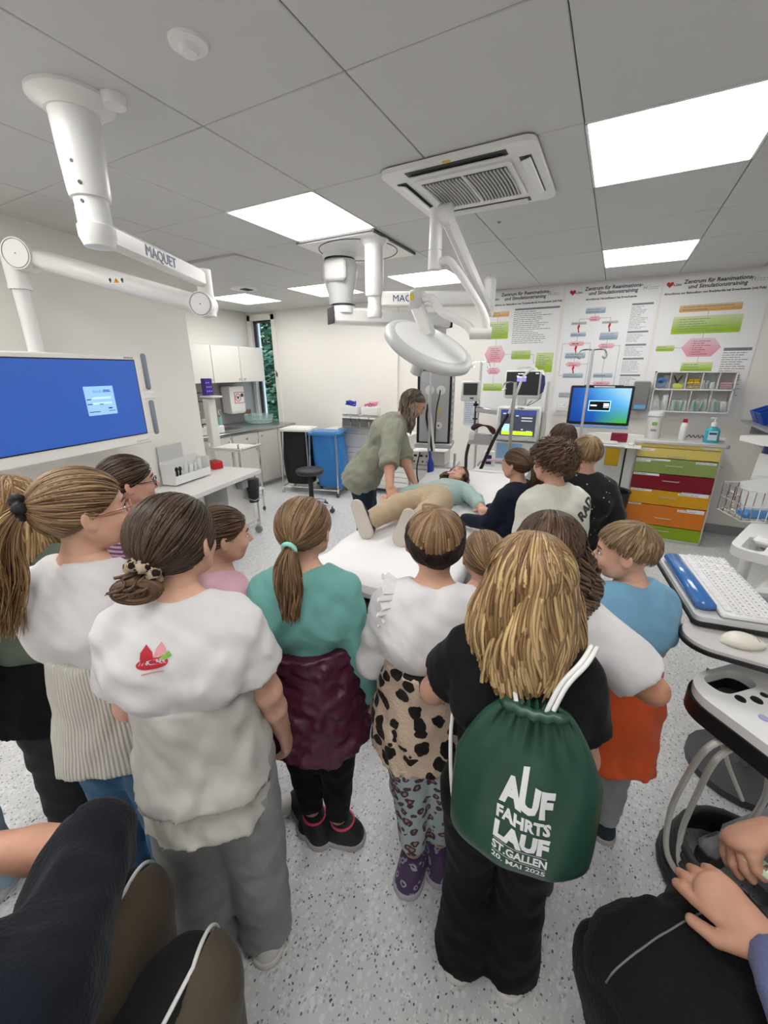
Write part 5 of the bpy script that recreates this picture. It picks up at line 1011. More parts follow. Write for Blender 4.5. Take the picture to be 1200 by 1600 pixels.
q = MB(); q.lathe([(.001, 0), (.03, 0), (.028, .004), (.018, .006), (.017, .022), (.001, .023)], (.075, .025, .855), 18); q.obj('dial', M_black, us)
for a in (40, 100, 160): q = MB(); q.box((.075+.055*math.cos(R(a+90)), .085+.05*math.sin(R(a+90))*.0-.045, .857), (.03, .008, .003)); q.obj('arc_key', M_lgrey, us)
q = MB(); q.box((.10, .40, .55), (.26, .30, .60), .03); q.box((.10, .20, .74), (.10, .30, .08), .02); q.obj('tower', mat('tower_white', (.62, .62, .64), .4), us)
q = MB(); q.box((.10, .38, .17), (.34, .52, .12), .04); q.obj('base', M_mgrey, us)
for x, y in ((-.06, .15), (-.06, .62), (.26, .15), (.26, .62)):
    q = MB(); q.cyl((x-.025, y, .062), (x+.025, y, .062), .062, n=20); c_ = q.obj('caster', M_dgrey, us); q = MB(); q.box((x, y, .10), (.07, .13, .05), .02); q.obj('hood', M_mgrey, c_)
q = MB(); q.box((-.02, -.12, .755), (.03, .02, .04), .004); q.obj('cable_hook', M_black, us)
for k, pts in enumerate((((.015, -.075, .75), (.005, -.176, .74), (-.051, -.13, .55), (-.098, -.076, .3), (-.077, -.061, .12), (0, -.024, .04)), ((.024, -.072, .74), (.017, -.155, .7), (-.048, -.065, .45), (-.085, -.012, .2), (-.05, -.033, .1), (-.005, -.021, .03)), ((.014, -.062, .75), (.043, -.004, .68), (.035, .088, .5), (.003, .124, .3), (-.045, .126, .2)), ((.008, -.131, .73), (-.006, -.041, .6), (.006, .049, .45)))):
    q = MB(); q.tube(smooth_path(pts, 7), .009 if k < 3 else .006, 8); q.obj('probe_cable', mat('cable_cream', (.66, .65, .60), .4), us)
# coiled hose on the floor and boxes near the console
ch = root('coiled_hose', (.60, 1.40, 0), 0, 'dark coiled hose lying on the floor beside the seated woman', 'hose')
q = MB(); q.tube([((.20-.0003*k)*math.cos(k*.3)*(1 if True else 1), (.20-.0003*k)*math.sin(k*.3), .018+.022*(k//21)) for k in range(150)], .014, 8); q.obj('coil', mat('hose_charcoal', (.05, .05, .055), .5), ch, 60)
# ---------------------------------------------------------------- people: smooth implicit bodies turned into meshes
def A3(v): return np.array(v, dtype=np.float64)
def unit(v): v = A3(v); return v/max(1e-9, np.linalg.norm(v))
def rotm(ax, deg):
    a = math.radians(deg); c, s = math.cos(a), math.sin(a)
    return {'x': np.array([[1, 0, 0], [0, c, -s], [0, s, c]]), 'y': np.array([[c, 0, s], [0, 1, 0], [-s, 0, c]]), 'z': np.array([[c, -s, 0], [s, c, 0], [0, 0, 1]])}[ax]
class Vol:
    def __init__(s, lo, hi, h):
        s.h = h; s.lo = A3(lo)-2*h; n = np.ceil((A3(hi)+2*h-s.lo)/h).astype(int)+1
        s.n = n; s.ax = [s.lo[i]+h*np.arange(n[i]) for i in range(3)]
        s.D = np.full(n, .06, np.float32)
    def sub(s, lo, hi):
        i0 = np.clip(np.floor((A3(lo)-s.lo)/s.h).astype(int), 0, s.n); i1 = np.clip(np.ceil((A3(hi)-s.lo)/s.h).astype(int)+1, 0, s.n)
        sl = tuple(slice(a, b) for a, b in zip(i0, i1))
        if any(x.stop <= x.start for x in sl): return None
        return sl, [s.ax[i][sl[i]].reshape([-1 if k == i else 1 for k in range(3)]).astype(np.float32) for i in range(3)]
    def blend(s, sl, d, k, op):
        cur = s.D[sl]
        if op == 'u':
            if k > 0: hh = np.maximum(k-np.abs(cur-d), 0)/k; s.D[sl] = np.minimum(cur, d)-hh*hh*k*.25
            else: s.D[sl] = np.minimum(cur, d)
        else:
            if k > 0: hh = np.maximum(k-np.abs(cur+d), 0)/k; s.D[sl] = np.maximum(cur, -d)+hh*hh*k*.25
            else: s.D[sl] = np.maximum(cur, -d)
    def cap(s, a, b, ra, rb=None, k=.02, flat=None, op='u', end=None):
        rb = ra if rb is None else rb; a = A3(a); b = A3(b); m = k+3*s.h+.004; R_ = max(ra, rb)+m
        g = s.sub(np.minimum(a, b)-R_, np.maximum(a, b)+R_)
        if g is None: return s
        sl, (x, y, z) = g; px, py, pz = x-a[0], y-a[1], z-a[2]; ab = b-a; sc = 1.
        if end is not None:
            u = unit(ab); pe = (px-ab[0]*end)*u[0]+(py-ab[1]*end)*u[1]+(pz-ab[2]*end)*u[2]
        if flat is not None:
            nrm, f = unit(flat[0]), flat[1]; q = (px*nrm[0]+py*nrm[1]+pz*nrm[2])*(f-1); px, py, pz = px+q*nrm[0], py+q*nrm[1], pz+q*nrm[2]; ab = ab+nrm*(ab@nrm)*(f-1); sc = 1/(.5+.5*f)
        L2 = ab@ab
        t = np.clip((px*ab[0]+py*ab[1]+pz*ab[2])/L2, 0, 1) if L2 > 1e-12 else 0*px
        d = (np.sqrt((px-t*ab[0])**2+(py-t*ab[1])**2+(pz-t*ab[2])**2)-(ra+(rb-ra)*t))*sc
        if end is not None: d = np.maximum(d, pe)
        s.blend(sl, d.astype(np.float32), k, op); return s
    def ell(s, c, r, Rm=None, k=.02, op='u'):
        c = A3(c); r = A3(r); m = k+3*s.h+.004; R_ = (r if Rm is None else np.full(3, r.max()))+m
        g = s.sub(c-R_, c+R_)
        if g is None: return s
        sl, (x, y, z) = g; p = [x-c[0], y-c[1], z-c[2]]
        if Rm is not None: p = [p[0]*Rm[0, i]+p[1]*Rm[1, i]+p[2]*Rm[2, i] for i in range(3)]
        k0 = np.sqrt((p[0]/r[0])**2+(p[1]/r[1])**2+(p[2]/r[2])**2); k1 = np.sqrt((p[0]/r[0]**2)**2+(p[1]/r[1]**2)**2+(p[2]/r[2]**2)**2)
        d = k0*(k0-1)/np.maximum(k1, 1e-6)
        s.blend(sl, d.astype(np.float32), k, op); return s
    def cut(s, p0, n, wav=None):
        n = unit(n); x, y, z = [s.ax[i].reshape([-1 if k == i else 1 for k in range(3)]) for i in range(3)]
        d = (x-p0[0])*n[0]+(y-p0[1])*n[1]+(z-p0[2])*n[2]
        if wav is not None: d = d+wav(x, y, z)
        s.D = np.maximum(s.D, d.astype(np.float32)); return s
    def noise(s, amp, f=30., seed=0., st=(1, 1, 1)):
        x, y, z = [s.ax[i].reshape([-1 if k == i else 1 for k in range(3)])*f*st[i] for i in range(3)]
        w1 = np.sin(.7*z+1.3*np.sin(.5*x+seed)+seed)*1.6; w2 = np.sin(.6*x-.8*y+seed*2.1)*1.4
        d = np.sin(x+w1+seed)*np.sin(.8*z+w2+1.7*seed)+.6*np.sin(1.7*y+1.3*x-w2+seed)*np.sin(1.5*z-w1)+.35*np.sin(3.1*x+2.3*z+2*w1)*np.sin(2.7*y+w2)
        s.D = s.D+(amp*d).astype(np.float32); return s
    def mesh(s):
        D = s.D; S = D < 0; h = s.h
        c = [S[i:S.shape[0]-1+i, j:S.shape[1]-1+j, k:S.shape[2]-1+k] for i in (0, 1) for j in (0, 1) for k in (0, 1)]
        an = c[0].copy(); al = c[0].copy()
        for q in c[1:]: an |= q; al &= q
        act = an & ~al; ii = np.argwhere(act); N = len(ii)
        if N == 0: return np.zeros((0, 3)), np.zeros((0, 4), int)
        idx = np.full(act.shape, -1, np.int64); idx[act] = np.arange(N)
        off = np.array([(i, j, k) for i in (0, 1) for j in (0, 1) for k in (0, 1)])
        vals = np.stack([D[ii[:, 0]+o[0], ii[:, 1]+o[1], ii[:, 2]+o[2]] for o in off], 1).astype(np.float64)
        acc = np.zeros((N, 3)); cnt = np.zeros(N)
        for a in range(8):
            for b in range(a+1, 8):
                if np.abs(off[a]-off[b]).sum() != 1: continue
                va, vb = vals[:, a], vals[:, b]; m = (va < 0) != (vb < 0); t = np.where(m, va/np.where(m, va-vb, 1), 0)
                acc += m[:, None]*(off[a]+t[:, None]*(off[b]-off[a])); cnt += m
        V = s.lo+h*(ii+acc/cnt[:, None]); F = []
        for ax in range(3):
            o1, o2 = [(1, 2), (2, 0), (0, 1)][ax]
            sa = [slice(None)]*3; sb = [slice(None)]*3; sa[ax] = slice(0, -1); sb[ax] = slice(1, None)
            cr = S[tuple(sa)] != S[tuple(sb)]; e = np.argwhere(cr)
            e = e[(e[:, o1] > 0) & (e[:, o2] > 0) & (e[:, o1] < act.shape[o1]) & (e[:, o2] < act.shape[o2])]
            if not len(e): continue
            def cell(d1, d2): q = e.copy(); q[:, o1] += d1; q[:, o2] += d2; return idx[q[:, 0], q[:, 1], q[:, 2]]
            qd = np.stack([cell(-1, -1), cell(0, -1), cell(0, 0), cell(-1, 0)], 1); fl = ~S[tuple(e.T)]
            qd[fl] = qd[fl][:, ::-1]; F.append(qd[(qd >= 0).all(1)])
        return V, np.concatenate(F)
def np_mesh(name, V, F, m, parent, attr=None, smooth=True):
    me = bpy.data.meshes.new(name); F = np.asarray(F, np.int32); n = F.shape[1]
    me.vertices.add(len(V)); me.vertices.foreach_set('co', np.asarray(V, np.float32).ravel())
    me.loops.add(F.size); me.loops.foreach_set('vertex_index', F.ravel())
    me.polygons.add(len(F)); me.polygons.foreach_set('loop_start', np.arange(0, F.size, n, dtype=np.int32))
    me.update(calc_edges=True); me.polygons.foreach_set('use_smooth', np.full(len(F), smooth))
    if attr is not None:
        a = me.color_attributes.new('strand', 'FLOAT_COLOR', 'POINT'); a.data.foreach_set('color', np.asarray(attr, np.float32).ravel())
    me.validate()
    return link(name, me, m, parent, 0)
def relax(V, F, it=1, w_=.5):
    for _ in range(it):
        acc = np.zeros_like(V); cnt = np.zeros(len(V))
        for a, b in ((0, 1), (1, 2), (2, 3), (3, 0)):
            np.add.at(acc, F[:, a], V[F[:, b]]); np.add.at(acc, F[:, b], V[F[:, a]]); np.add.at(cnt, F[:, a], 1); np.add.at(cnt, F[:, b], 1)
        V = V*(1-w_)+w_*acc/np.maximum(cnt, 1)[:, None]
    return V
def vol_obj(name, v, m, parent, M=None, rel=1):
    V, F = v.mesh(); V = relax(V, F, rel)
    if M is not None: V = V @ M[0].T+M[1]
    return np_mesh(name, V, F, m, parent)

def skin_mat(name, col):
    m = mat(name, col, .5, bump=.06, bscale=160, var=.10, vscale=14, spec=.35); b = nodes(m)[2]
    b.inputs['Subsurface Weight'].default_value = .12; b.inputs['Subsurface Radius'].default_value = (.012, .005, .003); b.inputs['Subsurface Scale'].default_value = .5
    return m
SKIN = {'fair': skin_mat('skin_fair', (.62, .36, .26)), 'mid': skin_mat('skin_mid', (.54, .29, .20)), 'tan': skin_mat('skin_tan', (.50, .25, .165))}
def hair_mat(name, dark, mid_, light, rough=.38):
    if name in MATS: return MATS[name]
    m = mat(name, mid_, rough, spec=.35); t = m.node_tree; N, L, b = nodes(m)
    a = t.nodes.new('ShaderNodeAttribute'); a.attribute_name = 'strand'; sp = t.nodes.new('ShaderNodeSeparateColor'); L.new(a.outputs['Color'], sp.inputs[0])
    r = ramp(t, [(.0, dark), (.45, mid_), (.8, light), (1., [min(1, c*1.15) for c in light])]); L.new(sp.outputs[0], r.inputs[0]); L.new(r.outputs[0], b.inputs['Base Color'])
    b.inputs['Anisotropic'].default_value = .4
    return m
HAIR = {'brown': hair_mat('hair_brown', (.035, .018, .010), (.085, .046, .025), (.17, .098, .055)), 'darkbrown': hair_mat('hair_dark', (.016, .009, .006), (.042, .024, .015), (.095, .056, .035)),
        'lightbrown': hair_mat('hair_lightbrown', (.075, .04, .019), (.17, .10, .05), (.34, .215, .115)), 'blond': hair_mat('hair_blond', (.12, .062, .026), (.27, .16, .072), (.52, .36, .175)),
        'sandy': hair_mat('hair_sandy', (.075, .046, .024), (.19, .12, .062), (.37, .26, .145)), 'greybrown': hair_mat('hair_greybrown', (.04, .028, .021), (.11, .078, .058), (.25, .195, .15))}
def strands(P_, rad, C0, rnd, flat=.45, n=5):
    """P_: (N, M, 3) paths -> tubes; rad: (M,) or (N, M) radii; C0: centre for outward normal"""
    N, M = P_.shape[:2]; rad = np.broadcast_to(rad, (N, M))
    t = np.gradient(P_, axis=1); t /= np.maximum(np.linalg.norm(t, axis=2, keepdims=True), 1e-9)
    o = P_-C0; o -= t*(o*t).sum(2, keepdims=True); o /= np.maximum(np.linalg.norm(o, axis=2, keepdims=True), 1e-9); sd = np.cross(t, o)
    ang = 2*PI*np.arange(n)/n
    V = P_[:, :, None, :]+o[:, :, None, :]*(np.cos(ang)[:, None]*flat*rad[:, :, None, None])+sd[:, :, None, :]*(np.sin(ang)[:, None]*rad[:, :, None, None])
    i = np.arange(N)[:, None, None]*M*n; j = np.arange(M-1)[None, :, None]*n; k = np.arange(n)[None, None, :]; k2 = (k+1) % n
    F = np.stack([i+j+k, i+j+k2, i+j+n+k2, i+j+n+k], 3).reshape(-1, 4)
    at = np.zeros((N, M, n, 4), np.float32); at[..., 0] = rnd.reshape(N, -1)[:, :, None]; at[..., 3] = 1
    return V.reshape(-1, 3), F, at.reshape(-1, 4)
def slerp(a, b, t):
    om = np.arccos(np.clip((a*b).sum(1), -.9999, .9999))[:, None, None]; t = t[None, :, None]
    return (np.sin((1-t)*om)*a[:, None, :]+np.sin(t*om)*b[:, None, :])/np.sin(om)
def hair_dirs(rng, n, line=(-.15, .62), front=True):
    out = []
    while len(out) < n:
        v = rng.normal(size=3); v /= np.linalg.norm(v)
        if v[2] > line[0]+line[1]*v[1]: out.append(v)
    return np.array(out)

class Person:
    def __init__(s, loc, rz, h, label, skin='fair', adult=False, head=(0, 0, 0), lean=0, side=0, twist=0, build=1., arms=None, feet=None, vox=.010, mw=None, legs=None, hip=None):
        s.h = h; s.seated = legs is not None; s.b0 = build; s.build = build = build*(.94 if adult else .86); s.vox = vox; s.rng = np.random.default_rng(int(abs(loc[0])*1000+abs(loc[1])*77+h*100)); s.seed = float(s.rng.uniform(0, 6))
        s.root = root('person', (*loc, 0) if len(loc) == 2 else loc, R(rz), label, 'person')
        if mw is not None: s.root.matrix_world = mw
        s.skin = SKIN[skin]; s.adult = adult; s.a = .063*h if adult else (.064*h+.009)
        s.hip = A3(hip) if hip is not None else A3((0, 0, .51*h))
        s.Rl = rotm('z', twist) @ rotm('y', side) @ rotm('x', -lean)
        s.sh = {sg: s.S((sg*.094*h*build, -.005*h, .795*h)) for sg in (-1, 1)}
        s.neck = s.S((0, -.004*h, .835*h)); s.hr = head
        s.Rh = s.Rl @ rotm('x', lean*.55) if False else None
        s.HM = rotm('z', head[0]) @ rotm('x', -head[1]) @ rotm('y', head[2])
        piv = s.S((0, .0, .855*h)) ; s.hc = piv+s.HM @ A3((0, .018*h, (1.0-.855)*h-s.a))
        s.arms = arms or {}; s.arm = {}
        for sg in (-1, 1):
            u, f, nr, cu = s.arms.get(sg, ((sg*.14, -.03, -1), (sg*.04, .18, -1), (-sg, .1, 0), .35))
            e = s.sh[sg]+unit(u)*.168*h; w = e+unit(f)*.150*h; s.arm[sg] = (s.sh[sg], e, w, unit(f), unit(nr), cu)
        s.leg = {}
        for sg in (-1, 1):
            if legs is not None and sg in legs: hp, kn, an, fd = legs[sg]
            else:
                ft = (feet or {}).get(sg, (sg*.062*h, .0, 8*sg)); an = A3((ft[0], ft[1], .05*h)); hp = s.hip+A3((sg*.052*h, 0, -.02*h)); kn = (hp+an)/2+A3((0, .012*h, .01*h)); fd = (-math.sin(R(-ft[2])), math.cos(R(ft[2])), 0)
            s.leg[sg] = (A3(hp), A3(kn), A3(an), unit(fd))
        s.parts = {}
    def S(s, p): p = A3(p)-A3((0, 0, .51*s.h)); return s.hip+s.Rl @ p
    def ydir(s): return s.Rl @ A3((0, 1, 0))
    def reach(s, sg, W, f, nr, cu, pole):
        Mi = s.root.matrix_basis.inverted(); r3 = Mi.to_3x3(); W = A3(Mi @ Vector(W)); f = unit(r3 @ Vector(f)); nr = unit(r3 @ Vector(nr)); pole = A3(r3 @ Vector(pole))
        S0 = s.sh[sg]; l1, l2 = .168*s.h, .150*s.h; d = W-S0; D = np.linalg.norm(d)
        if D > (l1+l2)*.995: W = S0+d/D*(l1+l2)*.995; d = W-S0; D = np.linalg.norm(d)
        u = d/D; x = (l1*l1-l2*l2+D*D)/(2*D); hh = math.sqrt(max(0, l1*l1-x*x)); pp = pole-u*(pole@u); s.arm[sg] = (S0, S0+u*x+unit(pp)*hh, W, f, nr, cu); return s
    # ---- prims shared by body and clothes
    def torso(s, v, off=0, z0=.49, z1=.80, belly=0, hips=0):
        h, B = s.h, s.build; fl = (s.ydir(), 1.38); k = .045*h/1.4
        if z0 < .56: v.cap(s.S((-.035*h, .0, .505*h)), s.S((.035*h, 0, .505*h)), .072*h*B+off+hips, k=k, flat=(s.ydir(), 1.12))
        v.cap(s.S((0, .004*h, .53*h)), s.S((0, .002*h, .625*h)), .086*h*B+off+hips*.5, .082*h*B+off+belly, k=k, flat=fl)
        v.cap(s.S((0, 0, .64*h)), s.S((0, -.004*h, .745*h)), .085*h*B+off, .096*h*B+off, k=k, flat=fl)
        v.cap(s.S((-.064*h*B, -.006*h, .785*h)), s.S((.064*h*B, -.006*h, .785*h)), .042*h+off, k=k)
        v.cap(s.S((-.03*h, -.010*h, .815*h)), s.S((.03*h, -.010*h, .815*h)), .034*h+off*.8, k=k)
        for sg in (-1, 1): v.ell(s.S((sg*.045*h, -.045*h, .735*h)), (.045*h+off, .03*h+off, .05*h+off), k=k)
    def box(s, pts, r): P_ = np.array(pts); return P_.min(0)-r, P_.max(0)+r
    def body(s, face=True, vox_h=None):
        h = s.h; Vs, Fs = [], []; o = 0
        def put(v, M=None, rel=1):
            nonlocal o
            V, F = v.mesh(); V = relax(V, F, rel)
            if M is not None: V = V @ M[0].T+M[1]
            Vs.append(V); Fs.append(F+o); o += len(V)
        lg = [q for sg in (-1, 1) for q in s.leg[sg][:3]]
        lo, hi = s.box([s.S((0, 0, .84*h)), *s.sh.values(), s.hip]+lg, .16*h); lo[2] = max(lo[2], s.hip[2]-.75*h)
        v = Vol(lo, hi, max(.011, s.vox)); s.torso(v)
        for sg in (-1, 1):
            hp, kn, an, fd = s.leg[sg]; v.cap(hp, kn, .054*h, .035*h, k=.03); m = kn*.65+an*.35; v.cap(kn, m-fd*.003*h, .033*h, .032*h, k=.02); v.cap(m-fd*.003*h, an, .032*h, .021*h, k=.02)
            v.cap(an-fd*.02*h+A3((0, 0, -.010*h)), an+fd*.065*h+A3((0, 0, -.017*h)), .021*h, .015*h, k=.02)
            v.cap(s.sh[sg], s.arm[sg][1], .033*h, .027*h, k=.03, end=.55)
        v.cap(s.neck+s.Rl @ A3((0, 0, -.03*h)), s.S((0, .006*h, .865*h)), .036*h, .032*h, k=.03)
        put(v)
        for sg in (-1, 1):
            a, e, w, f, nr, cu = s.arm[sg]; side = unit(np.cross(f, nr)); nr = unit(np.cross(side, f)); L_ = .100*h if s.adult else .104*h
            hv = s.hvox if hasattr(s, 'hvox') else .0048
            lo, hi = s.box([a, e, w, w+f*L_*1.25], .05*h); v = Vol(lo, hi, hv)
            v.cap(a, e, .033*h, .0255*h, k=.02); v.cap(e, e*.6+w*.4, .0255*h, .0235*h, k=.015); v.cap(e*.6+w*.4, w, .0235*h, .0165*h, k=.015)
            pe = w+f*L_*.50; r = .0115*h*.8
            v.cap(w, pe, .020*h, .026*h, k=.012, flat=(nr, 2.1))
            th = -1 if (np.dot(side, A3((0, 1, 0))) if abs(f[2]) > .5 else np.dot(side, A3((0, 0, 1)))) < 0 else 1
            if sg in getattr(s, 'thumb', {}): th = s.thumb[sg]
            for i, (q, ln) in enumerate(((1.0, .46), (.36, .52), (-.30, .48), (-.92, .38))):
                b0 = pe+side*th*q*.0185*h-f*.006*h; cc = cu*(.9+.12*i); d1 = unit(f*math.cos(cc*.9)+nr*math.sin(cc*.9)+side*th*q*.13); d2 = unit(f*math.cos(cc*2.1)+nr*math.sin(cc*2.1)); d3 = unit(f*math.cos(cc*2.9)+nr*math.sin(cc*2.9))
                p1 = b0+d1*L_*ln*.48; p2 = p1+d2*L_*ln*.32; p3 = p2+d3*L_*ln*.22
                v.cap(b0, p1, r*.92, r*.84, k=.004); v.cap(p1, p2, r*.84, r*.76, k=.002); v.cap(p2, p3, r*.76, r*.66, k=.002)
            b0 = w+f*L_*.12+side*th*.016*h; d1 = unit(f*.72+side*th*.62+nr*.25); p1 = b0+d1*L_*.30; d2 = unit(f*.92+side*th*.22+nr*.30); p2 = p1+d2*L_*.25
            v.cap(b0, p1, r*1.25, r*.98, k=.008); v.cap(p1, p2, r*.98, r*.75, k=.003)
            put(v)
        a = s.a; vh = vox_h or (.0042 if face else .006); v = Vol((-a, -1.15*a, -1.75*a), (a, 1.15*a, 1.1*a), vh)
        v.ell((0, -.12*a, .20*a), (.74*a, .88*a, .78*a), k=.0)
        v.ell((0, .20*a, -.30*a), (.60*a, .58*a, .60*a), k=.25*a); v.ell((0, .42*a, -.74*a), (.26*a, .26*a, .20*a), k=.25*a)
        v.cap((0, -.12*a, -.4*a), (0, -.30*a, -1.75*a), .43*a, .45*a, k=.15*a)
        v.cap((-.42*a, .28*a, -.62*a), (-.52*a, -.02*a, -.38*a), .16*a, k=.2*a); v.cap((.42*a, .28*a, -.62*a), (.52*a, -.02*a, -.38*a), .16*a, k=.2*a)
        if face:
            v.cap((-.30*a, .66*a, .16*a), (.30*a, .66*a, .16*a), .09*a, k=.14*a)
            for sg in (-1, 1):
                v.ell((sg*.30*a, .80*a, .0), (.17*a, .12*a, .10*a), k=.10*a, op='s'); v.ell((sg*.34*a, .50*a, -.26*a), (.22*a, .24*a, .2*a), k=.18*a)
                v.cap((sg*.44*a, .635*a, .055*a), (sg*.17*a, .70*a, .055*a), .035*a, k=.03*a)
            v.cap((0, .74*a, .04*a), (0, .93*a, -.22*a), .065*a, .095*a, k=.07*a)
            for sg in (-1, 1): v.ell((sg*.09*a, .84*a, -.26*a), (.075*a, .085*a, .065*a), k=.05*a)
            v.cap((-.16*a, .70*a, -.475*a), (.16*a, .70*a, -.475*a), .055*a, k=.05*a); v.cap((-.13*a, .68*a, -.565*a), (.13*a, .68*a, -.565*a), .06*a, k=.05*a)
        for sg in (-1, 1):
            Rm = rotm('z', sg*24) @ rotm('x', 12); v.ell((sg*.76*a, -.10*a, -.06*a), (.065*a, .19*a, .29*a), Rm=Rm, k=.04*a); v.ell((sg*.83*a, -.06*a, -.03*a), (.04*a, .09*a, .16*a), Rm=Rm, k=.04*a, op='s')
        put(v, (s.HM, s.hc), 1)
        s.bodyo = np_mesh('body', np.concatenate(Vs), np.concatenate(Fs), s.skin, s.root)
        if face: s.face()
        return s
    def H(s, p): return s.hc+s.HM @ (A3(p)*s.a)
    def hb(s): m = Matrix(s.HM.tolist()).to_4x4(); m.translation = Vector(s.hc); return m
    def face(s, iris=(.10, .16, .22), lip=(.50, .20, .18), brow=None):
        a = s.a; M = s.hb()
        for sg in (-1, 1):
            q = MB(M); q.ell((sg*.30*a, .655*a, -.005*a), (.12*a, .105*a, .062*a), 14); e = q.obj('eye', mat('eye_white', (.75, .73, .70), .15), s.bodyo, 180)
            q = MB(M); q.ell((sg*.30*a, .728*a, .0), (.052*a, .045*a, .055*a), 12); q.obj('iris', mat('iris_grey', iris, .15), s.bodyo, 180)
            q = MB(M); q.tube([(sg*(.15+.33*t)*a, (.775-.14*t*t)*a, (.20+.05*math.sin(PI*t))*a) for t in (0, .25, .5, .75, 1)], [.018*a, .032*a, .032*a, .026*a, .012*a], 6); q.obj('eyebrow', mat('brow_brown', brow or (.09, .05, .03), .7), s.bodyo, 180)
            q = MB(M); q.tube([(sg*(.17+.27*t)*a, (.765-.11*t)*a, (.01+.085*math.sin(PI*t))*a) for t in (0, .25, .5, .75, 1)], .014*a, 5); q.obj('eyelash', mat('lash_brown', (.03, .018, .012), .7), s.bodyo, 180)
        q = MB(M)
        q.tube([(.21*a*t, (.755-.10*t*t)*a, (-.485+.02*abs(t))*a) for t in (-1, -.5, 0, .5, 1)], [.012*a, .04*a, .045*a, .04*a, .012*a], 8); q.tube([(.19*a*t, (.745-.10*t*t)*a, (-.555+.035*t*t)*a) for t in (-1, -.5, 0, .5, 1)], [.012*a, .045*a, .05*a, .045*a, .012*a], 8); q.obj('lips', mat('lip_rose', lip, .4), s.bodyo, 180)
    # ---- clothes
    def shirt(s, m, hem=.50, sleeve=.7, off=.012, name='shirt', flare=0., nz=.0035, vox=None, loose=.012, fr=34, neck=True, hemflat=None, cuff=0):
        h = s.h; vx = vox or s.vox; pts = [s.S((0, 0, .86*h)), s.S((0, 0, hem*h))]+[s.arm[sg][i] for sg in (-1, 1) for i in ((0, 1) if sleeve < 1 else (0, 1, 2))]
        lo, hi = s.box(pts, .125*h+off+flare); v = Vol(lo, hi, vx); s.torso(v, off, z0=hem, belly=flare*.5, hips=flare)
        if hem < .56: v.cap(s.S((0, 0, .60*h)), s.S((0, 0, (hem-.03)*h)), .088*h*s.build+off, .092*h*s.build+off+flare, k=.03, flat=(s.ydir(), 1.3))
        dn = s.Rl @ A3((0, 0, -1)); c = s.S((0, 0, hem*h)); v.cut(c, dn, lambda x, y, z: .006*np.sin(23*x+s.seed)+.004*np.sin(41*x-20*y))
        for sg in (-1, 1):
            a, e, w = s.arm[sg][:3]
            if sleeve < 1: v.cap(a+(e-a)*.03, e, .040*h+off*.7, .033*h+off*.8+loose, k=.022, end=sleeve)
            else:
                fr_ = min(1, sleeve-1+.0001); v.cap(a+(e-a)*.03, e, .040*h+off*.7, .028*h+off*.9, k=.022); v.cap(e, w, .029*h+off*.9, .0215*h+off*.7, k=.02, end=fr_)
                if cuff: p = e+(w-e)*(fr_-.08); v.cap(p-unit(w-e)*.012, p+unit(w-e)*.03, .024*h+off+cuff, k=.008, end=.9)
        if nz: v.noise(nz, fr, s.seed)
        if neck: v.cap(s.S((0, .012*h, .838*h)), s.S((0, .03*h, .93*h)), .040*h, .075*h, k=.01, op='s')
        s.parts[name] = o = vol_obj(name, v, m, s.root); return o
    def pants(s, m, top=.575, off=.012, ank=.03, knee=.0, hemz=.03, name='trousers', nz=.003, vox=None, fr=30, waist=0):
        h = s.h; vx = vox or s.vox; pts = [s.S((0, 0, top*h)), s.hip]+[q for sg in (-1, 1) for q in s.leg[sg][:3]]
        lo, hi = s.box(pts, .12*h+off+ank); v = Vol(lo, hi, vx)
        v.cap(s.S((-.03*h, 0, .505*h)), s.S((.03*h, 0, .505*h)), .076*h*s.b0+off, k=.04, flat=(s.ydir(), 1.08)); v.cap(s.S((0, 0, .53*h)), s.S((0, 0, .62*h)), .080*h*s.b0+off+waist, k=.03, flat=(s.ydir(), 1.3))
        for sg in (-1, 1):
            hp, kn, an, fd = s.leg[sg]; d = unit(an-kn); e = an+d*(.05-hemz)*h
            v.cap(hp, kn, .058*h+off, .037*h+off+knee, k=.025); v.cap(kn, e, .037*h+off+knee, .024*h+off*.6+ank, k=.02, end=1.)
        if nz: v.noise(nz, fr, s.seed+2, (1, 1, 1.3))
        if not s.seated: v.cut(s.S((0, 0, top*h)), s.Rl @ A3((0, 0, 1)))
        s.parts[name] = o = vol_obj(name, v, m, s.root); return o
    def tied(s, m, top=.60, bot=.36, off=.03, flare=.03, name='tied_garment', nz=.006, fr=38, back=.02, wav=.012, vox=None, inner=True, st=(1, 1, .6)):
        h = s.h; B = s.b0; pts = [s.S((0, 0, top*h)), s.S((0, 0, bot*h))]; lo, hi = s.box(pts, .14*h+off+flare+.04); v = Vol(lo, hi, vox or s.vox)
        v.cap(s.S((0, 0, (top-.01)*h)), s.S((0, -back*.3, .50*h)), .088*h*B+off, .103*h*B+off, k=.03, flat=(s.ydir(), 1.25))
        v.cap(s.S((0, -back*.3, .50*h)), s.S((0, -back, (bot-.03)*h)), .103*h*B+off, .103*h*B+off+flare, k=.03, flat=(s.ydir(), 1.2))
        v.cap(s.S((-.095*h, .06*h, (top-.015)*h)), s.S((.095*h, .06*h, (top-.015)*h)), .022*h+off*.3, k=.02)
        v.noise(nz, fr, s.seed+1, st)
        sd = s.seed; up = s.Rl @ A3((0, 0, 1))
        v.cut(s.S((0, 0, top*h)), up); v.cut(s.S((0, 0, bot*h)), -up, lambda x, y, z: wav*np.sin(17*x+sd)+.6*wav*np.sin(29*y-11*x+2*sd))
        if inner: v.cap(s.S((0, -back, (bot-.06)*h)), s.S((0, -back*.5, (bot+.03)*h)), .080*h*B+off+flare, .04*h, k=.01, flat=(s.ydir(), 1.2), op='s')
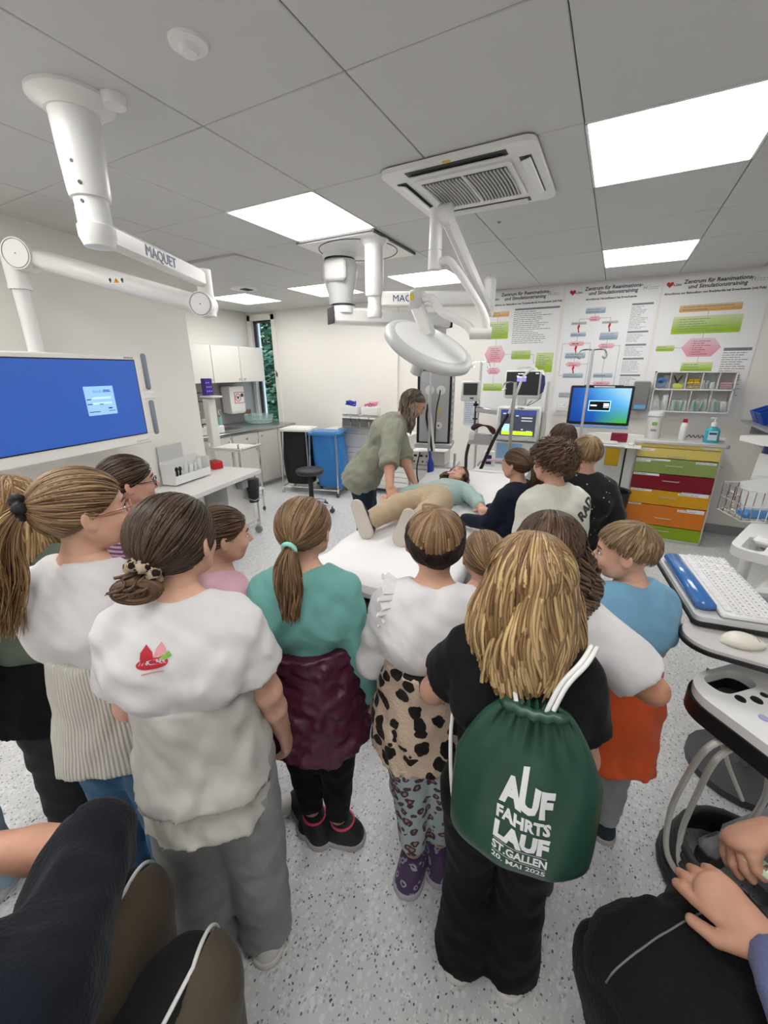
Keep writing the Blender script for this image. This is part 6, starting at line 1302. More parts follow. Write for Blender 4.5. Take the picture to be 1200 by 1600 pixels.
        s.parts[name] = o = vol_obj(name, v, m, s.root); return o
    def shoes(s, m, sole, lace=None, wide=1., length=.155, name='shoe', vox=.006, heel=None):
        h = s.h
        for sg in (-1, 1):
            hp, kn, an, fd = s.leg[sg]; sd = unit(np.cross(fd, (0, 0, 1)))
            dn = A3((0, 0, -1)) if abs(fd[2]) < .5 else unit(an-kn); g = an+dn*.05*h; up = -dn
            L_ = length*h; b0 = g-fd*L_*.30; b1 = g+fd*L_*.68; w = .033*h*wide
            lo, hi = s.box([b0, b1, an], .06*h)
            v = Vol(lo, hi, vox); v.cap(b0+up*.026+fd*.02, b1-fd*w*.8+up*.020, .030*h*wide, .026*h*wide, k=.02, flat=(up, .85)); v.cap(g+up*.035*h-fd*.012*h, g+up*.062*h-fd*.014*h, .029*h, .030*h, k=.03); v.cap(g+up*.05*h, b0+(b1-b0)*.72+up*.03*h, .024*h, .017*h, k=.03)
            v.cut(g+up*.012, dn); v.cut(g+up*.072*h, up)
            o = vol_obj(name, v, m, s.root)
            v = Vol(lo, hi, vox); v.cap(b0+up*.012+fd*.02, b1-fd*w*.8+up*.010, .034*h*wide, .030*h*wide, k=.02); v.cut(g+up*.026, up); v.cut(g, dn)
            vol_obj('sole', v, sole, o)
            if heel is not None: q = MB(); c = g+up*.068*h-fd*.013*h; q.tube([Vector(c+fd*(.031*h*math.cos(t))+sd*(.030*h*math.sin(t))) for t in [2*PI*k/18 for k in range(18)]], .005, 6, True); q.obj('collar', heel, o, 180)
            if lace is not None:
                q = MB()
                for i in range(4): c = g+fd*(.018+.014*i)*h+up*(.068-.0085*i)*h; q.tube([c-sd*.02*h-up*.008*h, c+up*.002*h, c+sd*.02*h-up*.008*h], .0032, 5)
                q.tube([g-sd*.02*h+fd*.01*h+up*.07*h, g+fd*.03*h+up*.074*h, g+sd*.02*h+fd*.01*h+up*.07*h], .004, 5); tag(q.obj('laces', lace, o, 180), kind='stuff')
    # ---- hair
    def ellr(s, grow): a = s.a; return A3((.76*a, .90*a, .80*a))*grow, A3((0, -.12*a, .19*a))
    def cap_hair(s, m, line=(-.12, .60), grow=1.05, extra=None, vox=.007):
        a = s.a; v = Vol((-1.1*a, -1.3*a, -1.6*a), (1.1*a, 1.1*a, 1.3*a), vox); r, c = s.ellr(grow); v.ell(c, r, k=0)
        n = unit((0, line[1], -1)); v.cut(c+A3((0, 0, line[0]*a)), n)
        if extra: extra(v, a)
        V, F = v.mesh(); V = relax(V, F, 2); V = V @ s.HM.T+s.hc
        rn = np.full((len(V), 4), .30, np.float32); rn[:, 3] = 1
        s.hair = np_mesh('hair', V, F, m, s.root, rn); return s.hair
    def add_strands(s, m, P_, rad, rnd, name='hair_strands', flat=.45, local=True, parent=None, n=5):
        C0 = A3((0, -.12*s.a, .1*s.a)); V, F, at = strands(P_, rad, C0, rnd, flat, n)
        if local: V = V @ s.HM.T+s.hc
        return tag(np_mesh(name, V, F, m, parent or s.hair, at), kind='stuff')
    def rnd(s, N, sig=.22, mean=.45): return np.clip(s.rng.normal(mean, sig, N), 0, 1)
    def pulled(s, m, tie=(0, -.92, .25), n=420, line=(-.36, .74), grow=1.07, r=.0040, M=14, mean=.45):
        """hair combed back to a tie point (direction in head frame)"""
        n = int(n*1.5); s.cap_hair(m, line, grow-.03); d0 = hair_dirs(s.rng, n, (line[0]+.02, line[1])); T_ = unit(tie); d1 = np.repeat(T_[None], n, 0)+s.rng.normal(0, .05, (n, 3)); d1 /= np.linalg.norm(d1, axis=1, keepdims=True)
        t = np.linspace(0, 1, M); D = slerp(d0, d1, t); rr, c = s.ellr(grow); g = 1+s.rng.uniform(-.012, .022, (n, 1, 1))+.012*np.sin(t*PI)[None, :, None]
        P_ = c+D*rr*g; rad = r*(.35+.65*np.sin(np.clip(t*1.2, 0, 1)*PI*.62))
        s.add_strands(m, P_, rad, s.rnd(n, mean=mean), flat=.3, n=4); s.tiep = c+T_*rr*(1.02); return s
    def tail(s, m, length=.26, n=130, spread=.035, curve=(0, -.05, 0), M=18, wave=.006, start=None, r=.0036, out=.03, mean=.5, name='ponytail', taper=.5):
        """ponytail hanging from the tie, in person space"""
        n = int(n*1.9); st = s.hc+s.HM @ (s.tiep if start is None else A3(start)); t = np.linspace(0, 1, M); bk = s.HM @ unit(s.tiep-A3((0, -.12*s.a, .19*s.a)))
        bk = A3((bk[0], bk[1], max(bk[2], 0))); base = st+bk*out*np.sin(np.clip(t*2.2, 0, 1)*PI*.5)[:, None]+A3((0, 0, -1))*(length*(t**1.25))[:, None]+A3(curve)*(t**1.5)[:, None]
        off = s.rng.normal(0, 1, (n, 3)); off[:, 2] *= .4; off /= np.maximum(1, np.linalg.norm(off, axis=1, keepdims=True)/1.5)
        prof = (.25+1.0*np.sin(np.clip(t*1.35, 0, 1)*PI*.62))*(1-taper*t**2.5); P_ = base[None]+off[:, None, :]*spread*prof[None, :, None]*.6
        ph = s.rng.uniform(0, 6.3, (n, 1)); P_[:, :, 0] += wave*np.sin(t*9+ph)*t; P_[:, :, 1] += wave*np.cos(t*8+ph*1.3)*t
        P_[:, :, 2] += (s.rng.uniform(-.0, .18, (n, 1))*length*t**3)
        V, F, at = strands(P_, r*(1-.75*t**3), base.mean(0)-bk*.3, s.rnd(n, mean=mean), .4, 4); return tag(np_mesh(name, V, F, m, s.root, at), kind='stuff')
    def tie(s, m, r=.016, w_=.008, name='hair_tie', start=None, bumps=0, out=.01):
        st = s.hc+s.HM @ (s.tiep if start is None else A3(start)); d = s.HM @ unit(s.tiep-A3((0, -.12*s.a, .19*s.a))); st = st+d*out; x, y, _ = frame(d)
        q = MB(); q.tube([Vector(st)+x*(r*(1+.12*math.sin(bumps*t))*math.cos(t))+y*(r*(1+.12*math.sin(bumps*t))*math.sin(t)) for t in [2*PI*k/36 for k in range(36)]], [w_*(1+(.3*math.sin(bumps*2*PI*k/36+1) if bumps else 0)) for k in range(36)], 8, True); return q.obj(name, m, s.root, 180)
    def short(s, m, n=900, ln=.55, crown=(0, -.45, .88), line=(-.10, .62), grow=1.04, lift=.06, curl=0., r=.0045, M=9, mean=.4, sweep=0., capline=None):
        s.cap_hair(m, capline or line, grow-.02); d1 = hair_dirs(s.rng, n, line); C_ = unit(crown); d0 = np.repeat(C_[None], n, 0)
        om = np.arccos(np.clip((d0*d1).sum(1), -.999, .999)); t0 = np.clip(1-ln/np.maximum(om, .05), 0, 1); t = np.linspace(0, 1, M); rr, c = s.ellr(grow)
        D = np.stack([slerp(d0[i:i+1], d1[i:i+1], t0[i]+(1.06-t0[i])*t)[0] for i in range(n)]); g = 1+s.rng.uniform(-.01, .04, (n, 1))+lift*s.rng.uniform(.4, 1.3, (n, 1))*t[None, :]**1.5
        P_ = c+D*rr*g[:, :, None]
        if curl:
            ph = s.rng.uniform(0, 6.3, (n, 1)); fq = s.rng.uniform(7, 11, (n, 1)); P_[:, :, 0] += curl*np.sin(fq*t+ph); P_[:, :, 1] += curl*np.cos(fq*t*1.1+ph); P_[:, :, 2] += curl*.8*np.sin(fq*t*.9+2*ph)
        s.add_strands(m, P_, r*(1-.7*t**2.5), s.rnd(n, mean=mean)); return s
    def loose(s, m, length=.30, n=520, wave=.010, curl=7, line=(-.1, .55), grow=1.10, part=.0, flare=.03, r=.006, M=26, mean=.5, sect=(-205, 25), crown=.45, lenvar=.25, pull=0., keep=None):
        s.cap_hair(m, line, grow-.05); a = s.a; rr, c = s.ellr(grow); rng = s.rng
        u = rng.uniform(0, 1, n); az = np.radians(sect[0]+(sect[1]-sect[0])*u)      # azimuth: 0 = +x, 90 = front
        el = np.radians(rng.uniform(-14, 6, n)); d1 = np.stack([np.cos(az)*np.cos(el), np.sin(az)*np.cos(el), np.sin(el)], 1)
        sx = np.sign(np.cos(az)); y0 = rng.uniform(-.55, crown, n); d0 = np.stack([part+sx*.05+rng.normal(0, .03, n), y0, np.sqrt(np.maximum(.05, 1-y0**2))], 1); d0 /= np.linalg.norm(d0, axis=1, keepdims=True)
        M1 = M//2; t1 = np.linspace(0, 1, M1); D = slerp(d0, d1, t1); lay = rng.uniform(-.03, .05, (n, 1, 1)); P1 = c+D*rr*(1+lay+.03*np.sin(t1*PI)[None, :, None])
        P1 = P1 @ s.HM.T+s.hc; d1w = d1 @ s.HM.T; dh = d1w.copy(); dh[:, 2] = 0
        t2 = np.linspace(0, 1, M-M1+1)[1:]; L_ = length*(1-lenvar*rng.uniform(0, 1, (n, 1))); e = P1[:, -1]
        P2 = e[:, None, :]+dh[:, None, :]*(flare*np.sin(t2*PI*.55)-pull*t2**1.5)[None, :, None]; P2[:, :, 2] -= L_*t2[None, :]
        P_ = np.concatenate([P1, P2], 1); tt = np.linspace(0, 1, P_.shape[1]); ph = rng.normal(0, .55, (n, 1))+az[:, None]*5; am = wave*np.clip(tt*1.6-.35, 0, 1)[None]*rng.uniform(.5, 1.3, (n, 1))
        P_[:, :, 0] += am*np.sin(curl*tt[None]+ph); P_[:, :, 1] += am*np.cos(curl*tt[None]*.9+ph*1.2)
        if keep is not None: P_ = keep(P_)
        C0 = s.hc-A3((0, 0, .10)); rn = s.rnd(n, .24, mean)[:, None]+(tt*.34-.12)[None]
        V, F, at = strands(P_, r*(.5+.5*np.sin(np.clip(tt*1.05, 0, 1)*PI*.85)), C0, np.clip(rn, 0, 1), .26, 4); tag(np_mesh('hair_strands', V, F, m, s.hair, at), kind='stuff'); return s
    def glasses(s, m):
        a = s.a; M = s.hb(); q = MB(M)
        for sg in (-1, 1):
            q.tube([(sg*(.31+.22*math.cos(t))*a, .86*a-.06*a*abs(math.cos(t)), (.0+.19*math.sin(t))*a) for t in [2*PI*k/20 for k in range(20)]], .016*a, 5, True); q.tube([(sg*.52*a, .80*a, .06*a), (sg*.74*a, .3*a, .06*a), (sg*.80*a, -.12*a, .06*a), (sg*.80*a, -.2*a, -.06*a)], .018*a, 5)
        q.tube([(-.10*a, .88*a, .03*a), (0, .92*a, .07*a), (.10*a, .88*a, .03*a)], .016*a, 5); q.obj('glasses', m, s.root, 180)
def bvh_of(o):
    me = o.data; return BVHTree.FromPolygons([v.co for v in me.vertices], [tuple(p.vertices) for p in me.polygons])
def project_print(o, vs, fs, origin, xd, yd, m, name, dist=.6, off=.0022, maxe=.02):
    """wrap a flat print (vs, fs in its own x,y) onto the surface of mesh o (object space), shooting along -(x cross y)"""
    bm = bmesh.new(); bv = [bm.verts.new((v[0], v[1], 0)) for v in vs]
    for f in fs:
        try: bm.faces.new([bv[i] for i in f])
        except ValueError: pass
    bmesh.ops.triangulate(bm, faces=bm.faces)
    for _ in range(5):
        es = [e for e in bm.edges if e.calc_length() > maxe]
        if not es: break
        bmesh.ops.subdivide_edges(bm, edges=es, cuts=1); bmesh.ops.triangulate(bm, faces=[f for f in bm.faces if len(f.verts) > 3])
    bmesh.ops.remove_doubles(bm, verts=bm.verts, dist=.0002)
    xd = Vector(xd).normalized(); yd = Vector(yd); yd = (yd-xd*yd.dot(xd)).normalized(); n = xd.cross(yd); t = bvh_of(o)
    for v in bm.verts:
        p = Vector(origin)+xd*v.co.x+yd*v.co.y+n*dist; hit = t.ray_cast(p, -n)
        v.co = (hit[0]+n*off) if hit[0] is not None else Vector(origin)+xd*v.co.x+yd*v.co.y
    me = bpy.data.meshes.new(name); bm.to_mesh(me); bm.free(); return link(name, me, m, o, 0)
# ---------------------------------------------------------------- fabrics
def cloth(name, col, rough=.85, bump=.12, bs=45, var=.05, sheen=.1, **k): return mat(name, col, rough, bump=bump, bscale=bs, var=var, vscale=9, sheen=sheen, spec=.2, **k)
C_white = cloth('cotton_white', (.66, .65, .66), bump=.25, bs=22); C_cream = cloth('knit_cream', (.66, .63, .56)); C_heather = cloth('heather_grey', (.50, .49, .46), var=.14, bump=.3, bs=20)
C_black = cloth('cotton_black', (.005, .005, .0055), sheen=.03); C_navy = cloth('cotton_navy', (.008, .011, .024), sheen=.08); C_teal = cloth('jersey_teal', (.15, .37, .34), bump=.2, bs=24)
C_jean = cloth('denim_blue', (.035, .105, .21), bump=.2, bs=60, var=.2); C_pgrey = cloth('denim_grey', (.27, .275, .275), bump=.2, bs=40, var=.12); C_char = cloth('denim_charcoal', (.035, .037, .04), var=.2)
C_sage = cloth('sweat_sage', (.13, .16, .12), bump=.3, bs=30); C_dgreen = cloth('fleece_darkgreen', (.010, .055, .032), bump=.4, bs=60); C_ltjean = cloth('denim_light', (.26, .36, .46), var=.2)
C_burg = mat('nylon_burgundy', (.060, .010, .028), .38, bump=.45, bscale=26, spec=.5); C_pink = cloth('jersey_pink', (.62, .38, .44)); C_sky = cloth('jersey_skyblue', (.17, .36, .52), bump=.2, bs=24)
C_orange = cloth('sweat_orange', (.66, .10, .025), bump=.2, bs=30); C_sweat = cloth('sweatpants_grey', (.30, .31, .325), bump=.25, bs=26); C_beige = cloth('chino_beige', (.44, .34, .23), bump=.2, bs=26); C_mintc = cloth('jersey_paleteal', (.34, .46, .44), bump=.2, bs=30)
C_olive = cloth('shirt_olive', (.26, .265, .205), .75, bump=.25, bs=24); C_hood = cloth('sweat_offwhite', (.68, .67, .60), bump=.25, bs=30)
def ribbed():
    m = cloth('rib_cream', (.68, .655, .59)); t = m.node_tree; N, L, b = nodes(m); tc = t.nodes.new('ShaderNodeTexCoord'); sp = t.nodes.new('ShaderNodeSeparateXYZ'); L.new(tc.outputs['Object'], sp.inputs[0])
    at = t.nodes.new('ShaderNodeMath'); at.operation = 'ARCTAN2'; L.new(sp.outputs['X'], at.inputs[0]); L.new(sp.outputs['Y'], at.inputs[1])
    mu = t.nodes.new('ShaderNodeMath'); mu.operation = 'MULTIPLY'; mu.inputs[1].default_value = 95; L.new(at.outputs[0], mu.inputs[0]); si = t.nodes.new('ShaderNodeMath'); si.operation = 'SINE'; L.new(mu.outputs[0], si.inputs[0])
    bp = t.nodes.new('ShaderNodeBump'); bp.inputs['Strength'].default_value = .7; bp.inputs['Distance'].default_value = .004; L.new(si.outputs[0], bp.inputs['Height']); L.new(bp.outputs[0], b.inputs['Normal']); return m
C_rib = ribbed()
def leopard(name, base, spot, ring, sc, rough=.9, inner=.16, outer=.36, bump=.3):
    m = mat(name, base, rough, sheen=.05, spec=.2); t = m.node_tree; N, L, b = nodes(m); tc = t.nodes.new('ShaderNodeTexCoord'); nz = t.nodes.new('ShaderNodeTexNoise'); nz.inputs['Scale'].default_value = sc*.9; L.new(tc.outputs['Object'], nz.inputs[0])
    ad = t.nodes.new('ShaderNodeVectorMath'); ad.operation = 'MULTIPLY_ADD'; ad.inputs[1].default_value = (.9/sc,)*3; L.new(nz.outputs['Color'], ad.inputs[0]); L.new(tc.outputs['Object'], ad.inputs[2])
    v = t.nodes.new('ShaderNodeTexVoronoi'); v.inputs['Scale'].default_value = sc; v.inputs['Randomness'].default_value = .85; L.new(ad.outputs[0], v.inputs['Vector'])
    st = [(0, ring), (inner, ring), (inner+.01, spot), (outer, spot), (outer+.02, base)]; r = ramp(t, st); L.new(v.outputs['Distance'], r.inputs[0]); L.new(r.outputs[0], b.inputs['Base Color'])
    n2 = t.nodes.new('ShaderNodeTexNoise'); n2.inputs['Scale'].default_value = 140; L.new(tc.outputs['Object'], n2.inputs[0]); bp = t.nodes.new('ShaderNodeBump'); bp.inputs['Strength'].default_value = bump; bp.inputs['Distance'].default_value = .006; L.new(n2.outputs['Fac'], bp.inputs['Height']); L.new(bp.outputs[0], b.inputs['Normal']); return m
C_fur = leopard('leopard_fur', (.52, .40, .31), (.012, .010, .009), (.012, .010, .009), 21, inner=.1, outer=.44, bump=.8); C_leg = leopard('leopard_leggings', (.46, .53, .55), (.10, .055, .055), (.40, .25, .24), 30, inner=.2, outer=.42); C_band = leopard('leopard_band', (.022, .012, .010), (.005, .003, .003), (.012, .007, .006), 45, bump=.6)
M_rub = mat('sole_white', (.68, .66, .64), .6); M_rubg = mat('sole_grey', (.40, .38, .38), .6); M_snk = mat('sneaker_black', (.012, .012, .014), .6, bump=.3, bscale=120); M_hot = mat('trim_hotpink', (.60, .05, .12), .5); M_snkw = mat('sneaker_white', (.66, .65, .63), .5); M_snkp = leopard('sneaker_pattern', (.09, .055, .12), (.36, .36, .44), (.03, .03, .07), 38, .5, bump=.05); M_snkn = mat('sneaker_navy', (.012, .022, .035), .6)
DN = lambda sg, o=.12, f=.06: (sg*o, f, -1)

# far left: long blond girl in a sage hoodie, and the child cut off by the frame
p = Person((-1.56, .50), 48, 1.42, 'girl with long wavy blond hair and sage hoodie at the left edge', 'fair', head=(-8, 6, 0), arms={1: ((.25, .15, -1), (-.1, 1, -.15), (0, 0, -1), .5), -1: ((-.2, .1, -1), (.1, .9, -.2), (0, 0, -1), .5)}).body(face=False)
p.shirt(C_sage, hem=.52, sleeve=2, off=.022, loose=.02, nz=.005, cuff=.006, name='hoodie'); p.pants(C_char, ank=.03, knee=.015); p.shoes(M_snkw, M_rub, M_rub)
p.tied(C_black, .60, .42, .028, .02, 'tied_jacket'); p.loose(HAIR['blond'], length=.30, n=1000, r=.0048, wave=.016, curl=9, mean=.42)
p = Person((-1.72, .16), 30, 1.34, 'child in dark green fleece and pale jeans cut off at the left edge', 'fair', arms={1: ((.3, .2, -1), (0, 1, -.1), (0, 0, -1), .5)}).body(face=False)
p.shirt(C_dgreen, hem=.50, sleeve=2, off=.025, loose=.02, name='fleece'); p.pants(C_ltjean, ank=.03); p.shoes(M_snkw, M_rub); p.short(HAIR['brown'], ln=1.)
p.tied(C_black, .60, .42, .03, .03, 'tied_jacket')
# ponytail girl with glasses, white tee, cream knit, blue jeans
p = Person((-1.12, .48), 18, 1.50, 'girl with high blond ponytail and glasses in white tee and blue jeans', 'fair', head=(-34, 2, 0), arms={1: ((.2, .35, -1), (-.3, 1, -.1), (-1, 0, 0), .5), -1: ((-.2, .3, -1), (.4, 1, -.1), (1, 0, 0), .5)}, build=1.0).body(face=True)
p.shirt(C_white, hem=.665, sleeve=.66, off=.014, loose=.018, vox=.008); p.pants(C_jean, ank=.045, knee=.025, off=.016); p.tied(C_rib, .69, .47, .022, .012, 'tied_knit', nz=.003, vox=.008); p.shoes(M_snkw, M_rub)
p.pulled(HAIR['lightbrown'], tie=(.0, -.96, .12), n=560, mean=.5); p.tail(HAIR['blond'], length=.30, n=170, spread=.045, curve=(0, -.035, 0), out=.06, wave=.010, mean=.38); p.tie(M_snk, .020, .012, 'hair_tie', bumps=5); p.glasses(mat('frame_rosegold', (.45, .22, .16), .3, .8))
# glasses girl behind her
C_stripe = cloth('jersey_striped', (.30, .12, .24)); t_ = C_stripe.node_tree; w_ = t_.nodes.new('ShaderNodeTexWave'); w_.bands_direction = 'Z'; w_.inputs['Scale'].default_value = 22; tc_ = t_.nodes.new('ShaderNodeTexCoord'); t_.links.new(tc_.outputs['Object'], w_.inputs[0]); r_ = ramp(t_, [(.4, (.16, .05, .12)), (.6, (.50, .36, .46))]); t_.links.new(w_.outputs['Fac'], r_.inputs[0]); t_.links.new(r_.outputs[0], nodes(C_stripe)[2].inputs['Base Color'])
p = Person((-1.58, .86), -8, 1.425, 'dark haired girl with glasses and striped purple top behind the ponytail girl', 'fair', head=(-16, 2, 0)).body(); p.shirt(C_stripe, hem=.5, sleeve=2, off=.012); p.pants(C_char); p.shoes(M_snkw, M_rub); p.pulled(HAIR['darkbrown'], tie=(0, -.9, -.35), n=360); p.tail(HAIR['darkbrown'], length=.2, n=80, spread=.03); p.glasses(M_black)
# pink girl
p = Person((-1.06, .82), -14, 1.315, 'child in pink sweater with outstretched hand, half hidden by two girls', 'fair', head=(-16, 6, 0), arms={1: ((.1, .25, -1), (.12, 1, .12), (0, 0, -1), .45), -1: ((-.2, .1, -1), (0, .6, -.6), (1, 0, 0), .4)}); p.reach(1, (-.90, .86, 1.05), (.85, .5, -.05), (0, 0, -1), .35, (.3, -.5, -1)); p.body(); p.shirt(C_pink, hem=.46, sleeve=1.95, off=.014); p.pants(C_char); p.shoes(M_snkw, M_rub); p.pulled(HAIR['brown'], tie=(0, -.95, -.2), n=320); p.tail(HAIR['brown'], length=.2, n=80, spread=.03)
# white tee girl with low bun
p = wt5 = Person((-.80, .50), 36, 1.47, 'girl with low bun and scrunchie in white tee and grey jeans', 'fair', head=(-17, 4, 0), build=.95, arms={1: ((.22, .16, -1), (.08, .34, -1), (-1, .1, 0), .28), -1: ((-.22, .16, -1), (.25, .75, -.65), (1, 0, 0), .4)}, feet={1: (.085, .0, -10), -1: (-.085, -.03, 12)}, vox=.008); p.hvox = .0042; p.body(face=True)
p.shirt(C_white, hem=.665, sleeve=.62, off=.014, loose=.018, nz=.0045); p.pants(C_pgrey, ank=.038, knee=.022, off=.012, vox=.008, hemz=.02); p.tied(C_heather, .69, .51, .020, .014, 'tied_sweatshirt', nz=.006, back=.02, vox=.008)
v = p; o = v.tied(cloth('hood_lining', (.60, .58, .53), bump=.4, bs=22), .56, .44, .008, .002, 'sweatshirt_hood', nz=.008, back=.035, wav=.02)
p.shoes(M_snkw, M_rub, M_dgrey); p.pulled(HAIR['darkbrown'], tie=(-.12, -.80, -.62), n=620, mean=.52, line=(-.16, .55)); 
p.tail(HAIR['brown'], length=.03, n=6, spread=.03, out=.035, curve=(-.02, -.01, 0), wave=.02, name='bun_ends', mean=.5)
c0 = Vector(p.hc+p.HM @ (p.tiep*1.12)); nb = 110; rg = p.rng; t = np.linspace(0, 1, 16); th = rg.uniform(0, 6.3, (nb, 1))+t[None]*4.6; ph = rg.uniform(0, 6.3, (nb, 1)); rr = .014*rg.uniform(.5, 1., (nb, 1)); PB = np.stack([(.023+rr*np.cos(ph))*np.cos(th)*1.35, rr*np.sin(ph)*1.2+0*th, (.019+rr*np.cos(ph))*np.sin(th)*.85], 2)+A3(c0)+A3((-.008, -.012, -.030)); V, F, at = strands(PB, .0036*np.ones(16), A3(c0), p.rnd(nb, mean=.5), .7); tag(np_mesh('bun', V, F, HAIR['brown'], p.root, at), kind='stuff')
p.tie(leopard('scrunchie_print', (.42, .34, .24), (.02, .012, .01), (.02, .012, .01), 62, inner=.1, outer=.46), .024, .013, 'scrunchie', bumps=7, out=.004)
# teal girl
p = tl = Person((-.745, .875), 27, 1.37, 'girl in teal long sleeve top with burgundy jacket tied round waist', 'fair', head=(-12, 3, 0), arms={1: ((.20, .0, -1), (.14, .10, -1), (-1, .1, 0), .6), -1: ((-.16, .1, -1), (.1, .6, -.8), (1, 0, 0), .4)}, feet={1: (.06, .0, -80), -1: (-.045, .03, -40)}, vox=.008); p.body(face=True)
p.shirt(C_teal, hem=.645, sleeve=1.97, off=.013, nz=.0045); p.pants(C_black, ank=.006, knee=.004, off=.010, hemz=.085); p.tied(C_burg, .665, .415, .034, .045, 'tied_jacket', nz=.008, fr=46, back=.015, st=(1, 1, 1.5), vox=.008); p.shoes(M_snk, M_rubg, M_hot, length=.18, wide=1.15, heel=M_hot)
p.pulled(HAIR['lightbrown'], tie=(-.02, -.86, -.42), n=640, mean=.42); p.tail(HAIR['lightbrown'], length=.20, n=160, spread=.036, curve=(.01, -.03, 0), out=.035, mean=.32); p.tie(mat('tie_mint', (.30, .68, .58), .4), .017, .007)
# leopard headband girl
p = hb7 = Person((-.362, .965), 20, 1.37, 'girl with dark leopard headband, white top and leopard leggings', 'fair', head=(2, 4, 0), arms={-1: ((-.30, .12, -1), (.05, .75, -.55), (1, 0, 0), .5), 1: ((.22, .1, -1), (-.2, .9, -.3), (-1, 0, 0), .5)}, feet={1: (.055, .03, -4), -1: (-.035, -.02, 16)}, vox=.008); p.body(face=False)
p.shirt(C_white, hem=.665, sleeve=1.97, off=.014, nz=.004); p.pants(C_leg, ank=.008, knee=.005, off=.011, hemz=.09); p.tied(C_fur, .675, .452, .026, .016, 'tied_fur_jacket', nz=.007, back=.02, vox=.008); p.shoes(M_snkp, mat('sole_lilac', (.45, .42, .48), .5), M_white, length=.18, wide=1.15)
q = MB(); a_ = p.arm[-1][0]
def ruf(u, v): t = -.5+3.0*u; w_ = .011*math.sin(u*62)*v; return tuple(a_+A3((.012-.040*v+.010*math.cos(u*31)*v, -(.062+.010*v)*math.sin(t)+w_, .012+(.056+.012*v)*math.cos(t)+.5*w_)))
q.grid(ruf, 110, 6); q.obj('ruffle', C_white, p.root, 180)
p.cap_hair(HAIR['lightbrown'], (-.2, .5), 1.03); d0 = hair_dirs(p.rng, 420, (.2, .5)); T0 = np.repeat(unit((0, -.25, .98))[None], 420, 0); tt = np.linspace(0, 1, 12); rr, c = p.ellr(1.05); dN = d0.copy(); dN[:, 2] -= .15; dN /= np.linalg.norm(dN, axis=1, keepdims=True); PP = c+slerp(T0, dN, tt)*rr*(1+p.rng.uniform(-.01, .03, (420, 1, 1))); p.add_strands(HAIR['lightbrown'], PP, .0042*np.ones(12), p.rnd(420, mean=.5))
tt = np.linspace(0, 1, 16); n_ = 12; e0 = p.rng.normal(0, .3, (n_, 1)); PP = np.stack([-.01+.028*np.cos(4.2*tt+e0)+.0*e0, -.01-.03*tt+.0*e0, p.a*1.0+.014*np.sin(3.2*tt)[None]+.010*e0], 2)*1.; p.add_strands(HAIR['lightbrown'], PP, .0011*np.ones(16), p.rnd(n_, mean=.6), name='top_wisps')
v = Vol((-1.3*p.a, -1.4*p.a, -1.2*p.a), (1.3*p.a, 1.2*p.a, 1.1*p.a), .006); rr, c = p.ellr(1.14); v.ell(c, rr, k=0); nn = (0, .62, -1); v.cut(c+A3((0, 0, -.42*p.a)), nn); v.cut(c+A3((0, 0, .46*p.a)), (0, -.62, 1)); v.noise(.003, 55, 1.); vol_obj('headband', v, C_band, p.root, (p.HM, p.hc), 2)
# small ponytail girl at the bed
p = Person((-.29, 1.24), 20, 1.22, 'small girl with low ponytail and lilac hair tie at the bed end', 'fair', head=(8, 2, 0)).body(face=False); p.shirt(C_black, hem=.5, sleeve=.7); p.pants(C_jean); p.shoes(M_snkw, M_rub); p.pulled(HAIR['lightbrown'], tie=(.05, -.9, -.40), n=460, mean=.55); p.tail(HAIR['lightbrown'], length=.16, n=90, spread=.028); p.tie(mat('tie_lilac', (.45, .30, .52), .5), .015, .006)
# long blond girl in black with the drawstring bag
p = bl9 = Person((-.095, .81), 6, 1.395, 'girl with long wavy blond hair in black tee and black trousers', 'fair', head=(0, 2, 0), arms={-1: ((-.40, -.12, -1), (.5, 1, -.2), (1, 0, 0), .5), 1: ((.42, -.02, -1), (-.55, 1, -.15), (-1, 0, 0), .5)}, feet={1: (.07, .02, -6), -1: (-.065, .0, 8)}, build=.94, vox=.008); p.reach(-1, (-.16, 1.0, .92), (.6, .8, .1), (.2, 0, -1), .5, (-.8, -.25, -.7)); p.reach(1, (-.05, 1.0, .96), (-.8, .6, .1), (-.2, 0, -1), .5, (.40, -.25, -1)); p.body(face=False)
p.shirt(C_black, hem=.50, sleeve=.56, off=.014, loose=.012); p.pants(C_black, ank=.050, knee=.004, off=.008, hemz=.02, vox=.008, name='flared_trousers'); p.shoes(M_snkw, M_rub)
p.loose(HAIR['blond'], length=.205, n=1800, wave=.012, curl=8, mean=.47, flare=.03, grow=1.10, sect=(-205, 25), r=.0046)
# curly girl in white tee
p = cu10 = Person((-.085, 1.07), 8, 1.365, 'child with dark curly hair in white tee, one hand on the hip', 'tan', head=(6, 2, 0), arms={1: ((.85, .0, -.75), (-.8, .35, .05), (0, 0, -1), .5), -1: ((-.2, .2, -1), (.2, .8, -.4), (1, 0, 0), .4)}); p.reach(1, (.02, 1.17, .92), (-.7, .6, -.3), (-.5, 0, -1), .5, (1, -.5, .1)); p.body(face=False)
p.shirt(C_white, hem=.5, sleeve=.80, off=.018, loose=.02); p.pants(C_char); p.shoes(M_snkw, M_rub); p.loose(HAIR['brown'], length=.15, n=1000, wave=.022, curl=17, mean=.34, flare=.035, grow=1.10, r=.0042)
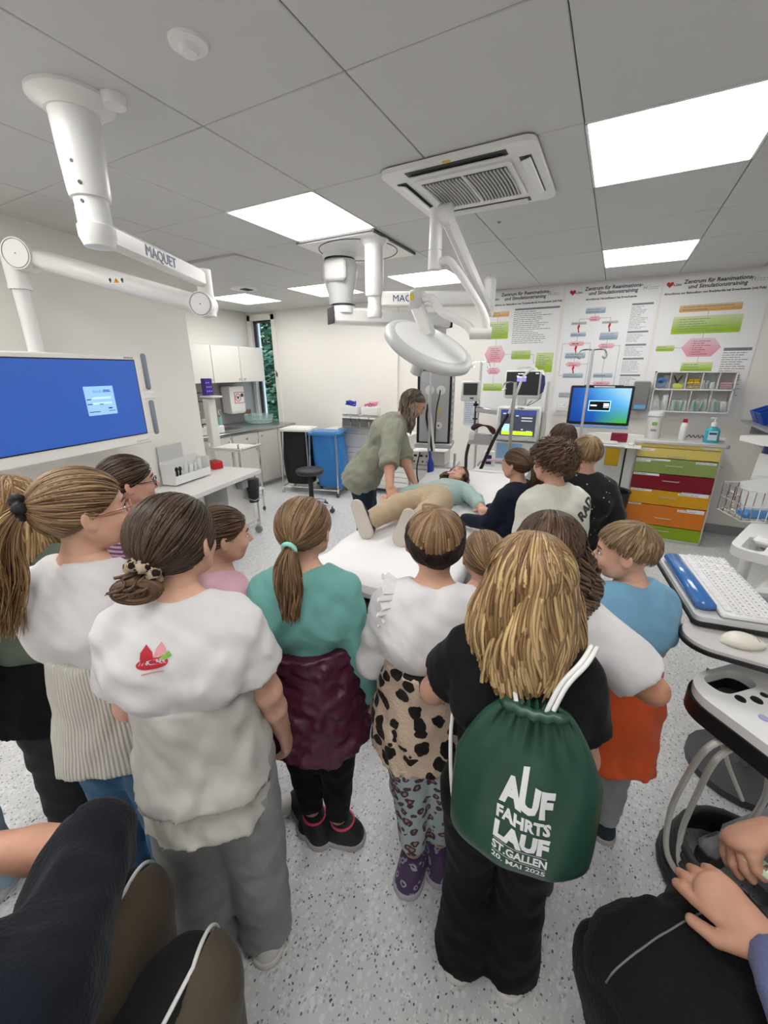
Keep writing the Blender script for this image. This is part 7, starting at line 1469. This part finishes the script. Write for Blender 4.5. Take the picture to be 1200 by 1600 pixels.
# boy in sky blue tee with orange sweatshirt
p = bb11 = Person((.135, 1.37), 38, 1.285, 'boy in sky blue tee with orange sweatshirt tied round his waist', 'fair', head=(50, 8, 0), arms={1: ((.25, .1, -1), (-.3, .8, -.3), (-1, 0, 0), .5), -1: ((-.25, .15, -1), (.3, .8, -.3), (1, 0, 0), .5)}, vox=.008); p.body(vox_h=.0036)
p.shirt(C_sky, hem=.5, sleeve=.7, off=.016, loose=.016); p.pants(C_sweat, ank=.026, knee=.018, off=.018, hemz=.065, nz=.006); p.tied(C_orange, .64, .355, .032, .012, 'tied_sweatshirt', nz=.006, back=.035, wav=.03); p.shoes(M_snkn, M_rubg, M_snkn)
p.short(HAIR['sandy'], n=1900, ln=.5, lift=.035, mean=.42, line=(-.10, .62), r=.0034)
# boys at the back
p = Person((-.075, 2.50), 18, 1.375, 'boy with short ash blond hair in black tee with white specks', 'fair', head=(8, 4, 0), arms={1: ((.35, -.05, -1), (-.1, .9, -.3), (-1, 0, 0), .5)}).body(face=False)
C_speck = cloth('cotton_black_speck', (.012, .012, .013)); t_ = C_speck.node_tree; vv = t_.nodes.new('ShaderNodeTexVoronoi'); vv.inputs['Scale'].default_value = 30; tc_ = t_.nodes.new('ShaderNodeTexCoord'); t_.links.new(tc_.outputs['Object'], vv.inputs['Vector']); r_ = ramp(t_, [(.10, (.5, .5, .5)), (.14, (.012, .012, .013))]); t_.links.new(vv.outputs['Distance'], r_.inputs[0]); t_.links.new(r_.outputs[0], nodes(C_speck)[2].inputs['Base Color'])
p.shirt(C_speck, hem=.48, sleeve=.85, off=.02, loose=.02); p.pants(C_black); p.shoes(M_snk, M_rub); p.short(HAIR['sandy'], n=1200, r=.0038, ln=.6, lift=.03, mean=.45, line=(-.22, .55))
p = cb13 = Person((-.185, 2.08), 42, 1.395, 'boy with tousled brown curls in off-white hoodie with black print', 'fair', head=(10, 6, 0)).body()
sh = p.shirt(C_hood, hem=.47, sleeve=2, off=.026, loose=.02, name='hoodie', cuff=.006); p.pants(C_black); p.shoes(M_snkw, M_rub); p.short(HAIR['brown'], n=900, ln=.8, lift=.22, curl=.012, mean=.42, line=(-.16, .58), grow=1.10, r=.005)
p = Person((-.42, 2.46), 68, 1.285, 'girl with ponytail in navy top leaning on the bed side', 'fair', head=(4, 2, 0), arms={-1: ((-.12, .5, -.9), (.0, 1, -.12), (0, 0, -1), .4), 1: ((.1, .55, -.85), (.1, 1, -.1), (0, 0, -1), .4)}).body(); p.shirt(C_navy, hem=.48, sleeve=2, off=.014); p.pants(C_black); p.shoes(M_snkw, M_rub); p.pulled(HAIR['brown'], tie=(.0, -.95, -.12), n=420, mean=.45); p.tail(HAIR['brown'], length=.23, n=110, spread=.034, out=.04, curve=(0, .0, 0)); p.tie(M_snk, .015, .006)
p = Person((-.24, 2.92), 30, 1.385, 'dark haired boy whose head shows behind the two boys', 'fair', head=(0, 4, 0)).body(face=False); p.shirt(C_char, hem=.48, sleeve=.8); p.pants(C_black); p.shoes(M_snkw, M_rub); p.short(HAIR['darkbrown'], n=700, ln=.7, lift=.05, mean=.5)
# child lying on the bed, head away from the camera, looking up
zb = .755; hl = 1.30; mw = Matrix.Translation((-1.06, 1.99, zb+.095)) @ RZ(-3) @ Matrix(((1, 0, 0, 0), (0, 0, 1, 0), (0, -1, 0, 0), (0, 0, 0, 1))).inverted() 
mw = Matrix.Translation((-1.05, 1.98, zb+.085)) @ RZ(-2) @ RX(-90) @ RZ(180)
lg = {}
for sg in (-1, 1):
    tx = .17 if sg == 1 else .10; lg[sg] = ((sg*.06, .0, .63), (sg*.11, .01 if sg < 0 else .03, .36), (sg*tx, -.0, .075), (sg*.35, .94, -.1))
p = Person((0, 0), 0, hl, 'child in pale teal shirt and beige trousers lying on the bed', 'fair', head=(-8, 24, 0), mw=mw, legs=lg, hip=(0, 0, .66), arms={1: ((.62, -.05, -.8), (.50, .02, -1), (0, -1, 0), .3), -1: ((-.68, -.05, -.75), (-.55, .05, -1), (0, -1, 0), .3)}).body()
p.shirt(C_mintc, hem=.50, sleeve=1.85, off=.016, loose=.014); p.pants(C_beige, off=.018, ank=.018, knee=.014); p.shoes(mat('slipper_navy', (.015, .02, .03), .6), mat('sole_sand', (.58, .53, .46), .7), length=.175, wide=1.15)
p.loose(HAIR['brown'], length=.13, n=300, wave=.008, mean=.5, line=(.0, .5), grow=1.08); q = MB(Matrix.Translation((.0, .125, 1.02)) @ RX(-80)); q.ell((0, 0, 0), (.035, .03, .008), 14); q.obj('shirt_print', mat('print_pinkwhite', (.62, .30, .38), .6, var=.6, vscale=60), p.root)
# teacher leaning over the bed
p = te = Person((-1.78, 2.98), -62, 1.69, 'woman with long grey-brown hair and glasses in olive shirt leaning over the bed', 'mid', adult=True, head=(4, 34, 0), lean=34, hip=(0, -.02, .87), arms={1: ((.12, .42, -1), (.12, .15, -1), (0, -.6, -.4), .25), -1: ((-.05, .55, -.85), (.02, .42, -1), (0, -.6, -.4), .25)}, feet={1: (.12, -.02, -8), -1: (-.12, .02, 8)}, build=.98, vox=.009); p.reach(1, (-1.33, 2.56, .86), (.5, -.35, -.75), (.3, -.2, -1), .25, (-.3, -.6, .2)); p.reach(-1, (-1.34, 2.98, .88), (.6, .1, -.75), (.3, 0, -1), .25, (-.4, .6, .2)); p.body()
p.shirt(C_olive, hem=.44, sleeve=1.30, off=.030, loose=.014, nz=.006, flare=.028, cuff=.006, name='overshirt'); p.pants(cloth('denim_navy', (.012, .022, .04)), ank=.02, off=.012); p.shoes(M_snk, M_rubg)
p.loose(HAIR['greybrown'], length=.25, n=560, wave=.020, curl=12, mean=.42, line=(-.02, .55), grow=1.1, flare=.02, part=.0, crown=.05, sect=(-172, -8)); p.glasses(mat('frame_gold', (.55, .42, .2), .3, .9))
# ---------------------------------------------------------------- drawstring bag on the back of the blond girl
p = bl9; bag = root('drawstring_bag', (0, 0, 0), 0, 'dark green drawstring gym bag with white lettering on the back of the blond girl', 'bag')
bag.matrix_world = Matrix.Translation((-.045, .685, .735)) @ RZ(6) @ RX(-2)
M_bag = mat('nylon_green', (.020, .066, .043), .33, bump=.25, bscale=14, spec=.5)
BH, BWd = .375, .285
def bagsurf(side):
    def f(u, v):
        x = 2*u-1; w_ = BWd/2*(.30+.70*min(1, (v/.42))**.55) if v < .42 else BWd/2*(1.0+.03*math.sin((v-.42)*5)); corner = max(0, (v-.90)/.10); w_ *= 1-.10*corner**2
        pl_ = math.sin(x*17)*.010*max(0, 1-v/.30)+.004*math.sin(x*9+v*7)*(1-v*.6); d = .10*math.sqrt(max(0, 1-x*x))**1.1*(v**.75)*math.sqrt(max(0, 1-(max(0, v-.80)/.20)**2)) if v < 1 else 0
        yy_ = -side*(d*(1 if side > 0 else .15)+.006)+pl_*(1 if side > 0 else 0)*math.sqrt(max(0, 1-x*x))
        return (x*w_, yy_ if abs(x) < 1 else 0, BH*(1-v)+.012*max(0, .12-v)*math.sin(x*20)*4)
    return f
q = MB(); q.grid(bagsurf(1), 70, 44); q.grid(bagsurf(-1), 70, 44); bo = q.obj('sack', M_bag, bag, 180)
q = MB(); q.tube([(-.055+.11*k/10, -.016-.012*math.sin(PI*k/10)+.004*(-1)**k, BH-.004) for k in range(11)], .011, 8); q.obj('gathered_hem', M_bag, bag, 180)
M_cord = mat('cord_white', (.74, .74, .73), .7)
for pts in ([(-.03, -.015, BH-.01), (-.05, .005, BH+.05), (-.085, .03, BH+.09), (-.10, .08, BH+.10)], [(.03, -.015, BH-.01), (.05, .005, BH+.05), (.08, .03, BH+.09), (.10, .08, BH+.10)], [(.02, -.015, BH-.01), (.04, .005, BH+.05), (.07, .03, BH+.09), (.09, .08, BH+.10)], [(-.135, .0, .02), (-.155, .02, .12), (-.165, .05, .24), (-.15, .10, .32)]):
    q = MB(); q.tube(smooth_path(pts, 5), .0048, 6); q.obj('cord', M_cord, bag, 180)
M_print = mat('print_white', (.72, .73, .74), .5)
def bag_text(body, z, h_, wx, bold, wob=0, dz=None, cuty=0):
    vs, fs = text_mesh(body, .1, ext=0, bold=bold); xs = [v[0] for v in vs]; ys = [v[1] for v in vs]; w0 = max(xs)-min(xs); cx = (max(xs)+min(xs))/2; cy = (max(ys)+min(ys))/2; h0 = max(ys)-min(ys); s = wx/w0
    out = []
    for v in vs:
        x = (v[0]-cx)*s; y = (v[1]-cy)/h0*h_
        out.append((x+wob*math.sin(y*420+1), y-.10*x+wob*math.sin(x*170)+(dz(x/wx) if dz and y > 0 else 0), 0))
    project_print(bo, out, fs, (BX, 0, z), (1, 0, 0), (0, 0, 1), M_print, 'lettering', off=.0016, maxe=.010)
BX = .006
bag_text('AUF', .205, .058, .100, .006, .0012, lambda t: .036*max(0, 1-abs(t+.02)*7)+.022*max(0, 1-abs(t+.14)*10))
bag_text('FAHRTS', .156, .026, .102, .0045, .0008); bag_text('LAUF', .119, .036, .104, .006, .0008); bag_text('ST.GALLEN', .087, .0165, .104, .0035); bag_text('20. MAI 2025', .067, .011, .102, .0025)
for z in (.099, .0765):
    project_print(bo, [(-.05, .0042, 0), (.05, -.0058, 0), (.05, -.0048, 0), (-.05, .0052, 0)], [(0, 1, 2, 3)], (BX, 0, z), (1, 0, 0), (0, 0, 1), M_print, 'print_rule', off=.0018, maxe=.012)
# strawberry print on the white tee, letters on the hoodie
o = wt5.parts['shirt']; zc = wt5.h*.795; ex = (1, 0, 0); ez = (0, 0, 1)
def blob(pts, m, x, z, name): project_print(o, [(a, b, 0) for a, b in pts], [tuple(range(len(pts)))], (x-.012, -.05, z), ex, ez, m, name, off=.002, maxe=.012)
M_str = mat('print_strawberry', (.48, .02, .04), .6); M_strp = mat('print_strawpink', (.70, .30, .32), .6); M_lf = mat('print_leafgreen', (.2, .42, .06), .4); M_crm = mat('print_greywhite', (.55, .52, .52), .6)
blob(ellipse(.030, .012, 20), M_str, -.012, zc-.015, 'print_plate_rim'); blob(ellipse(.026, .009, 20), M_paper, -.012, zc-.0145, 'print_plate') if False else blob([(-.026, -.004), (.026, -.004), (.020, .006), (-.020, .006)], M_crm, -.012, zc-.013, 'print_plate')
blob([(-.013, -.013), (.013, -.013), (.011, .0), (.0, .016), (-.011, .002)], M_str, -.021, zc+.007, 'print_strawberry'); blob([(-.010, -.010), (.012, -.010), (.012, .0), (.004, .014), (-.006, .004)], M_strp, .002, zc+.008, 'print_strawberry'); blob([(-.015, -.003), (.0, -.008), (.014, -.001), (.008, .007), (-.006, .004)], M_lf, .012, zc-.004, 'print_leaf'); blob([(-.021, -.0015), (.021, -.0015), (.021, .0015), (-.021, .0015)], M_strp, -.012, zc-.034, 'print_caption')
o = cb13.parts['hoodie']
for k, (txt, dz_) in enumerate((('NEC RAD', .0),)):
    vs, fs = text_mesh(txt, .062, ext=0, bold=.003); project_print(o, [(v[0], v[1], 0) for v in vs], fs, (.055, -.05, cb13.h*.755+dz_), (1, .0, .75), (0, 0, 1), M_ink, 'lettering', off=.002, maxe=.02)

# ---------------------------------------------------------------- seated adult at the lower left
C_navy2 = cloth('sweater_navy', (.005, .007, .013), bump=.35, bs=120, sheen=.06)
p = Person((-.57, -.32), 30, 1.68, 'seated adult in navy sweater and dark track trousers at the lower left', 'mid', adult=True, lean=42, hip=(0, .0, .50), head=(10, 20, 0), build=1.05, arms={1: ((-.04, 1, .15), (-.84, .54, .10), (0, 0, -1), .7), -1: ((-.6, .1, -1), (-.3, .4, -.8), (0, 0, -1), .4)}, legs={1: ((.10, .08, .46), (.26, .47, .53), (.27, .44, .085), (.3, 1, 0)), -1: ((-.06, .10, .46), (.06, .60, .53), (.05, .58, .085), (.0, 1, 0))}); p.reach(1, (-1.0, .08, .84), (-1, .1, .2), (0, 0, -1), .6, (0, 1, -.2)); p.hc += A3((-.20, -.12, -.02)); p.body(face=False)
p.shirt(C_navy2, hem=.49, sleeve=1.12, off=.036, loose=.03, name='sweater', nz=.006, fr=26); tp = p.pants(cloth('track_black', (.012, .012, .013), bump=.3, bs=40, sheen=.04), off=.022, ank=.03, knee=.012, name='track_trousers')
p.shoes(M_snk, M_rubg); p.pulled(HAIR['brown'], tie=(0, -.95, -.1), n=160)
C_brown = cloth('track_brown', (.085, .066, .045), bump=.3, bs=40); C_pipe = cloth('piping_white', (.75, .74, .72))
for sg in (-1, 1):
    hp, kn, an, fd = p.leg[sg]; lo, hi = p.box([hp*.3+kn*.7, kn, an], .18); v = Vol(lo, hi, .008); c0 = kn+A3((.006, .004, 0)); v.cap(c0, kn*.4+an*.6+A3((.006, .004, 0)), .106, .096, k=.02); v.cap(hp*.25+kn*.75+A3((.006, 0, 0)), c0, .108, .106, k=.02); v.cut(kn+A3((.034, 0, 0)), (-1, .12, 0)); vol_obj('knee_panel', v, C_brown, tp, None, 1)
    pts = [Vector(hp*.25+kn*.75+A3((.036, 0, .104)))]+[Vector(kn+A3((.036, .004+.104*math.sin(t), .104*math.cos(t)))) for t in [2.2*k/20 for k in range(21)]]; q = MB(); q.tube(pts, .0045, 6); q.obj('piping', C_pipe, tp, 180)
q = MB(); q.lathe([(.001, .34), (.17, .34), (.18, .36), (.17, .385), (.001, .39)], n=24); so_ = root('seat_stool', (-.57, -.34, 0), 0, 'dark stool under the adult in navy at the lower left', 'stool'); q.obj('seat', M_dgrey, so_); q = MB(); q.lathe([(.001, 0), (.20, 0), (.19, .03), (.03, .05), (.03, .34), (.001, .34)], n=20); q.obj('base', M_mgrey, so_)
# ---------------------------------------------------------------- seated adult at the lower right: lap, black cardigan, hands
C_blk2 = cloth('knit_black', (.006, .006, .007), bump=.5, bs=110, sheen=.05)
p = rw = Person((.55, .34), 40, 1.66, 'seated adult at the lower right with clasped hands above a black cardigan', 'mid', adult=True, lean=8, hip=(0, .0, .50), head=(0, 10, 0), legs={1: ((.085, .06, .47), (.176, .50, .50), (.18, .32, .085), (.1, 1, 0)), -1: ((-.085, .06, .47), (-.05, .50, .50), (-.02, .30, .085), (-.1, 1, 0))}); p.hvox = .0036; p.thumb = {1: -1, -1: 1}
p.reach(-1, (.405, .735, .715), (-.72, .42, .12), (.15, .45, -.85), .30, (.3, -.2, -1)); p.reach(1, (.455, .93, .80), (-.80, -.45, -.25), (-.1, -.6, -.8), .55, (.6, .2, -1)); p.body(face=False)
p.shirt(cloth('knit_periwinkle', (.12, .14, .28), bump=.5, bs=110), hem=.5, sleeve=1.93, off=.014, loose=.012, name='sweater'); p.pants(C_blk2, off=.022, ank=.03); p.shoes(M_snk, M_rubg); p.pulled(HAIR['brown'], tie=(0, -.95, -.1), n=120)
q = MB(); q.lathe([(.001, .34), (.17, .34), (.18, .36), (.17, .385), (.001, .39)], n=24); so_ = root('seat_stool', (.56, .32, 0), 0, 'dark stool under the adult in black at the lower right', 'stool'); q.obj('seat', M_dgrey, so_); q = MB(); q.lathe([(.001, 0), (.20, 0), (.19, .03), (.03, .05), (.03, .34), (.001, .34)], n=20); q.obj('base', M_mgrey, so_)
v = Vol((.0, .30, .30), (.75, 1.0, .68), .008); Ld = A3((-.38, .36, 0)); 
v.cap((.53, .40, .52), (.22, .69, .535), .095, .105, k=.05); v.cap((.64, .54, .52), (.38, .84, .535), .095, .105, k=.08); v.cap((.38, .54, .56), (.32, .74, .57), .075, .08, k=.08); v.noise(.006, 24, 1.)
n_ = unit((-.72, .69, -.05)); e_ = unit((.69, .72, 0)); v.cut(A3((.235, .82, .5)), n_, lambda x, y, z: -.085*np.abs(np.sin((x*e_[0]+y*e_[1])*21+z*6))+.015); v.cut((0, 0, .44), (0, 0, -1), lambda x, y, z: .02*np.sin(26*x+20*y))
cg = vol_obj('black_cardigan', v, C_blk2, None, None, 1); tag(cg, 'black knitted cardigan with scalloped edge over the knees at the lower right', 'cardigan'); bt = bvh_of(cg); pts = []
for k in range(31):
    c_ = A3((.235, .82, 0))-n_*.085+e_*(-.20+.30*k/30)-n_*.0; h_ = bt.ray_cast(Vector((c_[0], c_[1], .9)), Vector((0, 0, -1)))
    if h_[0] is not None: pts.append(h_[0]+Vector((0, 0, .002)))
q = MB(); q.tube(pts, .0022, 5); q.obj('seam', mat('seam_grey', (.16, .16, .16), .8), cg, 180)
gc = root('green_case', (.415, .845, .765), R(-35), 'small pale green case held between the clasped hands at the lower right', 'case'); q = MB(); q.box((0, 0, 0), (.09, .035, .014), .006); q.obj('shell', mat('case_green', (.42, .56, .38), .35), gc, 60); q = MB(); q.lathe([(.001, 0), (.010, 0), (.008, .003), (.001, .004)], (.0, 0, .007), 14); q.obj('stud', M_chrome, gc)
